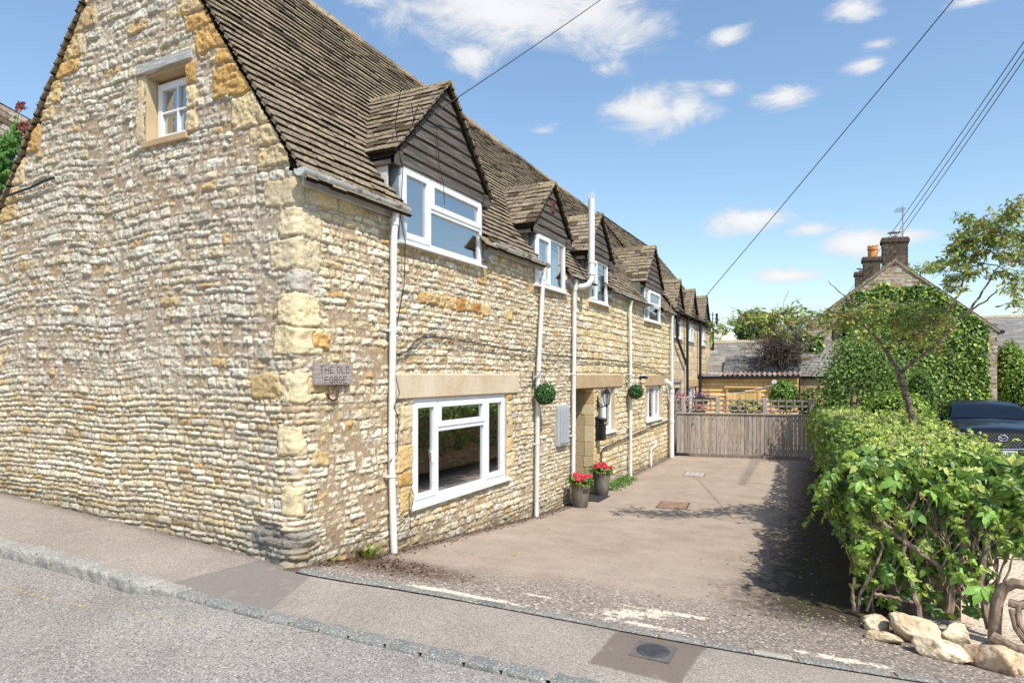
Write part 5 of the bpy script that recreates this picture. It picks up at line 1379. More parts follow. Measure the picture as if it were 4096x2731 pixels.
# ------------------------------------------------------------------ gate, trellis fence
GA = np.array([.17, 13.32]); GB = np.array([3.62, 13.95]); gu = (GB - GA) / np.linalg.norm(GB - GA); gn = np.array([gu[1], -gu[0]]); GL = np.linalg.norm(GB - GA)
def gm(p): q = GA + gu * p[0] + gn * p[1]; return (q[0], q[1], p[2])
t = thing('driveway_gate', 'closed weathered vertical board gate across the end of the driveway', 'gate', (*((GA + GB) / 2), -2.15))
bd = MB(gm); x = 0.0
while x < GL - .02:
    w = .098; c = rnd.uniform(.78, 1.12); bd.col = (c, c * .99, c * .97)
    if x < .33 < x + w: w = .33 - x
    bd.box(x + .004, min(x + w, GL) - .004, 0, .022, -2.06, -1.02 + rnd.uniform(-.002, .002), .005); x += w
bd.build('boards', M['fence'], t, usecol=True)
bd = MB(gm); bd.col = (.62, .58, .55); bd.box(.34, GL, .0, .05, -2.155, -2.055, .006); bd.col = (1, 1, 1); bd.box(.0, GL, -.03, .055, -1.02, -.985, .005); bd.col = (.5, .5, .5); bd.box(.31, .335, -.01, .012, -2.12, -.99)
bd.box(0, GL, -.06, 0, -1.98, -1.9); bd.box(0, GL, -.06, 0, -1.2, -1.12); bd.build('rail', M['fence'], t, usecol=True)
k = MB(gm); k.tube([(.42 + .03 * math.cos(a * .5), .035, -1.30 + .03 * math.sin(a * .5)) for a in range(14)], .006, 6); k.tube([(.42, .02, -1.27), (.42, .035, -1.27)], .012, 8); k.build('ring_handle', M['black'], t)
t = thing('trellis_fence', 'low square trellis rails between posts rising behind the board gate', 'fence', (*((GA + GB) / 2 + gn * -.2), -2.15))
for px_ in (.17, 1.05, 2.21, 3.32):
    k = MB(gm); c = rnd.uniform(.95, 1.1); k.col = (c, c, c); hz = -.58 if px_ < 3.2 else -.60
    k.box(px_ - .055, px_ + .055, -.20, -.10, -2.1, hz, .012); k.build('post', M['fence'], t, usecol=True)
k = MB(gm)
for (a, b) in ((-.1, .11), (.23, .99), (1.11, 2.15), (2.27, 3.27)):
    for z in (-.93, -.80, -.665): c = rnd.uniform(.75, .95); k.col = (c, c, c); k.box(a, b, -.165, -.140, z - .022, z + .022, .003)
    x = a + .09
    while x < b - .05: k.col = (.7, .68, .66); k.box(x - .017, x + .017, -.139, -.118, -.93, -.63, .003); x += .185
k.build('trellis', M['fence'], t, usecol=True)
k = MB(gm); k.box(.42, 1.0, -.26, -.235, -.645, -.60, .003); tag(k.build('timber_batten', M['shed'], None), 'new honey coloured timber batten behind the left part of the trellis', 'batten')
# flower basket
for (px_, pz, nn, pal, lab, spread) in ((.12, -.60, 130, [(196, 60, 110), (226, 190, 210), (150, 60, 130), (222, 90, 120)], 'trough of pink and white petunias behind the gate beside the house wall', .13), (.62, -.56, 150, [(104, 60, 150), (84, 50, 140), (150, 90, 180), (150, 40, 80)], 'trough of purple petunias behind the gate post', .12), (.55, -.86, 120, [(236, 60, 110), (230, 90, 140), (220, 40, 80)], 'low clump of bright pink flowers seen through the trellis', .10)):
    c = np.array(gm((px_, -.4, pz))); t = thing('flower_trough', lab, 'flowers', tuple(c - (0, 0, .2)))
    k = MB(); k.prism([(c[0] - .2, c[1] - .07, c[2] - .08), (c[0] + .2, c[1] - .07, c[2] - .08), (c[0] + .16, c[1] - .07, c[2] - .22), (c[0] - .16, c[1] - .07, c[2] - .22)], (0, .15, 0)); k.build('trough', M['vine'], t)
    P = c + RS.normal(0, 1, (nn, 3)) * (spread, .08, .07); leaves_mesh('flowers', P, np.tile([0, -1, .4], (nn, 1)), (.03, .05), pickc(pal, nn), M['petal'], t, aspect=1.0)
    P = c + RS.normal(0, 1, (nn, 3)) * (spread, .09, .06) - (0, 0, .05); leaves_mesh('leaves', P, np.tile([0, -1, .4], (nn, 1)), (.03, .05), pickc([(70, 100, 50), (100, 130, 60)], nn), M['leaf'], t)

# ------------------------------------------------------------------ timber shed
t = thing('timber_shed', 'honey coloured horizontal boarded shed with a corrugated roof behind the trellis', 'shed', (1.5, 17.4, -2.15))
SY = 17.35
bd = MB(); z = -2.1
while z < -.10:
    hh = .145; x = .06
    while x < 2.95:
        w = rnd.uniform(1.2, 2.4); xb = min(x + w, 2.95); c = rnd.uniform(.82, 1.1); bd.col = (c, c * rnd.uniform(.94, 1), c * rnd.uniform(.85, 1))
        bd.hexa([(x, SY + .03, z), (xb - .003, SY + .03, z), (xb - .003, SY - .046, z), (x, SY - .046, z), (x, SY + .03, z + hh - .004), (xb - .003, SY + .03, z + hh - .004), (xb - .003, SY - .008, z + hh - .004), (x, SY - .008, z + hh - .004)]); x = xb
    z += hh
bd.build('boarding', M['shed'], t, usecol=True)
bd = MB(); bd.box(.04, 2.95, SY + .04, 19.0, -2.2, -.05); bd.build('side_wall', M['tile_under'], t)
x = .93
bd = MB()
while x < 1.80: c = rnd.uniform(.85, 1.08); bd.col = (c, c * .97, c * .9); bd.box(x, x + .118, SY - .06, SY - .035, -2.05, -.52, .004); x += .122
bd.col = (1.02, .98, .92); bd.box(.88, 1.86, SY - .075, SY - .05, -.52, -.44, .004); bd.box(.86, .93, SY - .08, SY - .03, -2.05, -.40, .004); bd.box(1.79, 1.87, SY - .08, SY - .03, -2.05, -.40, .004); bd.box(.80, 1.92, SY - .11, SY - .03, -.40, -.355, .004)
bd.build('door', M['shed'], t, usecol=True)
k = MB(); k.box(.90, 1.42, SY - .09, SY - .078, -.505, -.475); k.build('strap_hinge', M['black'], t)
k = MB(); k.box(.90, 1.42, SY - .09, SY - .078, -1.9, -1.87); k.build('strap_hinge', M['black'], t)
V = []; nx_ = 240; xs_ = np.linspace(-.02, 3.0, nx_)
yy_ = np.linspace(SY - .16, SY + .62, 14)
for x in xs_:
    for y in yy_: V.append((x, y, .0 + (y - SY + .16) * .13 + .028 * math.sin(x * 2 * math.pi / .146)))
i, j = np.meshgrid(np.arange(nx_ - 1), np.arange(13), indexing='ij'); a = (i * 14 + j).ravel(); F_ = np.stack([a, a + 14, a + 15, a + 1], -1)
V2 = V + [(x, y, z - .008) for (x, y, z) in V]; F2_ = F_ + len(V); e_ = [(i * 14, (i + 1) * 14, (i + 1) * 14 + len(V), i * 14 + len(V)) for i in range(nx_ - 1)]
mesh_np('corrugated_roof', V2, np.concatenate([F_, F2_, np.array(e_)]), M['corr'], t, smooth=True)
k = MB(); k.box(0, 2.98, SY - .10, SY - .07, -.085, -.045); k.tube([(0, SY - .17, -.07), (2.98, SY - .17, -.05)], .035, 8); k.tube([(.05, SY - .15, -.08), (.03, SY - .1, -.25), (-.0, SY - .05, -.5), (-.02, SY - .05, -2.1)], .03, 8); k.build('gutter', M['black'], t, smooth=True)
t = thing('extractor_vent', 'round white vent cowl on the boarded shed wall', 'vent', (2.55, SY - .05, -.25))
k = MB(); k.tube([(2.28, SY, -.21), (2.28, SY - .10, -.21)], .05, 16); k.tube([(2.28, SY - .10, -.21), (2.28, SY - .20, -.21)], .075, 18); k.build('cowl', M['pipe'], t, smooth=True)
k = MB(); k.tube([(.1, 14.2, -.60), (.8, 15.4, -.62), (1.5, 16.4, -.50), (2.26, SY - .12, -.30)], .006, 5)
tag(k.build('washing_line', M['upvc'], None), 'thin white line strung from the row of cottages to the shed vent', 'line')

# ------------------------------------------------------------------ slate buildings
SLP = [lin((142, 138, 132)), lin((134, 130, 125)), lin((150, 145, 137)), lin((126, 124, 121)), lin((140, 134, 124))]
SLD = [lin((98, 98, 100)), lin((90, 90, 93)), lin((106, 105, 104))]
def slate_roof(parent, x0, x1, ye, ze, yr, zr, cols, gauge=.14, name='roof', tw=(.22, .42), dx=0.0, ridgec=(176, 160, 136), xv=None):
    r = MB(); L_ = math.hypot(yr - ye, zr - ze); s = np.array([0, (yr - ye) / L_, (zr - ze) / L_]); n = np.array([0, -(zr - ze) / L_, (yr - ye) / L_])
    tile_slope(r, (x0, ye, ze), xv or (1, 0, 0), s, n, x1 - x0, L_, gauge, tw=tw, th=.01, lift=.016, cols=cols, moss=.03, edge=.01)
    r.build(name, M['slate'], parent, usecol=True)
    u = MB(); u.prism([(x0, ye, ze - .01), (x0, yr, zr - .012), (x0, yr, zr - .06), (x0, ye, ze - .06)], (x1 - x0, 0, 0)); u.build('roof_underlay', M['tile_under'], parent)
    r = MB(); x = x0
    while x < x1 - .05:
        l_ = min(rnd.uniform(.4, .5), x1 - x); r.col = tuple(np.array(lin(ridgec)) * rnd.uniform(.85, 1.1)); r.prism([(x, yr - .12, zr - .05), (x, yr, zr + .06), (x, yr + .12, zr - .05)], (l_ - .01, 0, 0)); x += l_
    r.build('ridge_tiles', M['slate'], parent, usecol=True)
b3 = thing('slate_roofed_outbuilding', 'outbuilding with a lichen speckled grey slate roof behind the timber shed', 'building', (1.5, 19.5, -2.15))
slate_roof(b3, .0, 4.6, 18.3, -.05, 19.75, 1.17, SLP)
k = MB(); k.box(.0, 4.6, 18.4, 21.2, -2.2, .05); k.prism([(.0, 18.4, .0), (.0, 19.75, 1.1), (.0, 21.1, .0)], (4.6, 0, 0)); k.build('wall', M['lintel2'], b3)
b4 = thing('lean_to_building', 'lower lean-to with darker slates and a small roof window beside the ivy covered house', 'building', (1.8, 18.6, -2.15))
slate_roof(b4, .62, 2.95, 18.1, .02, 18.75, .56, SLD, gauge=.12, ridgec=(96, 96, 98))
k = MB(); k.box(.64, 2.95, 18.15, 18.9, -2.2, .0); k.prism([(.64, 18.15, -.02), (.64, 18.75, .50), (.64, 18.9, .0)], (2.3, 0, 0)); k.build('wall', M['tile_under'], b4)
sk = np.array([0, .65, .54]) / math.hypot(.65, .54)
k = MB(); q = np.array([1.86, 18.18, .10]); nn_ = np.array([0, -sk[2], sk[1]])
for (a, b, c, d_, hh) in ((0, .42, 0, .03, .05), (0, .42, .22, .25, .05), (0, .03, .03, .22, .05), (.39, .42, .03, .22, .05)):
    P8 = [q + np.array([u, 0, 0]) + sk * v + nn_ * w for w in (0, hh) for (u, v) in ((a, c), (b, c), (b, d_), (a, d_))]; k.hexa(P8)
rw = k.build('roof_window', M['lead'], b4)
k = MB(); k.hexa([q + np.array([u, 0, 0]) + sk * v + nn_ * w for w in (.02, .035) for (u, v) in ((.03, .03), (.39, .03), (.39, .22), (.03, .22))]); k.build('pane', mat('sky_glass', lin((150, 170, 186)), lin((120, 140, 160)), rough=.1, spec=.8), rw)
b5 = thing('distant_slate_house', 'distant house with a steep grey slate roof glimpsed above the outbuildings', 'house', (2.4, 29, -2.2))
slate_roof(b5, 1.4, 7.5, 26.5, .6, 28.6, 2.55, SLP, gauge=.18, tw=(.3, .5))
k = MB(); k.box(1.5, 7.5, 26.7, 31, -2.3, .7); k.prism([(1.5, 26.6, .6), (1.5, 28.6, 2.4), (1.5, 30.8, .6)], (6, 0, 0)); k.build('wall', M['lintel2'], b5)
k = MB(); p = at(1772, 790, 25); k.box(p[0] - .12, p[0] + .12, p[1], p[1] + .3, -.5, at(1772, 742, 25)[2]); k.build('chimney', M['brick'], b5)
b6 = thing('right_slate_house', 'long low grey slate roofed house at the right edge behind the ivy covered gable', 'house', (11, 26, -2.2))
slate_roof(b6, 7.2, 19.0, 24.9, .75, 27.2, 2.28, SLP[:2] + SLP[3:4] + SLP[1:2], gauge=.16, tw=(.3, .5))
k = MB(); k.box(7.4, 19, 25.1, 29, -2.3, .85); k.prism([(7.4, 25.0, .7), (7.4, 27.2, 2.2), (7.4, 29.2, .7)], (11.6, 0, 0)); k.build('wall', M['lintel'], b6)
k = MB(); k.tube([(7.2, 24.85, .68), (19, 24.85, .68)], .06, 8); k.build('gutter', M['black'], b6)
# terracotta finial
t = thing('ridge_finial', 'terracotta ridge end ornament on the outbuilding roof', 'finial', (2.0, 19.7, 1.2))
k = MB(); p = at(1773, 785, 21.9); k.hexa([(p[0] - .18, p[1] - .1, p[2] - .1), (p[0] + .2, p[1] - .1, p[2] - .1), (p[0] + .2, p[1] + .1, p[2] - .1), (p[0] - .18, p[1] + .1, p[2] - .1), (p[0] - .08, p[1] - .08, p[2] + .14), (p[0] + .1, p[1] - .08, p[2] + .14), (p[0] + .1, p[1] + .08, p[2] + .14), (p[0] - .08, p[1] + .08, p[2] + .14)])
k.tube([(p[0] + .09 * math.cos(a * .6), p[1], p[2] + .22 + .09 * math.sin(a * .6)) for a in range(10)], .04, 8); k.tube([(p[0], p[1], p[2] + .3), (p[0] - .02, p[1], p[2] + .42)], [.05, .01], 8)
k.build('ornament', mat('red_terracotta', lin((190, 112, 88)), lin((150, 84, 66)), rough=.8), t, smooth=True)
# dead climber
c0 = at(1792, 800, 20.6)
k = MB()
for i in range(560):
    a = RS.normal(0, 1, 3) * (.28, .22, .19); p = c0 + a
    if p[2] < c0[2] - .55: continue
    pts_ = [p]; v = RS.normal(0, 1, 3) * .12
    for q in range(5): v = v * .6 + RS.normal(0, .09, 3); pts_.append(pts_[-1] + v)
    k.tube(pts_, .008, 3, cap=False)
tag(k.build('dead_climber', mat('dead_twigs', lin((112, 100, 90)), lin((62, 54, 48)), scale=4, rough=.95), None), 'tangled brown dead climber heaped on the slate roof beside the ivy house', 'dead climber')

# ------------------------------------------------------------------ ivy covered house
b7 = thing('ivy_covered_house', 'stone gabled house smothered in ivy with a dark brick chimney', 'house', (5.6, 20.6, -2.15))
IL = np.array([2.87, 19.42]); IR = np.array([8.45, 20.95]); iu = (IR - IL) / np.linalg.norm(IR - IL); inn = np.array([0.0, -1.0]); IW = np.linalg.norm(IR - IL)
def im(p): q = IL + iu * p[0] + inn * p[1]; return (q[0], q[1], p[2])
ez7, az7 = 1.45, 3.72
u_s = np.arange(0, IW + .03, .045); z_s = np.arange(-2.2, az7 + .02, .04); S, Z = np.meshgrid(u_s, z_s, indexing='ij')
h_, C_ = courses(S, Z, RS2, (.09, .16), (.15, .4), PALG + [(lin((170, 156, 130)), 4)], H=(.02, .05), joint=.01, rough=.012)
h_, C_ = finish(S, Z, h_, C_ * .82, .012)
V = np.array([im((s, h, z)) for s, h, z in zip(S.ravel(), h_.ravel(), Z.ravel())]); nz = len(z_s)
i, j = np.meshgrid(np.arange(len(u_s) - 1), np.arange(nz - 1), indexing='ij'); top = ez7 + (az7 - ez7) * (1 - abs((u_s[i] + .02) - IW / 2) / (IW / 2)); k = (z_s[j] < top) | ((abs(u_s[i] + .02 - IW / 2) < .42) & (z_s[j] < 3.60)); a = (i * nz + j)[k]
mesh_np('gable_wall', V, np.stack([a, a + nz, a + nz + 1, a + 1], -1), M['stone'], b7, C_.reshape(-1, 3) * .8, smooth=True)
DP = 12.0
k = MB(im); k.box(.02, IW - .02, -DP, -.1, -2.3, ez7 - .02); k.prism([(.02, -.1, ez7 - .03), (IW - .02, -.1, ez7 - .03), (IW / 2, -.1, az7 - .08)], tuple(np.array(im((0, -DP, 0))) - np.array(im((0, -.1, 0)))) if False else (0, -DP + .1, 0)); k.build('side_wall', M['lintel2'], b7)
r7 = MB()
for sgn in (0, 1):
    e = -.12 if sgn == 0 else IW + .12
    sl7 = (az7 - ez7) / (IW / 2)
    org = im((e, .08, ez7 - .12 * sl7 + .03)); d_ = np.array(im((IW / 2, .08, az7 + .03))) - np.array(org); L_ = np.linalg.norm(d_); s = d_ / L_; u = np.array([-inn[0], -inn[1], 0]); n = np.cross(u, s) if sgn == 0 else np.cross(s, u)
    if n[2] < 0: n = -n
    tile_slope(r7, org, u, s, n, DP, L_, .16, tw=(.25, .45), th=.014, lift=.018, cols=SLP)
r7.build('roof', M['slate'], b7, usecol=True)
k = MB(im); sl7 = (az7 - ez7) / (IW / 2)
for sg, a in ((1, 0), (-1, IW)):
    k.prism([(a - sg * .14, .0, ez7 - .14 * sl7 - .06), (a - sg * .14, .0, ez7 - .14 * sl7 + .02), (IW / 2, .0, az7 + .02), (IW / 2, .0, az7 - .06)], (0, .07, 0))
k.build('verge', mat('verge_stone', lin((150, 136, 112)), lin((118, 106, 88)), scale=6, rough=.95), b7)
k = MB(im); k.tube([(-.16, .12, ez7 - .12), (-.16, -DP, ez7 - .12)], .06, 8); k.tube([(-.12, .05, ez7 - .15), (-.05, .06, ez7 - .4), (-.05, .06, -2.1)], .045, 8); k.tube([(IW + .16, .15, ez7 - .10), (IW + .16, -DP, ez7 - .10)], .06, 8); k.build('gutter', M['black'], b7)
def chimney(c, w, dpt, z0, z1, brick=True, corbel=.045):
    k = MB(im); zz = z0; r = 0
    while zz < z1 - .12:
        x = c - w / 2 - (.06 if r % 2 else 0)
        x = c - w / 2; n_ = 5; off_ = (w / n_) * .5 if r % 2 else 0
        bx = [c - w / 2] + [c - w / 2 + off_ + w / n_ * q for q in range(0 if off_ else 1, n_)] + [c + w / 2]
        for q in range(len(bx) - 1):
            cc_ = rnd.uniform(.6, 1.25); k.col = (cc_, cc_, cc_); k.box(bx[q] + .006, bx[q + 1] - .006, dpt[0], dpt[1], zz + .005, zz + .070)
        zz += .076; r += 1
    k.col = (2.6, 2.5, 2.35); k.box(c - w / 2 + .006, c + w / 2 - .006, dpt[0] + .006, dpt[1] - .006, z0, z1 - .1)
    k.col = (.9, .88, .85); k.box(c - w / 2 - corbel, c + w / 2 + corbel, dpt[0] - corbel, dpt[1] + corbel, z1 - .14, z1 - .03, .01); k.col = (1.1, 1.05, 1); k.box(c - w / 2 - corbel * .4, c + w / 2 + corbel * .4, dpt[0] - corbel * .4, dpt[1] + corbel * .4, z1 - .03, z1 + .02, .01)
    return k.build('chimney', M['brick'], b7, usecol=True)
CC = IW / 2 - .0
ch1 = chimney(CC, .76, (-.52, .06), 3.55, 4.42)
p = np.array(im((CC - .0, -.22, 4.44)))
k = MB(); k.lathe(p, [(.10, 0), (.10, .07), (.09, .08)], 14); 
for a in range(3): k.tube([p + (.09 * math.cos(a * 2.1 + .5), .09 * math.sin(a * 2.1 + .5), .06), p + (.14 * math.cos(a * 2.1 + .5), .14 * math.sin(a * 2.1 + .5), .19)], .008, 4)
k.lathe(p, [(.21, .19), (.20, .205), (.02, .225)], 18); k.build('cowl', M['metal'], ch1)
ch2 = chimney(CC - .55, .60, (-3.9, -3.3), 2.6, 4.36); ch3 = chimney(CC - .80, .5, (-7.2, -6.7), 2.6, 4.30)
p = np.array(im((CC - .50, -3.6, 4.36))); k = MB(); k.lathe(p, [(.17, 0), (.16, .30), (.19, .32), (.19, .36), (.165, .38), (.18, .44), (.15, .44), (.14, .3)], 18)
for a in range(8): k.lathe(p + (.155 * math.cos(a * .785), .155 * math.sin(a * .785), .43), [(.03, 0), (.004, .09)], 6)
k.build('chimney_pot', M['terra'], ch2, smooth=True)
p = np.array(im((CC - .80, -6.95, 4.30))); k = MB(); k.lathe(p, [(.09, 0), (.09, .12)], 12); k.lathe(p, [(.19, .17), (.18, .19), (.02, .21)], 16); k.build('cowl', M['metal'], ch3)
p = np.array(im((CC + .25, -.3, 4.40))); k = MB(); k.tube([p, p + (0, 0, 1.12)], .018, 8); k.tube([p + (-.02, 0, 1.05), p + (-.12, -.35, .85)], .014, 6)
for q in range(7): f_ = q / 6; c_ = p + np.array([-.02 - .10 * f_, -.35 * f_, 1.05 - .2 * f_]); k.tube([c_ + (-.16, .03, .02), c_ + (.12, -.03, -.02)], .005, 4)
k.build('aerial', M['metal'], ch1)
k = MB(im); k.box(1.02, 1.42, .0, .06, .72, 1.52, .01); wn7 = k.build('window', M['black'], b7)
k = MB(im); k.box(1.06, 1.205, .058, .064, .76, 1.48); k.box(1.235, 1.38, .058, .064, .76, 1.48); k.build('pane', M['glass'], wn7)
# lantern on its corner
p = np.array(im((IW - .34, .16, -.66)))
t = thing('corner_lantern', 'small dark lantern on the stone corner of the ivy covered house', 'lantern', tuple(p))
k = MB(); k.lathe(p, [(.05, -.16), (.09, .1), (.11, .11), (.03, .2), (.01, .24)], 8); k.tube([p + (0, 0, -.14), p + (0, .16, -.2)], .012, 6); k.build('body', M['black'], t)

IVY = [(118, 146, 56), (92, 122, 46), (146, 170, 70), (66, 92, 38), (52, 76, 34), (166, 184, 88)]
def ivy_field(n, u0, u1, z0, z1, fn):
    u = RS.uniform(u0, u1, n); z = RS.uniform(z0, z1, n); k = fn(u, z); return u[k], z[k]
def ivytop(u, z):
    edge = ez7 + (az7 - ez7) * (1 - abs(u - IW / 2) / (IW / 2)) - .10
    lim = np.minimum(edge, 2.85 + .5 * (fbm(u * 1.2, u * 0, 3, 3) - .5) * 2 - .12 * abs(u - 2.6) * (u < 2.6))
    win = (u > .72) & (u < 1.45) & (z > .6)
    lo_l = ~((u < .85) & (z > 1.35)) & ~((u < 1.3) & (z > 1.55))
    right = u < IW - .26 + .14 * (vnoise(z * 2.2, z * 0, 8) - .5) - .1 * (z > -.2) * 0
    corner = (u < IW - .22) & (z < -1.15) | right
    return (z < lim) & ~win & lo_l & corner
u, z = ivy_field(46000, -.05, IW, -2.15, 3.3, ivytop)
bul = .12 + .34 * fbm(u * 1.5, z * 1.5, 14, 4)
o_ = bul * RS.uniform(.72, 1.0, len(u))
P = np.array([im((a, b, c)) for a, b, c in zip(u, o_, z)])
gx = (fbm(u * 1.5 + .1, z * 1.5, 14, 4) - fbm(u * 1.5 - .1, z * 1.5, 14, 4)) * 2.6; gz = (fbm(u * 1.5, z * 1.5 + .1, 14, 4) - fbm(u * 1.5, z * 1.5 - .1, 14, 4)) * 2.6
Nn = inn[None, :] * 1.0; N3 = np.stack([Nn[0, 0] - gx * iu[0], Nn[0, 1] - gx * iu[1], .45 - gz], 1)
cl_ = pickc(IVY, len(u)) * (.7 + .7 * fbm(u * 2.5, z * 2.5, 19, 2))[:, None]
t = thing('ivy', 'thick dark green ivy covering most of the stone gable', 'ivy', (*IL, -2.1))
leaves_mesh('foliage', P, N3, (.07, .13), cl_, M['ivyleaf'], t, jitter=.55, droop=.6, aspect=.85)
u, z = ivy_field(2600, -.05, IW, -2.15, 3.3, ivytop)
# dark inner mat behind the leaves
uu = np.arange(-.05, IW + .02, .1); zz = np.arange(-2.15, 3.3, .1); U, ZZ = np.meshgrid(uu, zz, indexing='ij'); O = .04 + .22 * fbm(U * 1.5, ZZ * 1.5, 14, 4)
V = np.array([im(q) for q in zip(U.ravel(), O.ravel(), ZZ.ravel())]); i, j = np.meshgrid(np.arange(len(uu) - 1), np.arange(len(zz) - 1), indexing='ij'); k = ivytop(uu[i] + .05, zz[j] + .1) & ivytop(uu[i] + .05, zz[j]); a = (i * len(zz) + j)[k]
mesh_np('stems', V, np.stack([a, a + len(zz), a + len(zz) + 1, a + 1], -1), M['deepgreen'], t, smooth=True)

def bush(name, lab, cat, c, rad, n, pal, size=(.04, .08), m='leaf', grp=None, core=True, clump=2.2, aspect=.6, flat=None, trunk=False):
    c = np.array(c, float); rad = np.array(rad, float); t = thing(name, lab, cat, (c[0], c[1], g1(c[0], c[1])), grp)
    d_ = RS.normal(0, 1, (n, 3)); d_ /= np.linalg.norm(d_, axis=1)[:, None]
    lump = .72 + .42 * fbm(d_[:, 0] * clump + 5 + d_[:, 2], d_[:, 1] * clump + 5 - d_[:, 2] * 1.3, int(abs(c[0] * 7)) % 40, 3)
    P = c + d_ * rad * (lump * RS.uniform(.78, 1.05, n))[:, None]
    cl_ = pickc(pal, n) * (.75 + .5 * RS.rand(n, 1))
    leaves_mesh('foliage', P, d_ + (0, 0, .3), size, cl_, M[m], t, jitter=.6, aspect=aspect, droop=.3)
    if core:
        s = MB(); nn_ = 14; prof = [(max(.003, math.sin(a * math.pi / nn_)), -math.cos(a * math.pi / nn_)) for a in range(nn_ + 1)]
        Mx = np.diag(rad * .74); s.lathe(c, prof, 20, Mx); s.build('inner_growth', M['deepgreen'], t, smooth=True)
    st = MB(); g = g1(c[0], c[1])
    for q in range(4): st.tube([(c[0] + .05 * q, c[1] + .03 * q, g - .05), (c[0] + .1 * (q - 1.5), c[1] + .05 * (q - 1.5), c[2])], [.03, .015], 6)
    st.build('stem', M['bark'], t)
    return t
G1 = [(120, 156, 60), (92, 132, 48), (146, 176, 80), (70, 106, 40)]
G2 = [(150, 176, 66), (120, 150, 54), (96, 128, 48), (172, 190, 90)]
G3 = [(104, 130, 58), (82, 106, 48), (126, 150, 72)]
bush('round_shrub', 'clipped round bright green shrub in front of the timber shed', 'shrub', at(1801, 907, 19.0), (.42, .42, .46), 2600, G1, (.05, .09), 'ivyleaf')
bush('leafy_shrub', 'loose dark shrub with reddish tips at the right end of the trellis', 'shrub', at(1864, 925, 17.0), (.40, .35, .36), 2600, G3 + [(150, 110, 70)], (.05, .09), 'ivyleaf')
bush('broadleaf_shrub', 'broad leaved shrub below the ivy at the left of the apple tree', 'shrub', at(1905, 930, 17.0), (.5, .4, .5), 2200, G3 + G1, (.06, .1))
# apple tree between
ap = thing('apple_tree', 'small bushy apple tree with crooked pale stems standing in front of the ivy', 'tree', tuple(at(1985, 990, 15.0)))
P = []
for (x, y, rx, ry, nn_) in ((1960, 850, 55, 60, 1500), (2020, 870, 60, 50, 1500), (1925, 870, 40, 50, 900), (2000, 810, 50, 40, 900), (2060, 880, 40, 40, 800), (1950, 800, 30, 30, 400)):
    c = at(x, y, 15.0); P.append(c + RS.normal(0, .5, (nn_, 3)) * (rx / 100., .5, ry / 100.))
P = np.concatenate(P); leaves_mesh('crown', P, np.tile([-.2, -.9, .6], (len(P), 1)), (.06, .10), pickc(G3 + [(130, 156, 84)], len(P)), M['leaf'], ap, aspect=.6, droop=.5)
k = MB()
for L_ in ([(1962, 1000), (1958, 930), (1946, 880), (1945, 840)], [(1965, 1000), (1968, 940), (1974, 900), (1990, 870)], [(1968, 1000), (1985, 940), (2010, 910), (2045, 895)]):
    k.tube([at(x, y, 14.9) for x, y in L_], [.06, .045, .035, .02], 8)
k.build('trunk', M['bark'], ap, smooth=True)
bush('mounded_shrub', 'pale yellow green mounded shrub just beyond the creeper hedge', 'shrub', at(2055, 948, 11.5), (.55, .5, .42), 4200, G2, (.03, .07))
bush('upright_conifer', 'feathery upright evergreen between the cherry trunk and the parked car', 'shrub', at(2112, 925, 12.5), (.32, .32, .75), 3600, G1 + G3, (.03, .06), aspect=.35)
bush('yellow_green_bush', 'tall yellow green bush at the right corner of the ivy covered house', 'shrub', at(2318, 870, 20.5), (.55, .6, 1.35), 5200, G2, (.05, .1))
bush('edge_bush', 'dark leafy bush at the right edge behind the car', 'shrub', at(2362, 905, 18.5), (.6, .6, .95), 4200, G1 + G2, (.05, .1))
bush('distant_tree', 'distant dark green tree above the outbuilding roof', 'tree', at(1735, 755, 40), (1.35, 1.2, 1.1), 3200, G3, (.12, .24), clump=3.5)
bush('background_shrub', 'small pale leafed climber poking above the trellis in front of the shed', 'shrub', at(1712, 935, 17.0), (.45, .2, .22), 240, G1 + G2, (.08, .13), core=False)
#PART5
# ------------------------------------------------------------------ creeper covered garden wall
NEAR = 1.95; FAR = 13.2
def hx0(Y, z=None): return np.interp(Y, [NEAR, 6, 7.8, 8.4, FAR], [4.20, 4.02, 3.90, 3.84, 3.56])
def hx1(Y): return np.interp(Y, [NEAR, FAR], [5.12, 5.05])
def hzt(Y): return np.interp(Y, [NEAR, 4, 7.6, 8.2, FAR], [-.62, -.60, -.62, -.74, -.74])
gw = thing('garden_wall', 'low rubble stone wall under the creeper on the right of the driveway', 'wall', (4.4, 7, -2.1))
zs_ = np.arange(-2.3, -.78, .03); yl_ = np.arange(NEAR + .18, FAR, .04); S, Z = np.meshgrid(yl_, zs_, indexing='ij')
h_, C_ = courses(S, Z, RS2, (.06, .12), (.1, .3), PAL, H=(.015, .05), joint=.01, rough=.012); h_, C_ = finish(S, Z, h_, C_ * .75, .012)
V = np.stack([hx0(S) + .16 - h_, S, Z], -1).reshape(-1, 3); nz = len(zs_); i, j = np.meshgrid(np.arange(len(yl_) - 1), np.arange(nz - 1), indexing='ij'); a = (i * nz + j).ravel()
mesh_np('stone_face', V, np.stack([a, a + nz, a + nz + 1, a + 1], -1), M['stone'], gw, C_.reshape(-1, 3), smooth=True)
k = MB()
for a_, b_ in ((NEAR + .2, 6), (6, 8), (8, FAR)):
    k.hexa([(float(hx0(a_)) + .17, a_, -2.3), (float(hx1(a_)) - .25, a_, -2.3), (float(hx1(b_)) - .25, b_, -2.3), (float(hx0(b_)) + .17, b_, -2.3), (float(hx0(a_)) + .17, a_, float(hzt(a_)) - .2), (float(hx1(a_)) - .25, a_, float(hzt(a_)) - .2), (float(hx1(b_)) - .25, b_, float(hzt(b_)) - .2), (float(hx0(b_)) + .17, b_, float(hzt(b_)) - .2)])
k.build('wall_core', M['vine'], gw)
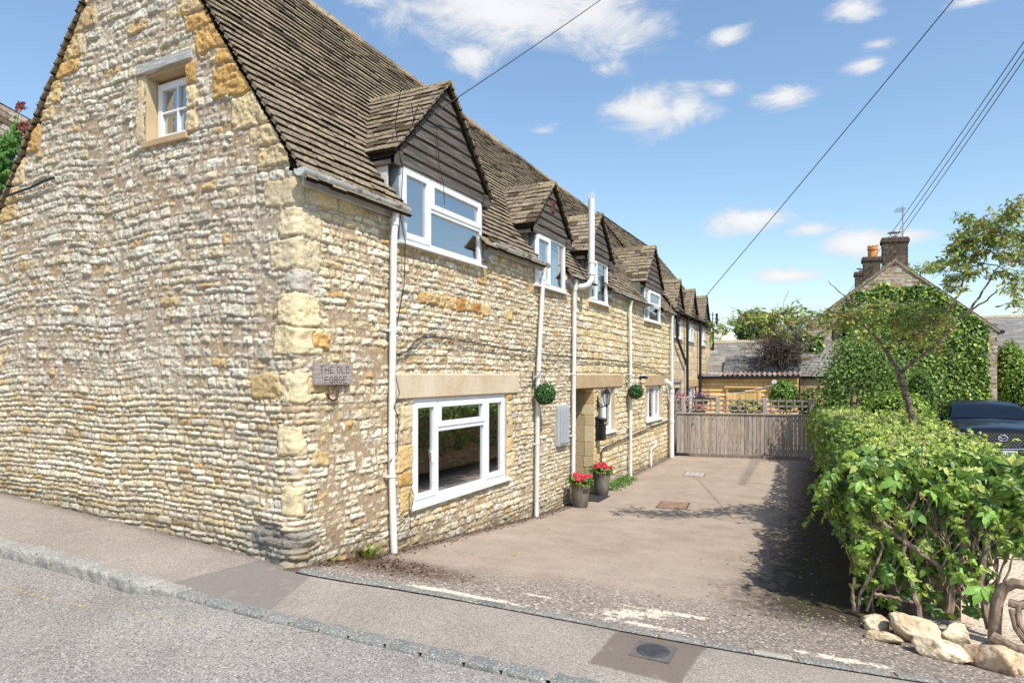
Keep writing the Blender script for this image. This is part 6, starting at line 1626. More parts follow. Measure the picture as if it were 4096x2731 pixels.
cr = thing('creeper_hedge', 'bright green five leaved creeper sprawling over the low garden wall', 'creeper', (4.6, 5, -1.95))
# leaflet template: pointed oval folded along the midrib, drooping
LT = np.array([[0, 0, 0], [.20, .30, .06], [.24, .62, .03], [0, 1.0, -.16], [-.24, .62, .03], [-.20, .30, .06], [0, .32, 0], [0, .66, -.03]])
LF = np.array([[0, 1, 6], [1, 2, 7], [2, 3, 7], [3, 4, 7], [4, 5, 7], [5, 0, 6]]); LF4 = np.array([[1, 7, 6], [6, 7, 5]])
LT_F = np.concatenate([LF, LF4])
def palmate(name, P, Nrm, size, cols, m, parent, down=.7):
    n = len(P); Nn = Nrm + RS.normal(0, .42, (n, 3)); Nn /= np.linalg.norm(Nn, axis=1)[:, None]
    D_ = RS.normal(0, .6, (n, 3)) + np.array([0, 0, -down]) ; D_ -= (D_ * Nn).sum(1)[:, None] * Nn; D_ /= np.linalg.norm(D_, axis=1)[:, None]
    S_ = np.cross(D_, Nn); s = size[:, None]
    VV = []; CCc = []
    for q, (ang, k) in enumerate(((0, 1.0), (.82, .93), (-.82, .93), (1.8, .62), (-1.8, .62))):
        a = ang + RS.normal(0, .1, n); ca_, sa_ = np.cos(a)[:, None], np.sin(a)[:, None]
        d_ = D_ * ca_ + S_ * sa_; t_ = -D_ * sa_ + S_ * ca_
        tip = RS.uniform(.05, .85, n)[:, None]
        dd = d_ - Nn * tip; dd /= np.linalg.norm(dd, axis=1)[:, None]; nn_ = np.cross(t_, dd); nn_ *= np.sign((nn_ * Nn).sum(1))[:, None]
        kk = k * s * RS.uniform(.85, 1.1, n)[:, None]
        V = P[:, None, :] + (t_[:, None, :] * LT[None, :, 0:1] * .88 + dd[:, None, :] * LT[None, :, 1:2] + nn_[:, None, :] * LT[None, :, 2:3]) * kk[:, None, :]
        VV.append(V); CCc.append(cols)
    V = np.concatenate(VV).reshape(-1, 3); c = np.repeat(np.concatenate(CCc) * RS.uniform(.88, 1.12, (5 * n, 1)), 8, 0)
    o = (np.arange(5 * n) * 8)[:, None, None]; F = (LT_F[None] + o).reshape(-1, 3)
    return mesh_np(name, V, F, m, parent, c, smooth=True)
CRP = [(140, 164, 62), (118, 146, 54), (164, 182, 78), (94, 126, 46), (190, 198, 104), (76, 108, 44), (104, 134, 52)]
CRD = [(92, 128, 54), (72, 106, 48), (110, 142, 62)]
PP = []; NN = []; SS = []; CL = []
def addl(P, Nn, s0, s1, pal):
    n = len(P); PP.append(P); NN.append(np.broadcast_to(Nn, P.shape).astype(float)); SS.append(RS.uniform(s0, s1, n)); CL.append(pickc(pal, n, .2))
def bulge(a, b, sd): return 1.45 * (fbm(a * 2.6, b * 2.6, sd, 3) - .5)
# top
n = 5200; Y = NEAR - .1 + (FAR - NEAR) * RS.uniform(0, 1, n) ** 1.35; f_ = RS.uniform(0, 1, n); X = hx0(Y) - .14 + f_ * (hx1(Y) - hx0(Y) + .1)
edge = np.minimum(f_, 1 - f_); Z = hzt(Y) - .10 * np.exp(-edge * 9) + .24 * bulge(X, Y, 81) - RS.uniform(0, .16, n)
addl(np.stack([X, Y, Z], 1), np.array([-.15, -.35, 1.0]), .045, .088, CRP)
n = 1800; Y = NEAR - .1 + RS.uniform(0, 1, n) * 2.2; X = hx0(Y) - .08 + RS.uniform(0, 1, n) * (hx1(Y) - hx0(Y) + .2); Z = hzt(Y) - .03 + .24 * bulge(X, Y, 81) - RS.uniform(0, .18, n)
addl(np.stack([X, Y, Z], 1), np.array([-.1, -.6, .8]), .04, .09, CRP)
# left face
n = 3600; Y = NEAR - .05 + (FAR - NEAR) * RS.uniform(0, 1, n) ** 1.3; f_ = RS.uniform(0, 1, n) ** .8; top = hzt(Y) - .02; gz_ = G(4, Y); bot = gz_ + np.where(Y < 4.5, .25, .42) + .25 * bulge(Y, Y * 0, 84)
Z = bot + (top - bot) * f_; X = hx0(Y) - .02 - .18 * np.sin(f_ * 2.4) + .22 * bulge(Y, Z, 83) + RS.uniform(0, .08, n)
addl(np.stack([X, Y, Z], 1), np.array([-1.0, -.3, .35]), .04, .085, CRP + CRD)
# near end: full at the top, thin lower down
n = 1500; f_ = RS.uniform(0, 1, n); X = 4.10 + f_ * 1.16; Z = -.60 - RS.uniform(0, 1, n) ** 1.15 * .95; Y = NEAR - .06 - .14 * np.exp(-((Z + .75) / .25) ** 2) + .2 * bulge(X, Z, 85) + RS.uniform(0, .12, n)
dens_ = np.clip(1.1 - (-.75 - Z) / 1.1, .2, 1) * (.4 + 1.2 * fbm(X * 3, Z * 3, 86, 2)); k = RS.rand(n) < dens_
addl(np.stack([X, Y, Z], 1)[k], np.array([-.05, -1.0, .45]), .05, .115, CRP)
n = 170; X = RS.uniform(4.10, 5.2, n); Z = RS.uniform(-1.80, -1.25, n); addl(np.stack([X, NEAR - .08 + RS.uniform(-.06, .1, n), Z], 1), np.array([-.05, -1.0, .45]), .05, .10, CRP + CRD)
# large drooping leaves at the top near edge and the right corner
for (x, z, s) in [(4.16, -.82, .12), (4.40, -.80, .13), (4.62, -.86, .12), (4.30, -.95, .12), (4.82, -.84, .12), (4.95, -.98, .13), (4.50, -1.02, .12), (5.10, -.80, .13), (4.92, -1.52, .14), (5.22, -.92, .12), (4.20, -1.30, .11), (4.78, -1.45, .11), (4.33, -1.52, .10), (5.2, -.72, .13), (5.3, -.85, .13)]:
    addl(np.array([[x, NEAR - .26 + rnd.uniform(-.03, .03), z]]), np.array([-.1, -1, .7]), s, s * 1.02, [(138, 178, 82), (120, 160, 70)])
# right face
n = 700; Y = NEAR + RS.uniform(0, 1, n) * 5; Z = hzt(Y) - RS.uniform(0, .9, n); X = hx1(Y) + .05 + .2 * bulge(Y, Z, 88); addl(np.stack([X, Y, Z], 1), np.array([1, -.3, .4]), .04, .09, CRP)
n = 1500; Y = NEAR - .1 + RS.uniform(0, 1, n) ** 1.3 * 9; X = hx0(Y) + RS.uniform(0, 1, n) * (hx1(Y) - hx0(Y)); addl(np.stack([X, Y, hzt(Y) + .02 + .24 * bulge(X, Y, 81) + RS.uniform(-.02, .05, n)], 1), np.array([0, -.3, 1.0]), .02, .045, [(196, 206, 108), (172, 190, 84), (150, 172, 70), (178, 160, 110)])
for i in range(46):
    x = rnd.uniform(4.0, 5.25); z = rnd.uniform(-1.3, -.62); y = NEAR - .16; s0 = rnd.uniform(.05, .10)
    if i % 3 == 0: y = rnd.uniform(NEAR, 7); x = float(hx0(y)) - .16
    q = np.array([x, y, z]); v = np.array([rnd.uniform(-.04, .04), rnd.uniform(-.05, -.01), rnd.uniform(-.02, .03)]) if i % 3 else np.array([rnd.uniform(-.05, -.02), rnd.uniform(-.04, .02), rnd.uniform(-.01, .03)])
    L_ = []
    for j in range(rnd.randint(4, 8)): v = v * .95 + np.array([0, 0, -.010]); q = q + v; L_.append(q.copy())
    addl(np.array(L_), np.array([-.3, -1.0, .5]) if i % 3 else np.array([-1.0, -.3, .5]), s0 * .6, s0, CRP[:4])
PP, NN, SS, CL = np.concatenate(PP), np.concatenate(NN), np.concatenate(SS), np.concatenate(CL)
kp = ~((PP[:, 0] > 5.0) & (PP[:, 2] < -1.28) & (PP[:, 1] < NEAR + 1.2)); PP, NN, SS, CL = PP[kp], NN[kp], SS[kp], CL[kp]
palmate('foliage', PP, NN, SS, CL, M['creeper'], cr)
# young shoots
k = MB(); SP = []; SN = []
for i in range(110):
    Y = NEAR + rnd.random() ** 1.6 * 8; X = rnd.uniform(float(hx0(Y)), float(hx1(Y))); z0 = float(hzt(Y)) - .03; pts_ = [np.array([X, Y, z0])]; v = np.array([rnd.uniform(-.5, .5), rnd.uniform(-.6, .2), 1.0]) * rnd.uniform(.018, .045)
    for q in range(5): v = v + np.array([rnd.uniform(-.01, .01), rnd.uniform(-.01, .01), -.003]); pts_.append(pts_[-1] + v)
    k.tube(pts_, .003, 4, cap=False); SP.append(pts_[-1]); SP.append(pts_[-3]); 
for (x, y, z, dx, h) in ((5.05, 2.4, -.66, .02, .22), (5.2, 2.2, -.72, .08, .20), (4.95, 3.2, -.62, -.05, .16)):
    pts_ = [np.array([x + dx * f, y - .05 * f, z + h * f - .04 * f * f]) for f in np.linspace(0, 1, 6)]; k.tube(pts_, .004, 4, cap=False); SP += [pts_[-1], pts_[-2], pts_[3]]
k.build('shoots', mat('green_stem', lin((160, 176, 84)), rough=.6), cr)
SP = np.array(SP); palmate('young_leaves', SP, np.tile([0, -.4, 1.0], (len(SP), 1)), RS.uniform(.03, .05, len(SP)), pickc([(196, 206, 96), (180, 190, 84)], len(SP)), M['creeper'], cr, down=0)
# woody stems
k = MB()
def vine(pts, r0, r1):
    P = [np.array(p, float) for p in pts]; out_ = []
    for i in range(len(P) - 1):
        for f in np.linspace(0, 1, 6, endpoint=False): out_.append(P[i] + (P[i + 1] - P[i]) * f + np.array([rnd.uniform(-1, 1), rnd.uniform(-1, 1), rnd.uniform(-1, 1)]) * .006)
    out_.append(P[-1]); n = len(out_); k.tube(out_, [(r0 + (r1 - r0) * i / (n - 1)) * (.66 if r0 > .012 else 1) for i in range(n)], 7)
yN = NEAR - .05
vine([(4.62, yN - .42, -1.86), (4.56, yN - .25, -1.82), (4.52, yN - .12, -1.66), (4.50, yN - .10, -1.50), (4.45, yN - .12, -1.36), (4.48, yN - .05, -1.1), (4.6, yN, -.8)], .035, .014)
vine([(4.14, yN - .1, -1.86), (4.17, yN - .1, -1.7), (4.25, yN - .12, -1.52), (4.32, yN - .08, -1.35), (4.22, yN, -1.0)], .02, .01)
vine([(4.2, yN - .12, -1.84), (4.26, yN - .16, -1.66), (4.36, yN - .18, -1.56)], .014, .008)
vine([(4.12, yN - .1, -1.86), (4.10, yN - .12, -1.72), (4.12, yN - .1, -1.6)], .022, .014)
vine([(4.25, yN - .05, -1.72), (4.42, yN - .08, -1.73), (4.55, yN - .06, -1.75)], .022, .018)
vine([(4.25, yN - .05, -1.1), (4.42, yN - .08, -1.25), (4.60, yN - .08, -1.38), (4.75, yN - .02, -1.5)], .03, .022)
vine([(4.75, yN - .05, -1.8), (4.78, yN, -1.5), (4.85, yN - .05, -1.25), (4.9, yN, -.95), (4.85, yN, -.75)], .045, .025)
vine([(5.0, yN - .05, -1.86), (4.95, yN, -1.55), (5.0, yN, -1.2), (5.0, yN, -.85)], .05, .03)
vine([(4.7, yN - .06, -.8), (4.85, yN - .12, -.86), (4.92, yN - .08, -1.0)], .03, .02)
for i in range(95):
    x = rnd.uniform(4.12, 5.1); z = rnd.uniform(-1.8, -1.1); vine([(x, yN + rnd.uniform(-.05, .1), z), (x + rnd.uniform(-.12, .12), yN + rnd.uniform(-.08, .05), z + rnd.uniform(.1, .3)), (x + rnd.uniform(-.2, .2), yN + rnd.uniform(-.1, .08), z + rnd.uniform(.3, .6))], rnd.uniform(.004, .011), .003)
for i in range(26):
    Y = rnd.uniform(NEAR, 7); x = float(hx0(Y)) + .06; vine([(x, Y, g1(x, Y)), (x - .03, Y + rnd.uniform(-.2, .2), -1.5), (x - .02, Y + rnd.uniform(-.4, .4), -1.0)], rnd.uniform(.008, .02), .006)
k.build('stems', M['vine'], cr, smooth=True)
k = MB()
def vine2(P0, r0, r1): 
    n = len(P0); k.tube(P0, [r0 + (r1 - r0) * i / (n - 1) for i in range(n)], 9)
c_ = np.array([5.12, yN - .30, -1.45])
vine2([c_ + (-.12, .08, -.44), c_ + (-.12, .06, -.3), c_ + (-.11, .05, -.15), c_ + (-.08, .04, -.05), c_ + (-.02, .02, .0), c_ + (.05, .0, .0), c_ + (.09, .0, -.05), c_ + (.07, .0, -.12), c_ + (.01, .01, -.15), c_ + (-.05, .02, -.14)], .042, .030)
vine2([c_ + (.0, -.0, -.14), c_ + (.0, -.03, -.26), c_ + (.06, -.05, -.36), c_ + (.12, -.06, -.40)], .02, .018); vine2([c_ + (-.04, .0, -.18), c_ + (-.02, -.03, -.3), c_ + (.03, -.05, -.38)], .018, .016)
vine2([c_ + (-.15, .0, -.40), c_ + (-.02, -.06, -.44), c_ + (.14, -.08, -.44)], .05, .035)
tag(k.build('twisted_root', M['vine'], None, smooth=True), 'thick looped woody root curling at the right foot of the creeper beside the gravel', 'root')

# rocks -------------------------------------------------------------------
def rock(x, y, sx, sy_, sz, ang, tone, lab, tilt=0.0, lift=0.0):
    nU, nV = 34, 22; V = []; sd = rnd.uniform(0, 200); planes = []
    for q in range(9): v_ = RS.normal(0, 1, 3); v_ /= np.linalg.norm(v_); planes.append((v_, rnd.uniform(.58, .88)))
    for i in range(nV + 1):
        for j in range(nU):
            th_ = math.pi * i / nV; ph = 2 * math.pi * j / nU
            d_ = np.array([math.sin(th_) * math.cos(ph), math.sin(th_) * math.sin(ph), math.cos(th_)])
            # faceted: planes cut
            e = (abs(d_[0]) ** 3.2 + abs(d_[1]) ** 3.2 + abs(d_[2]) ** 3.2) ** (-1 / 3.2)
            nn_ = float(fbm(np.array(d_[0] * 1.6 + sd + d_[2]), np.array(d_[1] * 1.6 + sd * .7 - d_[2]), 5, 4)) - .5; n2_ = float(vnoise(d_[0] * 6 + sd, d_[1] * 6 + d_[2] * 5)) - .5
            q_ = d_ * e * (1 + .5 * nn_)
            for (pn, pd) in planes:
                over = float(q_ @ pn) - pd
                if over > 0: q_ = q_ - pn * over * .93
            V.append(q_ * (1 + .09 * n2_) * (sx, sy_, sz))
    F = [(i * nU + j, i * nU + (j + 1) % nU, (i + 1) * nU + (j + 1) % nU, (i + 1) * nU + j) for i in range(nV) for j in range(nU)]
    ca_, sa_ = math.cos(ang), math.sin(ang); ct, st = math.cos(tilt), math.sin(tilt)
    V = np.array(V); V = V @ np.array([[ct, 0, -st], [0, 1, 0], [st, 0, ct]]).T; V = V @ np.array([[ca_, -sa_, 0], [sa_, ca_, 0], [0, 0, 1]]).T
    V[:, 2] -= V[:, 2].min() * .8; V += (x, y, g1(x, y) + lift)
    tag(mesh_np('limestone_rock', V, np.array(F), M['rock'], None, np.tile(np.array(tone), (len(V), 1)), smooth=True), lab, 'rock')
T1 = (1, 1, 1); T2 = (.85, .83, .8); T3 = (.95, .84, .78)
rock(4.27, 1.52, .10, .075, .062, .5, T2, 'rounded pale rock at the left end, in front of the small shaded stacked one')
rock(4.24, 1.66, .075, .05, .045, .2, T2, 'small stacked rock half in the shade at the far left of the rockery')
rock(4.47, 1.42, .175, .115, .105, .15, T2, 'large pitted grey rock in the middle left of the row below the creeper')
rock(4.30, 1.28, .125, .06, .035, -.1, (.92, .88, .82), 'flat low rock lying in front of the pitted grey rock')
rock(4.62, 1.15, .18, .09, .072, -.05, (1.08, 1.06, 1.02), 'long cream rock with a notch, lowest at the front of the rockery', tilt=-.1)
rock(4.74, 1.46, .12, .09, .095, .4, T1, 'upright pale rock below the thick woody root')
rock(4.86, 1.10, .18, .08, .085, -.75, T3, 'pinkish wedge shaped rock pointing at the road near the right edge')
rock(4.97, 1.42, .08, .055, .045, -.3, T3, 'small pinkish rock behind the wedge shaped one')
rock(5.04, 1.18, .13, .09, .07, -.5, (1.05, 1.0, .92), 'yellowish rock at the right edge of the photo')

# ------------------------------------------------------------------ cherry tree
tr = thing('cherry_tree', 'slender ornamental cherry with olive bronze leaves rising out of the creeper hedge', 'tree', (4.85, 5.2, -2.1))
DT = 7.9
def br(L_): return [at(x, y, DT + d) for (x, y, d) in L_]
SKEL = [([(2100, 1030, 0), (2094, 952, 0), (2086, 920, 0), (2077, 896, 0), (2067, 859, 0)], .062, .05),
 ([(2067, 859, 0), (2056, 840, .05), (2045, 825, .1), (2034, 803, .15), (2018, 779, .2), (1998, 760, .2), (1979, 740, .25), (1960, 713, .3), (1948, 686, .3), (1921, 665, .3), (1902, 645, .3)], .042, .005),
 ([(2067, 859, 0), (2090, 838, -.1), (2116, 818, -.2), (2140, 800, -.3), (2159, 784, -.35), (2180, 760, -.4), (2198, 735, -.4), (2230, 713, -.5), (2266, 689, -.5), (2290, 668, -.6)], .036, .010),
 ([(2225, 716, -.5), (2249, 682, -.5), (2270, 650, -.5), (2286, 623, -.5), (2300, 605, -.5), (2320, 575, -.6)], .020, .006),
 ([(2034, 803, .15), (2052, 792, .0), (2072, 781, -.1), (2096, 770, -.2), (2120, 762, -.3), (2145, 747, -.3), (2174, 713, -.4), (2191, 691, -.4), (2205, 672, -.4), (2212, 640, -.4), (2215, 626, -.4), (2230, 601, -.4), (2242, 584, -.4), (2265, 540, -.4), (2291, 500, -.4), (2330, 485, -.4)], .030, .005),
 ([(2130, 758, -.3), (2155, 740, -.4), (2190, 728, -.4)], .012, .004),
 ([(1979, 740, .25), (1960, 728, .2), (1940, 717, .2), (1911, 717, .1), (1882, 723, .1), (1841, 737, .0), (1818, 744, .0), (1799, 748, 0), (1780, 762, 0)], .020, .006),
 ([(1882, 723, .1), (1850, 715, .2), (1800, 722, .3), (1750, 725, .3), (1712, 727, .3), (1686, 739, .3), (1664, 740, .3), (1638, 749, .3), (1620, 762, .3)], .011, .003),
 ([(1948, 686, .3), (1990, 700, .3), (2030, 715, .4)], .008, .003), ([(1960, 713, .3), (2000, 690, .5), (2060, 700, .6), (2120, 690, .6)], .014, .004),
 ([(2018, 779, .2), (2060, 760, .6), (2110, 765, .8), (2150, 770, .8)], .010, .003),
 ([(2242, 584, -.4), (2200, 600, -.4), (2160, 612, -.5), (2120, 622, -.5)], .010, .003), ([(2215, 626, -.4), (2180, 618, -.2), (2140, 640, 0)], .008, .003),
 ([(2265, 540, -.4), (2240, 520, -.4), (2220, 505, -.4)], .008, .003), ([(2291, 500, -.4), (2310, 490, -.5), (2350, 470, -.6), (2400, 450, -.6)], .012, .004),
 ([(2230, 601, -.4), (2290, 610, -.6), (2340, 640, -.7), (2380, 660, -.7)], .012, .003), ([(2300, 605, -.5), (2340, 600, -.6), (2390, 590, -.6)], .009, .003), ([(2286, 623, -.5), (2320, 660, -.6), (2330, 700, -.6)], .006, .002),
 ([(2265, 540, -.4), (2320, 545, -.5), (2380, 530, -.5)], .010, .003)]
k = MB(); TW = []
for (L_, r0, r1) in SKEL:
    P = br(L_); out_ = []
    for i in range(len(P) - 1):
        for f in np.linspace(0, 1, 4, endpoint=False): out_.append(P[i] + (P[i + 1] - P[i]) * f + RS.normal(0, .004, 3))
    out_.append(P[-1]); n = len(out_); k.tube(out_, [.68 * (r0 + (r1 - r0) * (i / (n - 1))) for i in range(n)], 9)
k.build('trunk', M['bark'], tr, smooth=True)
BL = [(1655, 752, 30, 14, 22, 0.3), (1640, 765, 25, 18, 14, .3), (1690, 742, 25, 16, 14, .3), (1715, 722, 22, 14, 20, .3), (1740, 740, 30, 22, 34, .2), (1770, 728, 32, 26, 46, .1), (1800, 735, 30, 28, 44, .1), (1830, 722, 30, 20, 32, .1), (1850, 740, 28, 22, 28, .1), (1790, 775, 25, 12, 10, 0),
 (1885, 735, 30, 22, 30, .1), (1915, 720, 28, 20, 26, .1), (1930, 745, 30, 26, 30, .2), (1960, 735, 30, 26, 38, .3), (1990, 715, 34, 24, 44, .4), (2030, 712, 34, 24, 44, .5), (2070, 715, 32, 22, 36, .5), (2060, 745, 36, 26, 46, .4), (2100, 740, 34, 26, 44, .3), (2130, 725, 32, 26, 40, .1), (2145, 755, 34, 24, 40, -.1), (2100, 775, 36, 22, 36, 0), (2050, 785, 30, 20, 22, .2), (2090, 800, 26, 16, 16, 0), (2170, 735, 24, 22, 24, -.3), (1990, 770, 28, 22, 18, .3), (2010, 745, 30, 24, 34, .3), (2150, 795, 26, 16, 14, -.3), (2170, 810, 20, 12, 8, -.3),
 (2130, 622, 30, 12, 22, -.5), (2160, 612, 26, 16, 28, -.5), (2185, 600, 26, 20, 34, -.4), (2200, 575, 26, 26, 40, -.4), (2215, 545, 26, 24, 40, -.4), (2235, 520, 28, 22, 42, -.4), (2260, 545, 30, 30, 50, -.4), (2225, 600, 28, 24, 40, -.4), (2245, 570, 30, 26, 50, -.4), (2290, 520, 30, 26, 50, -.5), (2320, 500, 30, 24, 48, -.5), (2340, 475, 24, 18, 30, -.6), (2290, 560, 30, 24, 44, -.5), (2330, 545, 30, 26, 48, -.5), (2310, 590, 26, 20, 30, -.5), (2345, 590, 26, 26, 38, -.6), (2180, 650, 24, 16, 24, -.2), (2210, 640, 22, 18, 20, -.4), (2240, 625, 24, 16, 20, -.4), (2300, 630, 24, 16, 18, -.6), (2335, 640, 26, 24, 30, -.7), (2330, 675, 22, 18, 18, -.7), (2350, 700, 20, 18, 14, -.7), (2200, 665, 22, 12, 10, -.4), (2225, 505, 14, 14, 10, -.4), (2390, 560, 40, 50, 80, -.6), (2400, 640, 40, 50, 60, -.6), (2318, 700, 8, 10, 5, -.6)]
LP = []; LN = []; LC = []; tw = MB()
CH = [(140, 160, 72), (162, 176, 88), (116, 138, 62), (172, 168, 92), (160, 134, 84), (102, 124, 60), (190, 200, 116), (134, 154, 70)]
for (x, y, rx, ry, n, dd) in BL:
    for i in range(int(n * .85)):
        a = rnd.gauss(0, .5) * rx; b = rnd.gauss(0, .5) * ry; c = at(x + a, y + b, DT + dd + rnd.gauss(0, .16))
        dirv = np.array([rnd.gauss(0, .7), rnd.gauss(0, .7), rnd.uniform(-.3, .5)]); dirv /= np.linalg.norm(dirv); ln = rnd.uniform(.06, .14)
        tw.tube([c, c + dirv * ln * .6 + (0, 0, .01), c + dirv * ln], .0022, 3, cap=False)
        cc_ = np.array(lin(rnd.choice(CH))) * rnd.uniform(.8, 1.25)
        for q in range(7):
            f = .15 + .85 * q / 6; LP.append(c + dirv * ln * f); LN.append([rnd.gauss(0, .5), rnd.gauss(0, .5), .9]); LC.append(cc_ * rnd.uniform(.85, 1.15))
tw.build('twigs', M['bark'], tr)
leaves_mesh('crown', np.array(LP), np.array(LN), (.045, .078), np.array(LC), M['leaf'], tr, jitter=.35, droop=.75, aspect=.40, fold=.2)

# ------------------------------------------------------------------ parked car
car = thing('parked_car', 'dark blue car parked nose forward on the gravel behind the hedge', 'car', (7.1, 15.7, -2.10))
M['paint'] = mat('dark_blue_paint', lin((9, 10, 18)), lin((7, 8, 15)), scale=2, rough=.3, spec=.3, coat=.5)
M['chrome'] = mat('chrome', lin((220, 222, 226)), lin((210, 212, 216)), rough=.12, metal=1.0)
M['cglass'] = glass_mat('car_glass', (.45, .5, .52), .09)
CX0, CY0, CZ0 = 7.22, 13.45, -2.10
def cp(x, y, z): return (CX0 + x, CY0 + y, CZ0 + z)
prof = [(-.0, .30), (-.02, .45), (-.0, .62), (.03, .80), (.12, .90), (.40, .96), (.85, 1.01), (1.20, 1.06), (1.26, 1.09), (1.55, 1.24), (1.85, 1.37), (2.05, 1.43), (2.5, 1.47), (3.1, 1.45), (3.6, 1.36), (4.1, 1.12), (4.5, 1.06), (4.65, .9), (4.7, .4)]
secs = []
def halfw(y): return float(np.interp(y, [-.05, .0, .15, .5, 1.2, 2.5, 3.8, 4.5, 4.7], [.52, .66, .80, .88, .91, .92, .91, .86, .78]))
ys = [-.02, .0, .05, .12, .25, .4, .7, 1.0, 1.2, 1.28, 1.45, 1.65, 1.85, 2.05, 2.4, 2.9, 3.3, 3.7, 4.1, 4.4, 4.6, 4.7]
def topz(y): return float(np.interp(y, [p[0] for p in prof[3:]], [p[1] for p in prof[3:]]))
def belt(y): return float(np.interp(y, [0, .3, 1.2, 2.5, 4.0, 4.7], [.72, .82, .96, 1.0, 1.02, .95]))
bm = []; NP = 13
for y in ys:
    w = halfw(y); b = belt(y); tz = max(topz(y), b + .01); cab = tz - b
    rw = w * (1 - .24 * min(1, cab / .45)) if cab > .08 else w * .92
    ring = [(-w * .93, .28), (-w, .45), (-w * 1.0, .68), (-w * .985, b - .03), (-w * .95, b + .005)]
    ring += [(-rw * .97, b + cab * .85), (-rw * .80, tz - .012), (0, tz + .022 if cab < .12 else tz + .015)]
    ring += [(-p[0], p[1]) for p in ring[:-1][::-1]]
    bm.append([cp(p[0], y, p[1]) for p in ring])
K = len(bm[0]); vs = [p for r in bm for p in r]; ws_i = (8, 12)
fs = [(i * K + k, i * K + k + 1, (i + 1) * K + k + 1, (i + 1) * K + k) for i in range(len(ys) - 1) for k in range(K - 1)]
fs.append(tuple(range(K))); fs.append(tuple((len(ys) - 1) * K + k for k in range(K))[::-1]); fs += [(i * K + K - 1, i * K, (i + 1) * K, (i + 1) * K + K - 1) for i in range(len(ys) - 1)]
fs = [f for f in fs if not (len(f) == 4 and f[0] // K in (9, 10, 11) and f[0] % K in (5, 6, 7, 8) and f[1] == f[0] + 1)]
bdc = MB(); bdc.add(vs, fs); bdc.build('body', M['paint'], car, smooth=True)
# windscreen
def wsp(u, y): b = belt(y); tz = topz(y); cab = tz - b; rw = halfw(y) * (1 - .24 * min(1, cab / .45)) if cab > .08 else halfw(y) * .92; return cp(u * rw * .93, y, tz + .010 + .02 * (1 - u * u))
wsn = MB(); n = 12; yy_ = [1.22, 1.4, 1.6, 1.8, 2.0]
wsn.add([wsp(-1 + 2 * i / n, y) for y in yy_ for i in range(n + 1)], [(r * (n + 1) + i, r * (n + 1) + i + 1, (r + 1) * (n + 1) + i + 1, (r + 1) * (n + 1) + i) for r in range(len(yy_) - 1) for i in range(n)])
wsn.build('windscreen', M['cglass'], car, smooth=True)
for sgn in (-1, 1):
    pn = MB(); P = []
    for y in (1.5, 1.9, 2.5, 3.1, 3.6):
        b = belt(y); tz = topz(y); cab = tz - b; rw = halfw(y) * (1 - .24 * min(1, cab / .45)); P.append((cp(sgn * (halfw(y) * .95 + .008), y, b + .03), cp(sgn * (rw * .97 + .012), y, b + cab * .82)))
    pn.add([q for p in P for q in p], [(2 * i, 2 * i + 1, 2 * i + 3, 2 * i + 2) for i in range(4)]); pn.build('side_window', M['cglass'], car, smooth=True)
it = MB()
for sx in (-.38, .38): it.box(CX0 + sx - .23, CX0 + sx + .23, CY0 + 2.3, CY0 + 2.45, CZ0 + .6, CZ0 + 1.18, .05); it.box(CX0 + sx - .12, CX0 + sx + .12, CY0 + 2.36, CY0 + 2.45, CZ0 + 1.2, CZ0 + 1.38, .04)
it.box(CX0 - .8, CX0 + .8, CY0 + 1.45, CY0 + 1.75, CZ0 + .7, CZ0 + .97, .05); it.build('interior', M['black'], car)
k = MB(); k.box(CX0 - .11, CX0 + .11, CY0 + 1.86, CY0 + 1.88, CZ0 + 1.27, CZ0 + 1.33, .01); k.build('mirror_inside', M['black'], car)
k = MB(); k.prism([cp(-.44, -.03, .86), cp(.44, -.03, .86), cp(.50, -.02, .72), cp(.36, -.035, .52), cp(-.36, -.035, .52), cp(-.50, -.02, .72)], (0, .03, 0)); gr = k.build('grille', M['black'], car)
k = MB()
for r in range(8):
    for c in range(15):
        x = -.42 + c * .06 + (.03 if r % 2 else 0); z = .55 + r * .038
        if abs(x) < .43 - max(0, (.70 - z)) * .5: k.box(CX0 + x - .018, CX0 + x + .018, CY0 - .045, CY0 - .03, CZ0 + z - .004, CZ0 + z + .004)
k.build('grille_mesh', M['metal'], gr)
k = MB(); k.tube([cp(-.62, .02, .80), cp(-.52, -.03, .72), cp(-.38, -.05, .51), cp(0, -.055, .49), cp(.38, -.05, .51), cp(.52, -.03, .72), cp(.62, .02, .80)], .016, 8); k.tube([cp(.085 * math.cos(a * .45), -.055, .73 + .065 * math.sin(a * .45)) for a in range(15)], .009, 6)
k.tube([cp(-.075, -.058, .75), cp(-.03, -.06, .735), cp(0, -.06, .705), cp(.03, -.06, .735), cp(.075, -.058, .75)], .008, 6); k.build('chrome_trim', M['chrome'], car, smooth=True)
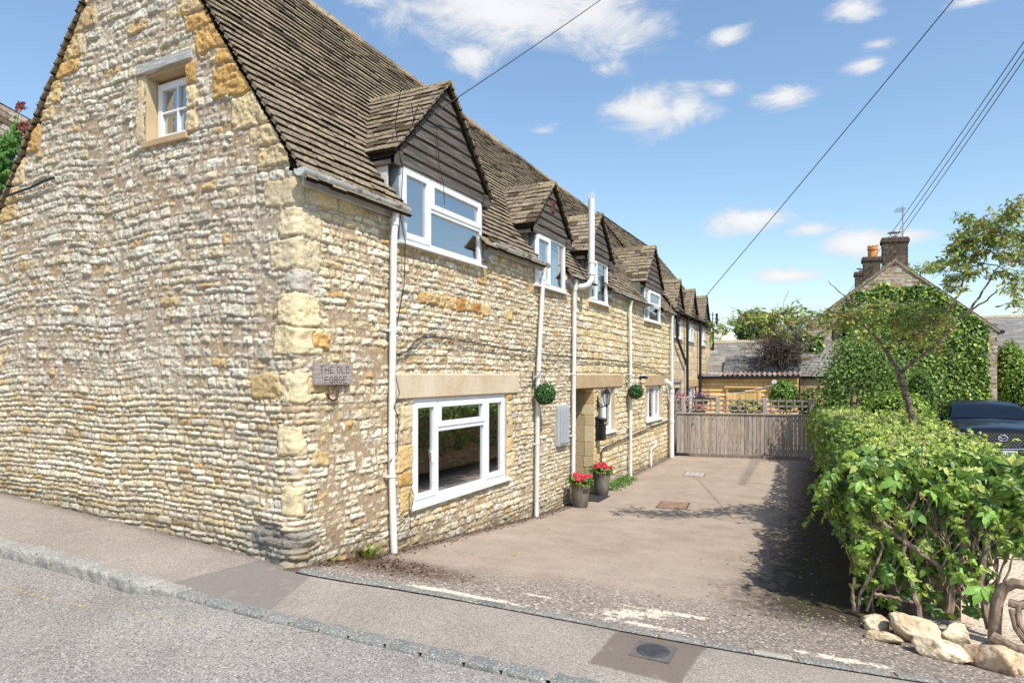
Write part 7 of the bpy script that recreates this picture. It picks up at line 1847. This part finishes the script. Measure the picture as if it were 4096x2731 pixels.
for sgn in (-1, 1):
    k = MB(); k.prism([cp(sgn * .56, .0, .72), cp(sgn * .80, .16, .78), cp(sgn * .84, .22, .83), cp(sgn * .60, .03, .80)], (0, -.03, .0)); k.build('headlight', mat('headlamp', lin((190, 196, 204)), rough=.1, spec=.9), car)
    k = MB(); k.box(CX0 + sgn * .62 - .13, CX0 + sgn * .62 + .13, CY0 - .01, CY0 + .05, CZ0 + .36, CZ0 + .50, .02); k.build('air_intake', M['black'], car)
    k = MB(); q = cp(sgn * 1.0, 1.55, 1.04); k.lathe(q, [(.02, -.07), (.10, -.05), (.115, .0), (.10, .05), (.02, .07)], 14); k.tube([q, (q[0] - sgn * .12, q[1] + .03, q[2] - .05)], .025, 6); k.build('wing_mirror', M['paint'], car, smooth=True)
    for yw in (.85, 3.7):
        k = MB(); k.tube([cp(sgn * .72, yw, .33), cp(sgn * .93, yw, .33)], .33, 26); w_ = k.build('wheel', M['black'], car, smooth=True)
        k = MB(); k.tube([cp(sgn * .90, yw, .33), cp(sgn * .94, yw, .33)], .21, 20); k.build('rim', M['metal'], w_)
k = MB(); k.box(CX0 - .26, CX0 + .26, CY0 - .055, CY0 - .045, CZ0 + .34, CZ0 + .455, .004); npl = k.build('number_plate', mat('plate_white', lin((226, 226, 222)), rough=.4), car)
def text_mesh(s, size, loc, rot, m, name, parent, ext=.001):
    c = bpy.data.curves.new(name, 'FONT'); c.body = s; c.size = size; c.extrude = ext; c.align_x = 'LEFT'
    o = bpy.data.objects.new(name, c); o.location = loc; o.rotation_euler = rot; col.objects.link(o)
    bpy.context.view_layer.update(); dg = bpy.context.evaluated_depsgraph_get(); me = bpy.data.meshes.new_from_object(o.evaluated_get(dg)); me.transform(o.matrix_world); bpy.data.objects.remove(o)
    me.materials.clear(); me.materials.append(m); q = bpy.data.objects.new(name, me); link(q, parent); return q
text_mesh('URY', .105, (CX0 + .01, CY0 - .058, CZ0 + .36), (R(90), 0, 0), M['black'], 'plate_letters', npl)

# ------------------------------------------------------------------ overhead cables
def cable(name, a, b, sag, r, lab, n=40, grp=None):
    a, b = np.array(a, float), np.array(b, float); k = MB(); k.tube([a + (b - a) * f - np.array([0, 0, sag * 4 * f * (1 - f)]) for f in np.linspace(0, 1, n)], r, 6)
    return tag(k.build(name, M['cable'], None, smooth=True), lab, 'cable', grp)
def beyond(p1, p2, dd, ext):    # a far end of the span: from p1 through the surveyed point p2 and on
    p1, p2 = np.array(p1), np.array(p2); return p1 + (p2 - p1) * ext
a1 = np.array([.10, 1.83, 2.80]); cable('overhead_cable', a1, beyond(a1, at(1370, -1, 9), 0, 2.2), .05, .006, 'thin overhead cable rising from the nearest dormer gable')
a2 = np.array([.05, 18.2, 2.62]); cable('overhead_cable', a2, beyond(a2, at(2188, -1, 14), 0, 1.25), .05, .011, 'single thick overhead cable rising from the far end of the cottage row')
ce = at(1925, 690, 30)
for q, (dx, lab) in enumerate(((0, 'upper of the three overhead wires passing left of the chimney aerial'), (8, 'middle of the three overhead wires passing behind the chimney aerial'), (15, 'lower of the three overhead wires passing behind the chimney aerial'))):
    a = at(1900 + dx * 1.2, 738 + dx * .3, 34); b_ = at(2350 + dx * .5, 82 + dx * 1.6, 13); cable('overhead_wire', a, a + (b_ - a) * 1.35, -.0 + .2 + .03 * q, .010, lab)

# ------------------------------------------------------------------ neighbour at the far left
nb = thing('neighbouring_house', 'neighbouring house showing a weathered stone tiled roof behind the left verge', 'house', tuple(at(10, 500, 13)))
A0 = at(-160, 150, 12.0); B0 = at(96, 292, 13.5); dwn = np.array([-RT[0] * .0 - FW[0], -RT[1] * .0 - FW[1], -1.15]); dwn /= np.linalg.norm(dwn)
uu_ = (B0 - A0); Lu = np.linalg.norm(uu_); uu_ /= Lu; L_ = 3.2
nn_ = np.cross(uu_, -dwn); nn_ = nn_ if nn_[2] > 0 else -nn_; nn_ /= np.linalg.norm(nn_)
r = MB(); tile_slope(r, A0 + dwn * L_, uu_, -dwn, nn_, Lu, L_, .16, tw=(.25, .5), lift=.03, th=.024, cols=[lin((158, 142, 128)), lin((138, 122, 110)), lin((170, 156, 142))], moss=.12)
r.build('roof', M['tile'], nb, usecol=True)
k = MB(); q = [A0 - nn_ * .03, B0 - nn_ * .03, B0 + dwn * L_ - nn_ * .03, A0 + dwn * L_ - nn_ * .03]; k.prism([tuple(p) for p in q], tuple(-nn_ * .08)); k.build('roof_underlay', M['tile_under'], nb)
k = MB(); q = A0 + dwn * L_; q2 = B0 + dwn * L_; k.prism([(q[0], q[1], q[2] + .1), (q2[0], q2[1], q2[2] + .1), (q2[0], q2[1], -1.6), (q[0], q[1], -1.6)], tuple(FW * 2)); k.build('wall', M['lintel2'], nb)
mp_ = thing('maple_tree', 'green maple with reddish young leaves at the left edge behind the gable', 'tree', tuple(at(10, 560, 9.5)))
P = []; C = []
for (x, y, rx, ry, n, red) in ((10, 350, 26, 40, 260, 0), (5, 400, 24, 40, 260, 0), (35, 300, 14, 22, 60, 0), (46, 242, 9, 8, 16, 1), (50, 290, 8, 14, 26, 1), (-20, 380, 40, 70, 400, 0), (25, 330, 20, 20, 80, 0)):
    for i in range(n): P.append(at(x + rnd.gauss(0, .5) * rx, y + rnd.gauss(0, .5) * ry, 9.2 + rnd.gauss(0, .3))); C.append(np.array(lin((128, 60, 50) if red else rnd.choice([(84, 128, 48), (64, 104, 40), (108, 150, 60)]))) * rnd.uniform(.7, 1.2))
P = np.array(P); palmate('crown', P, np.tile([.2, -1, .6], (len(P), 1)), RS.uniform(.05, .09, len(P)), np.array(C), M['leaf'], mp_, down=.3)
k = MB(); b0 = at(8, 600, 9.3); b0[2] = -1.5; k.tube([b0, at(6, 450, 9.3), at(8, 380, 9.2), at(30, 320, 9.2), at(46, 250, 9.2)], [.06, .03, .02, .008, .003], 7); k.tube([at(6, 450, 9.3), at(-30, 360, 9.3), at(-50, 300, 9.3)], [.03, .015, .005], 6); k.build('trunk', M['bark'], mp_, smooth=True)
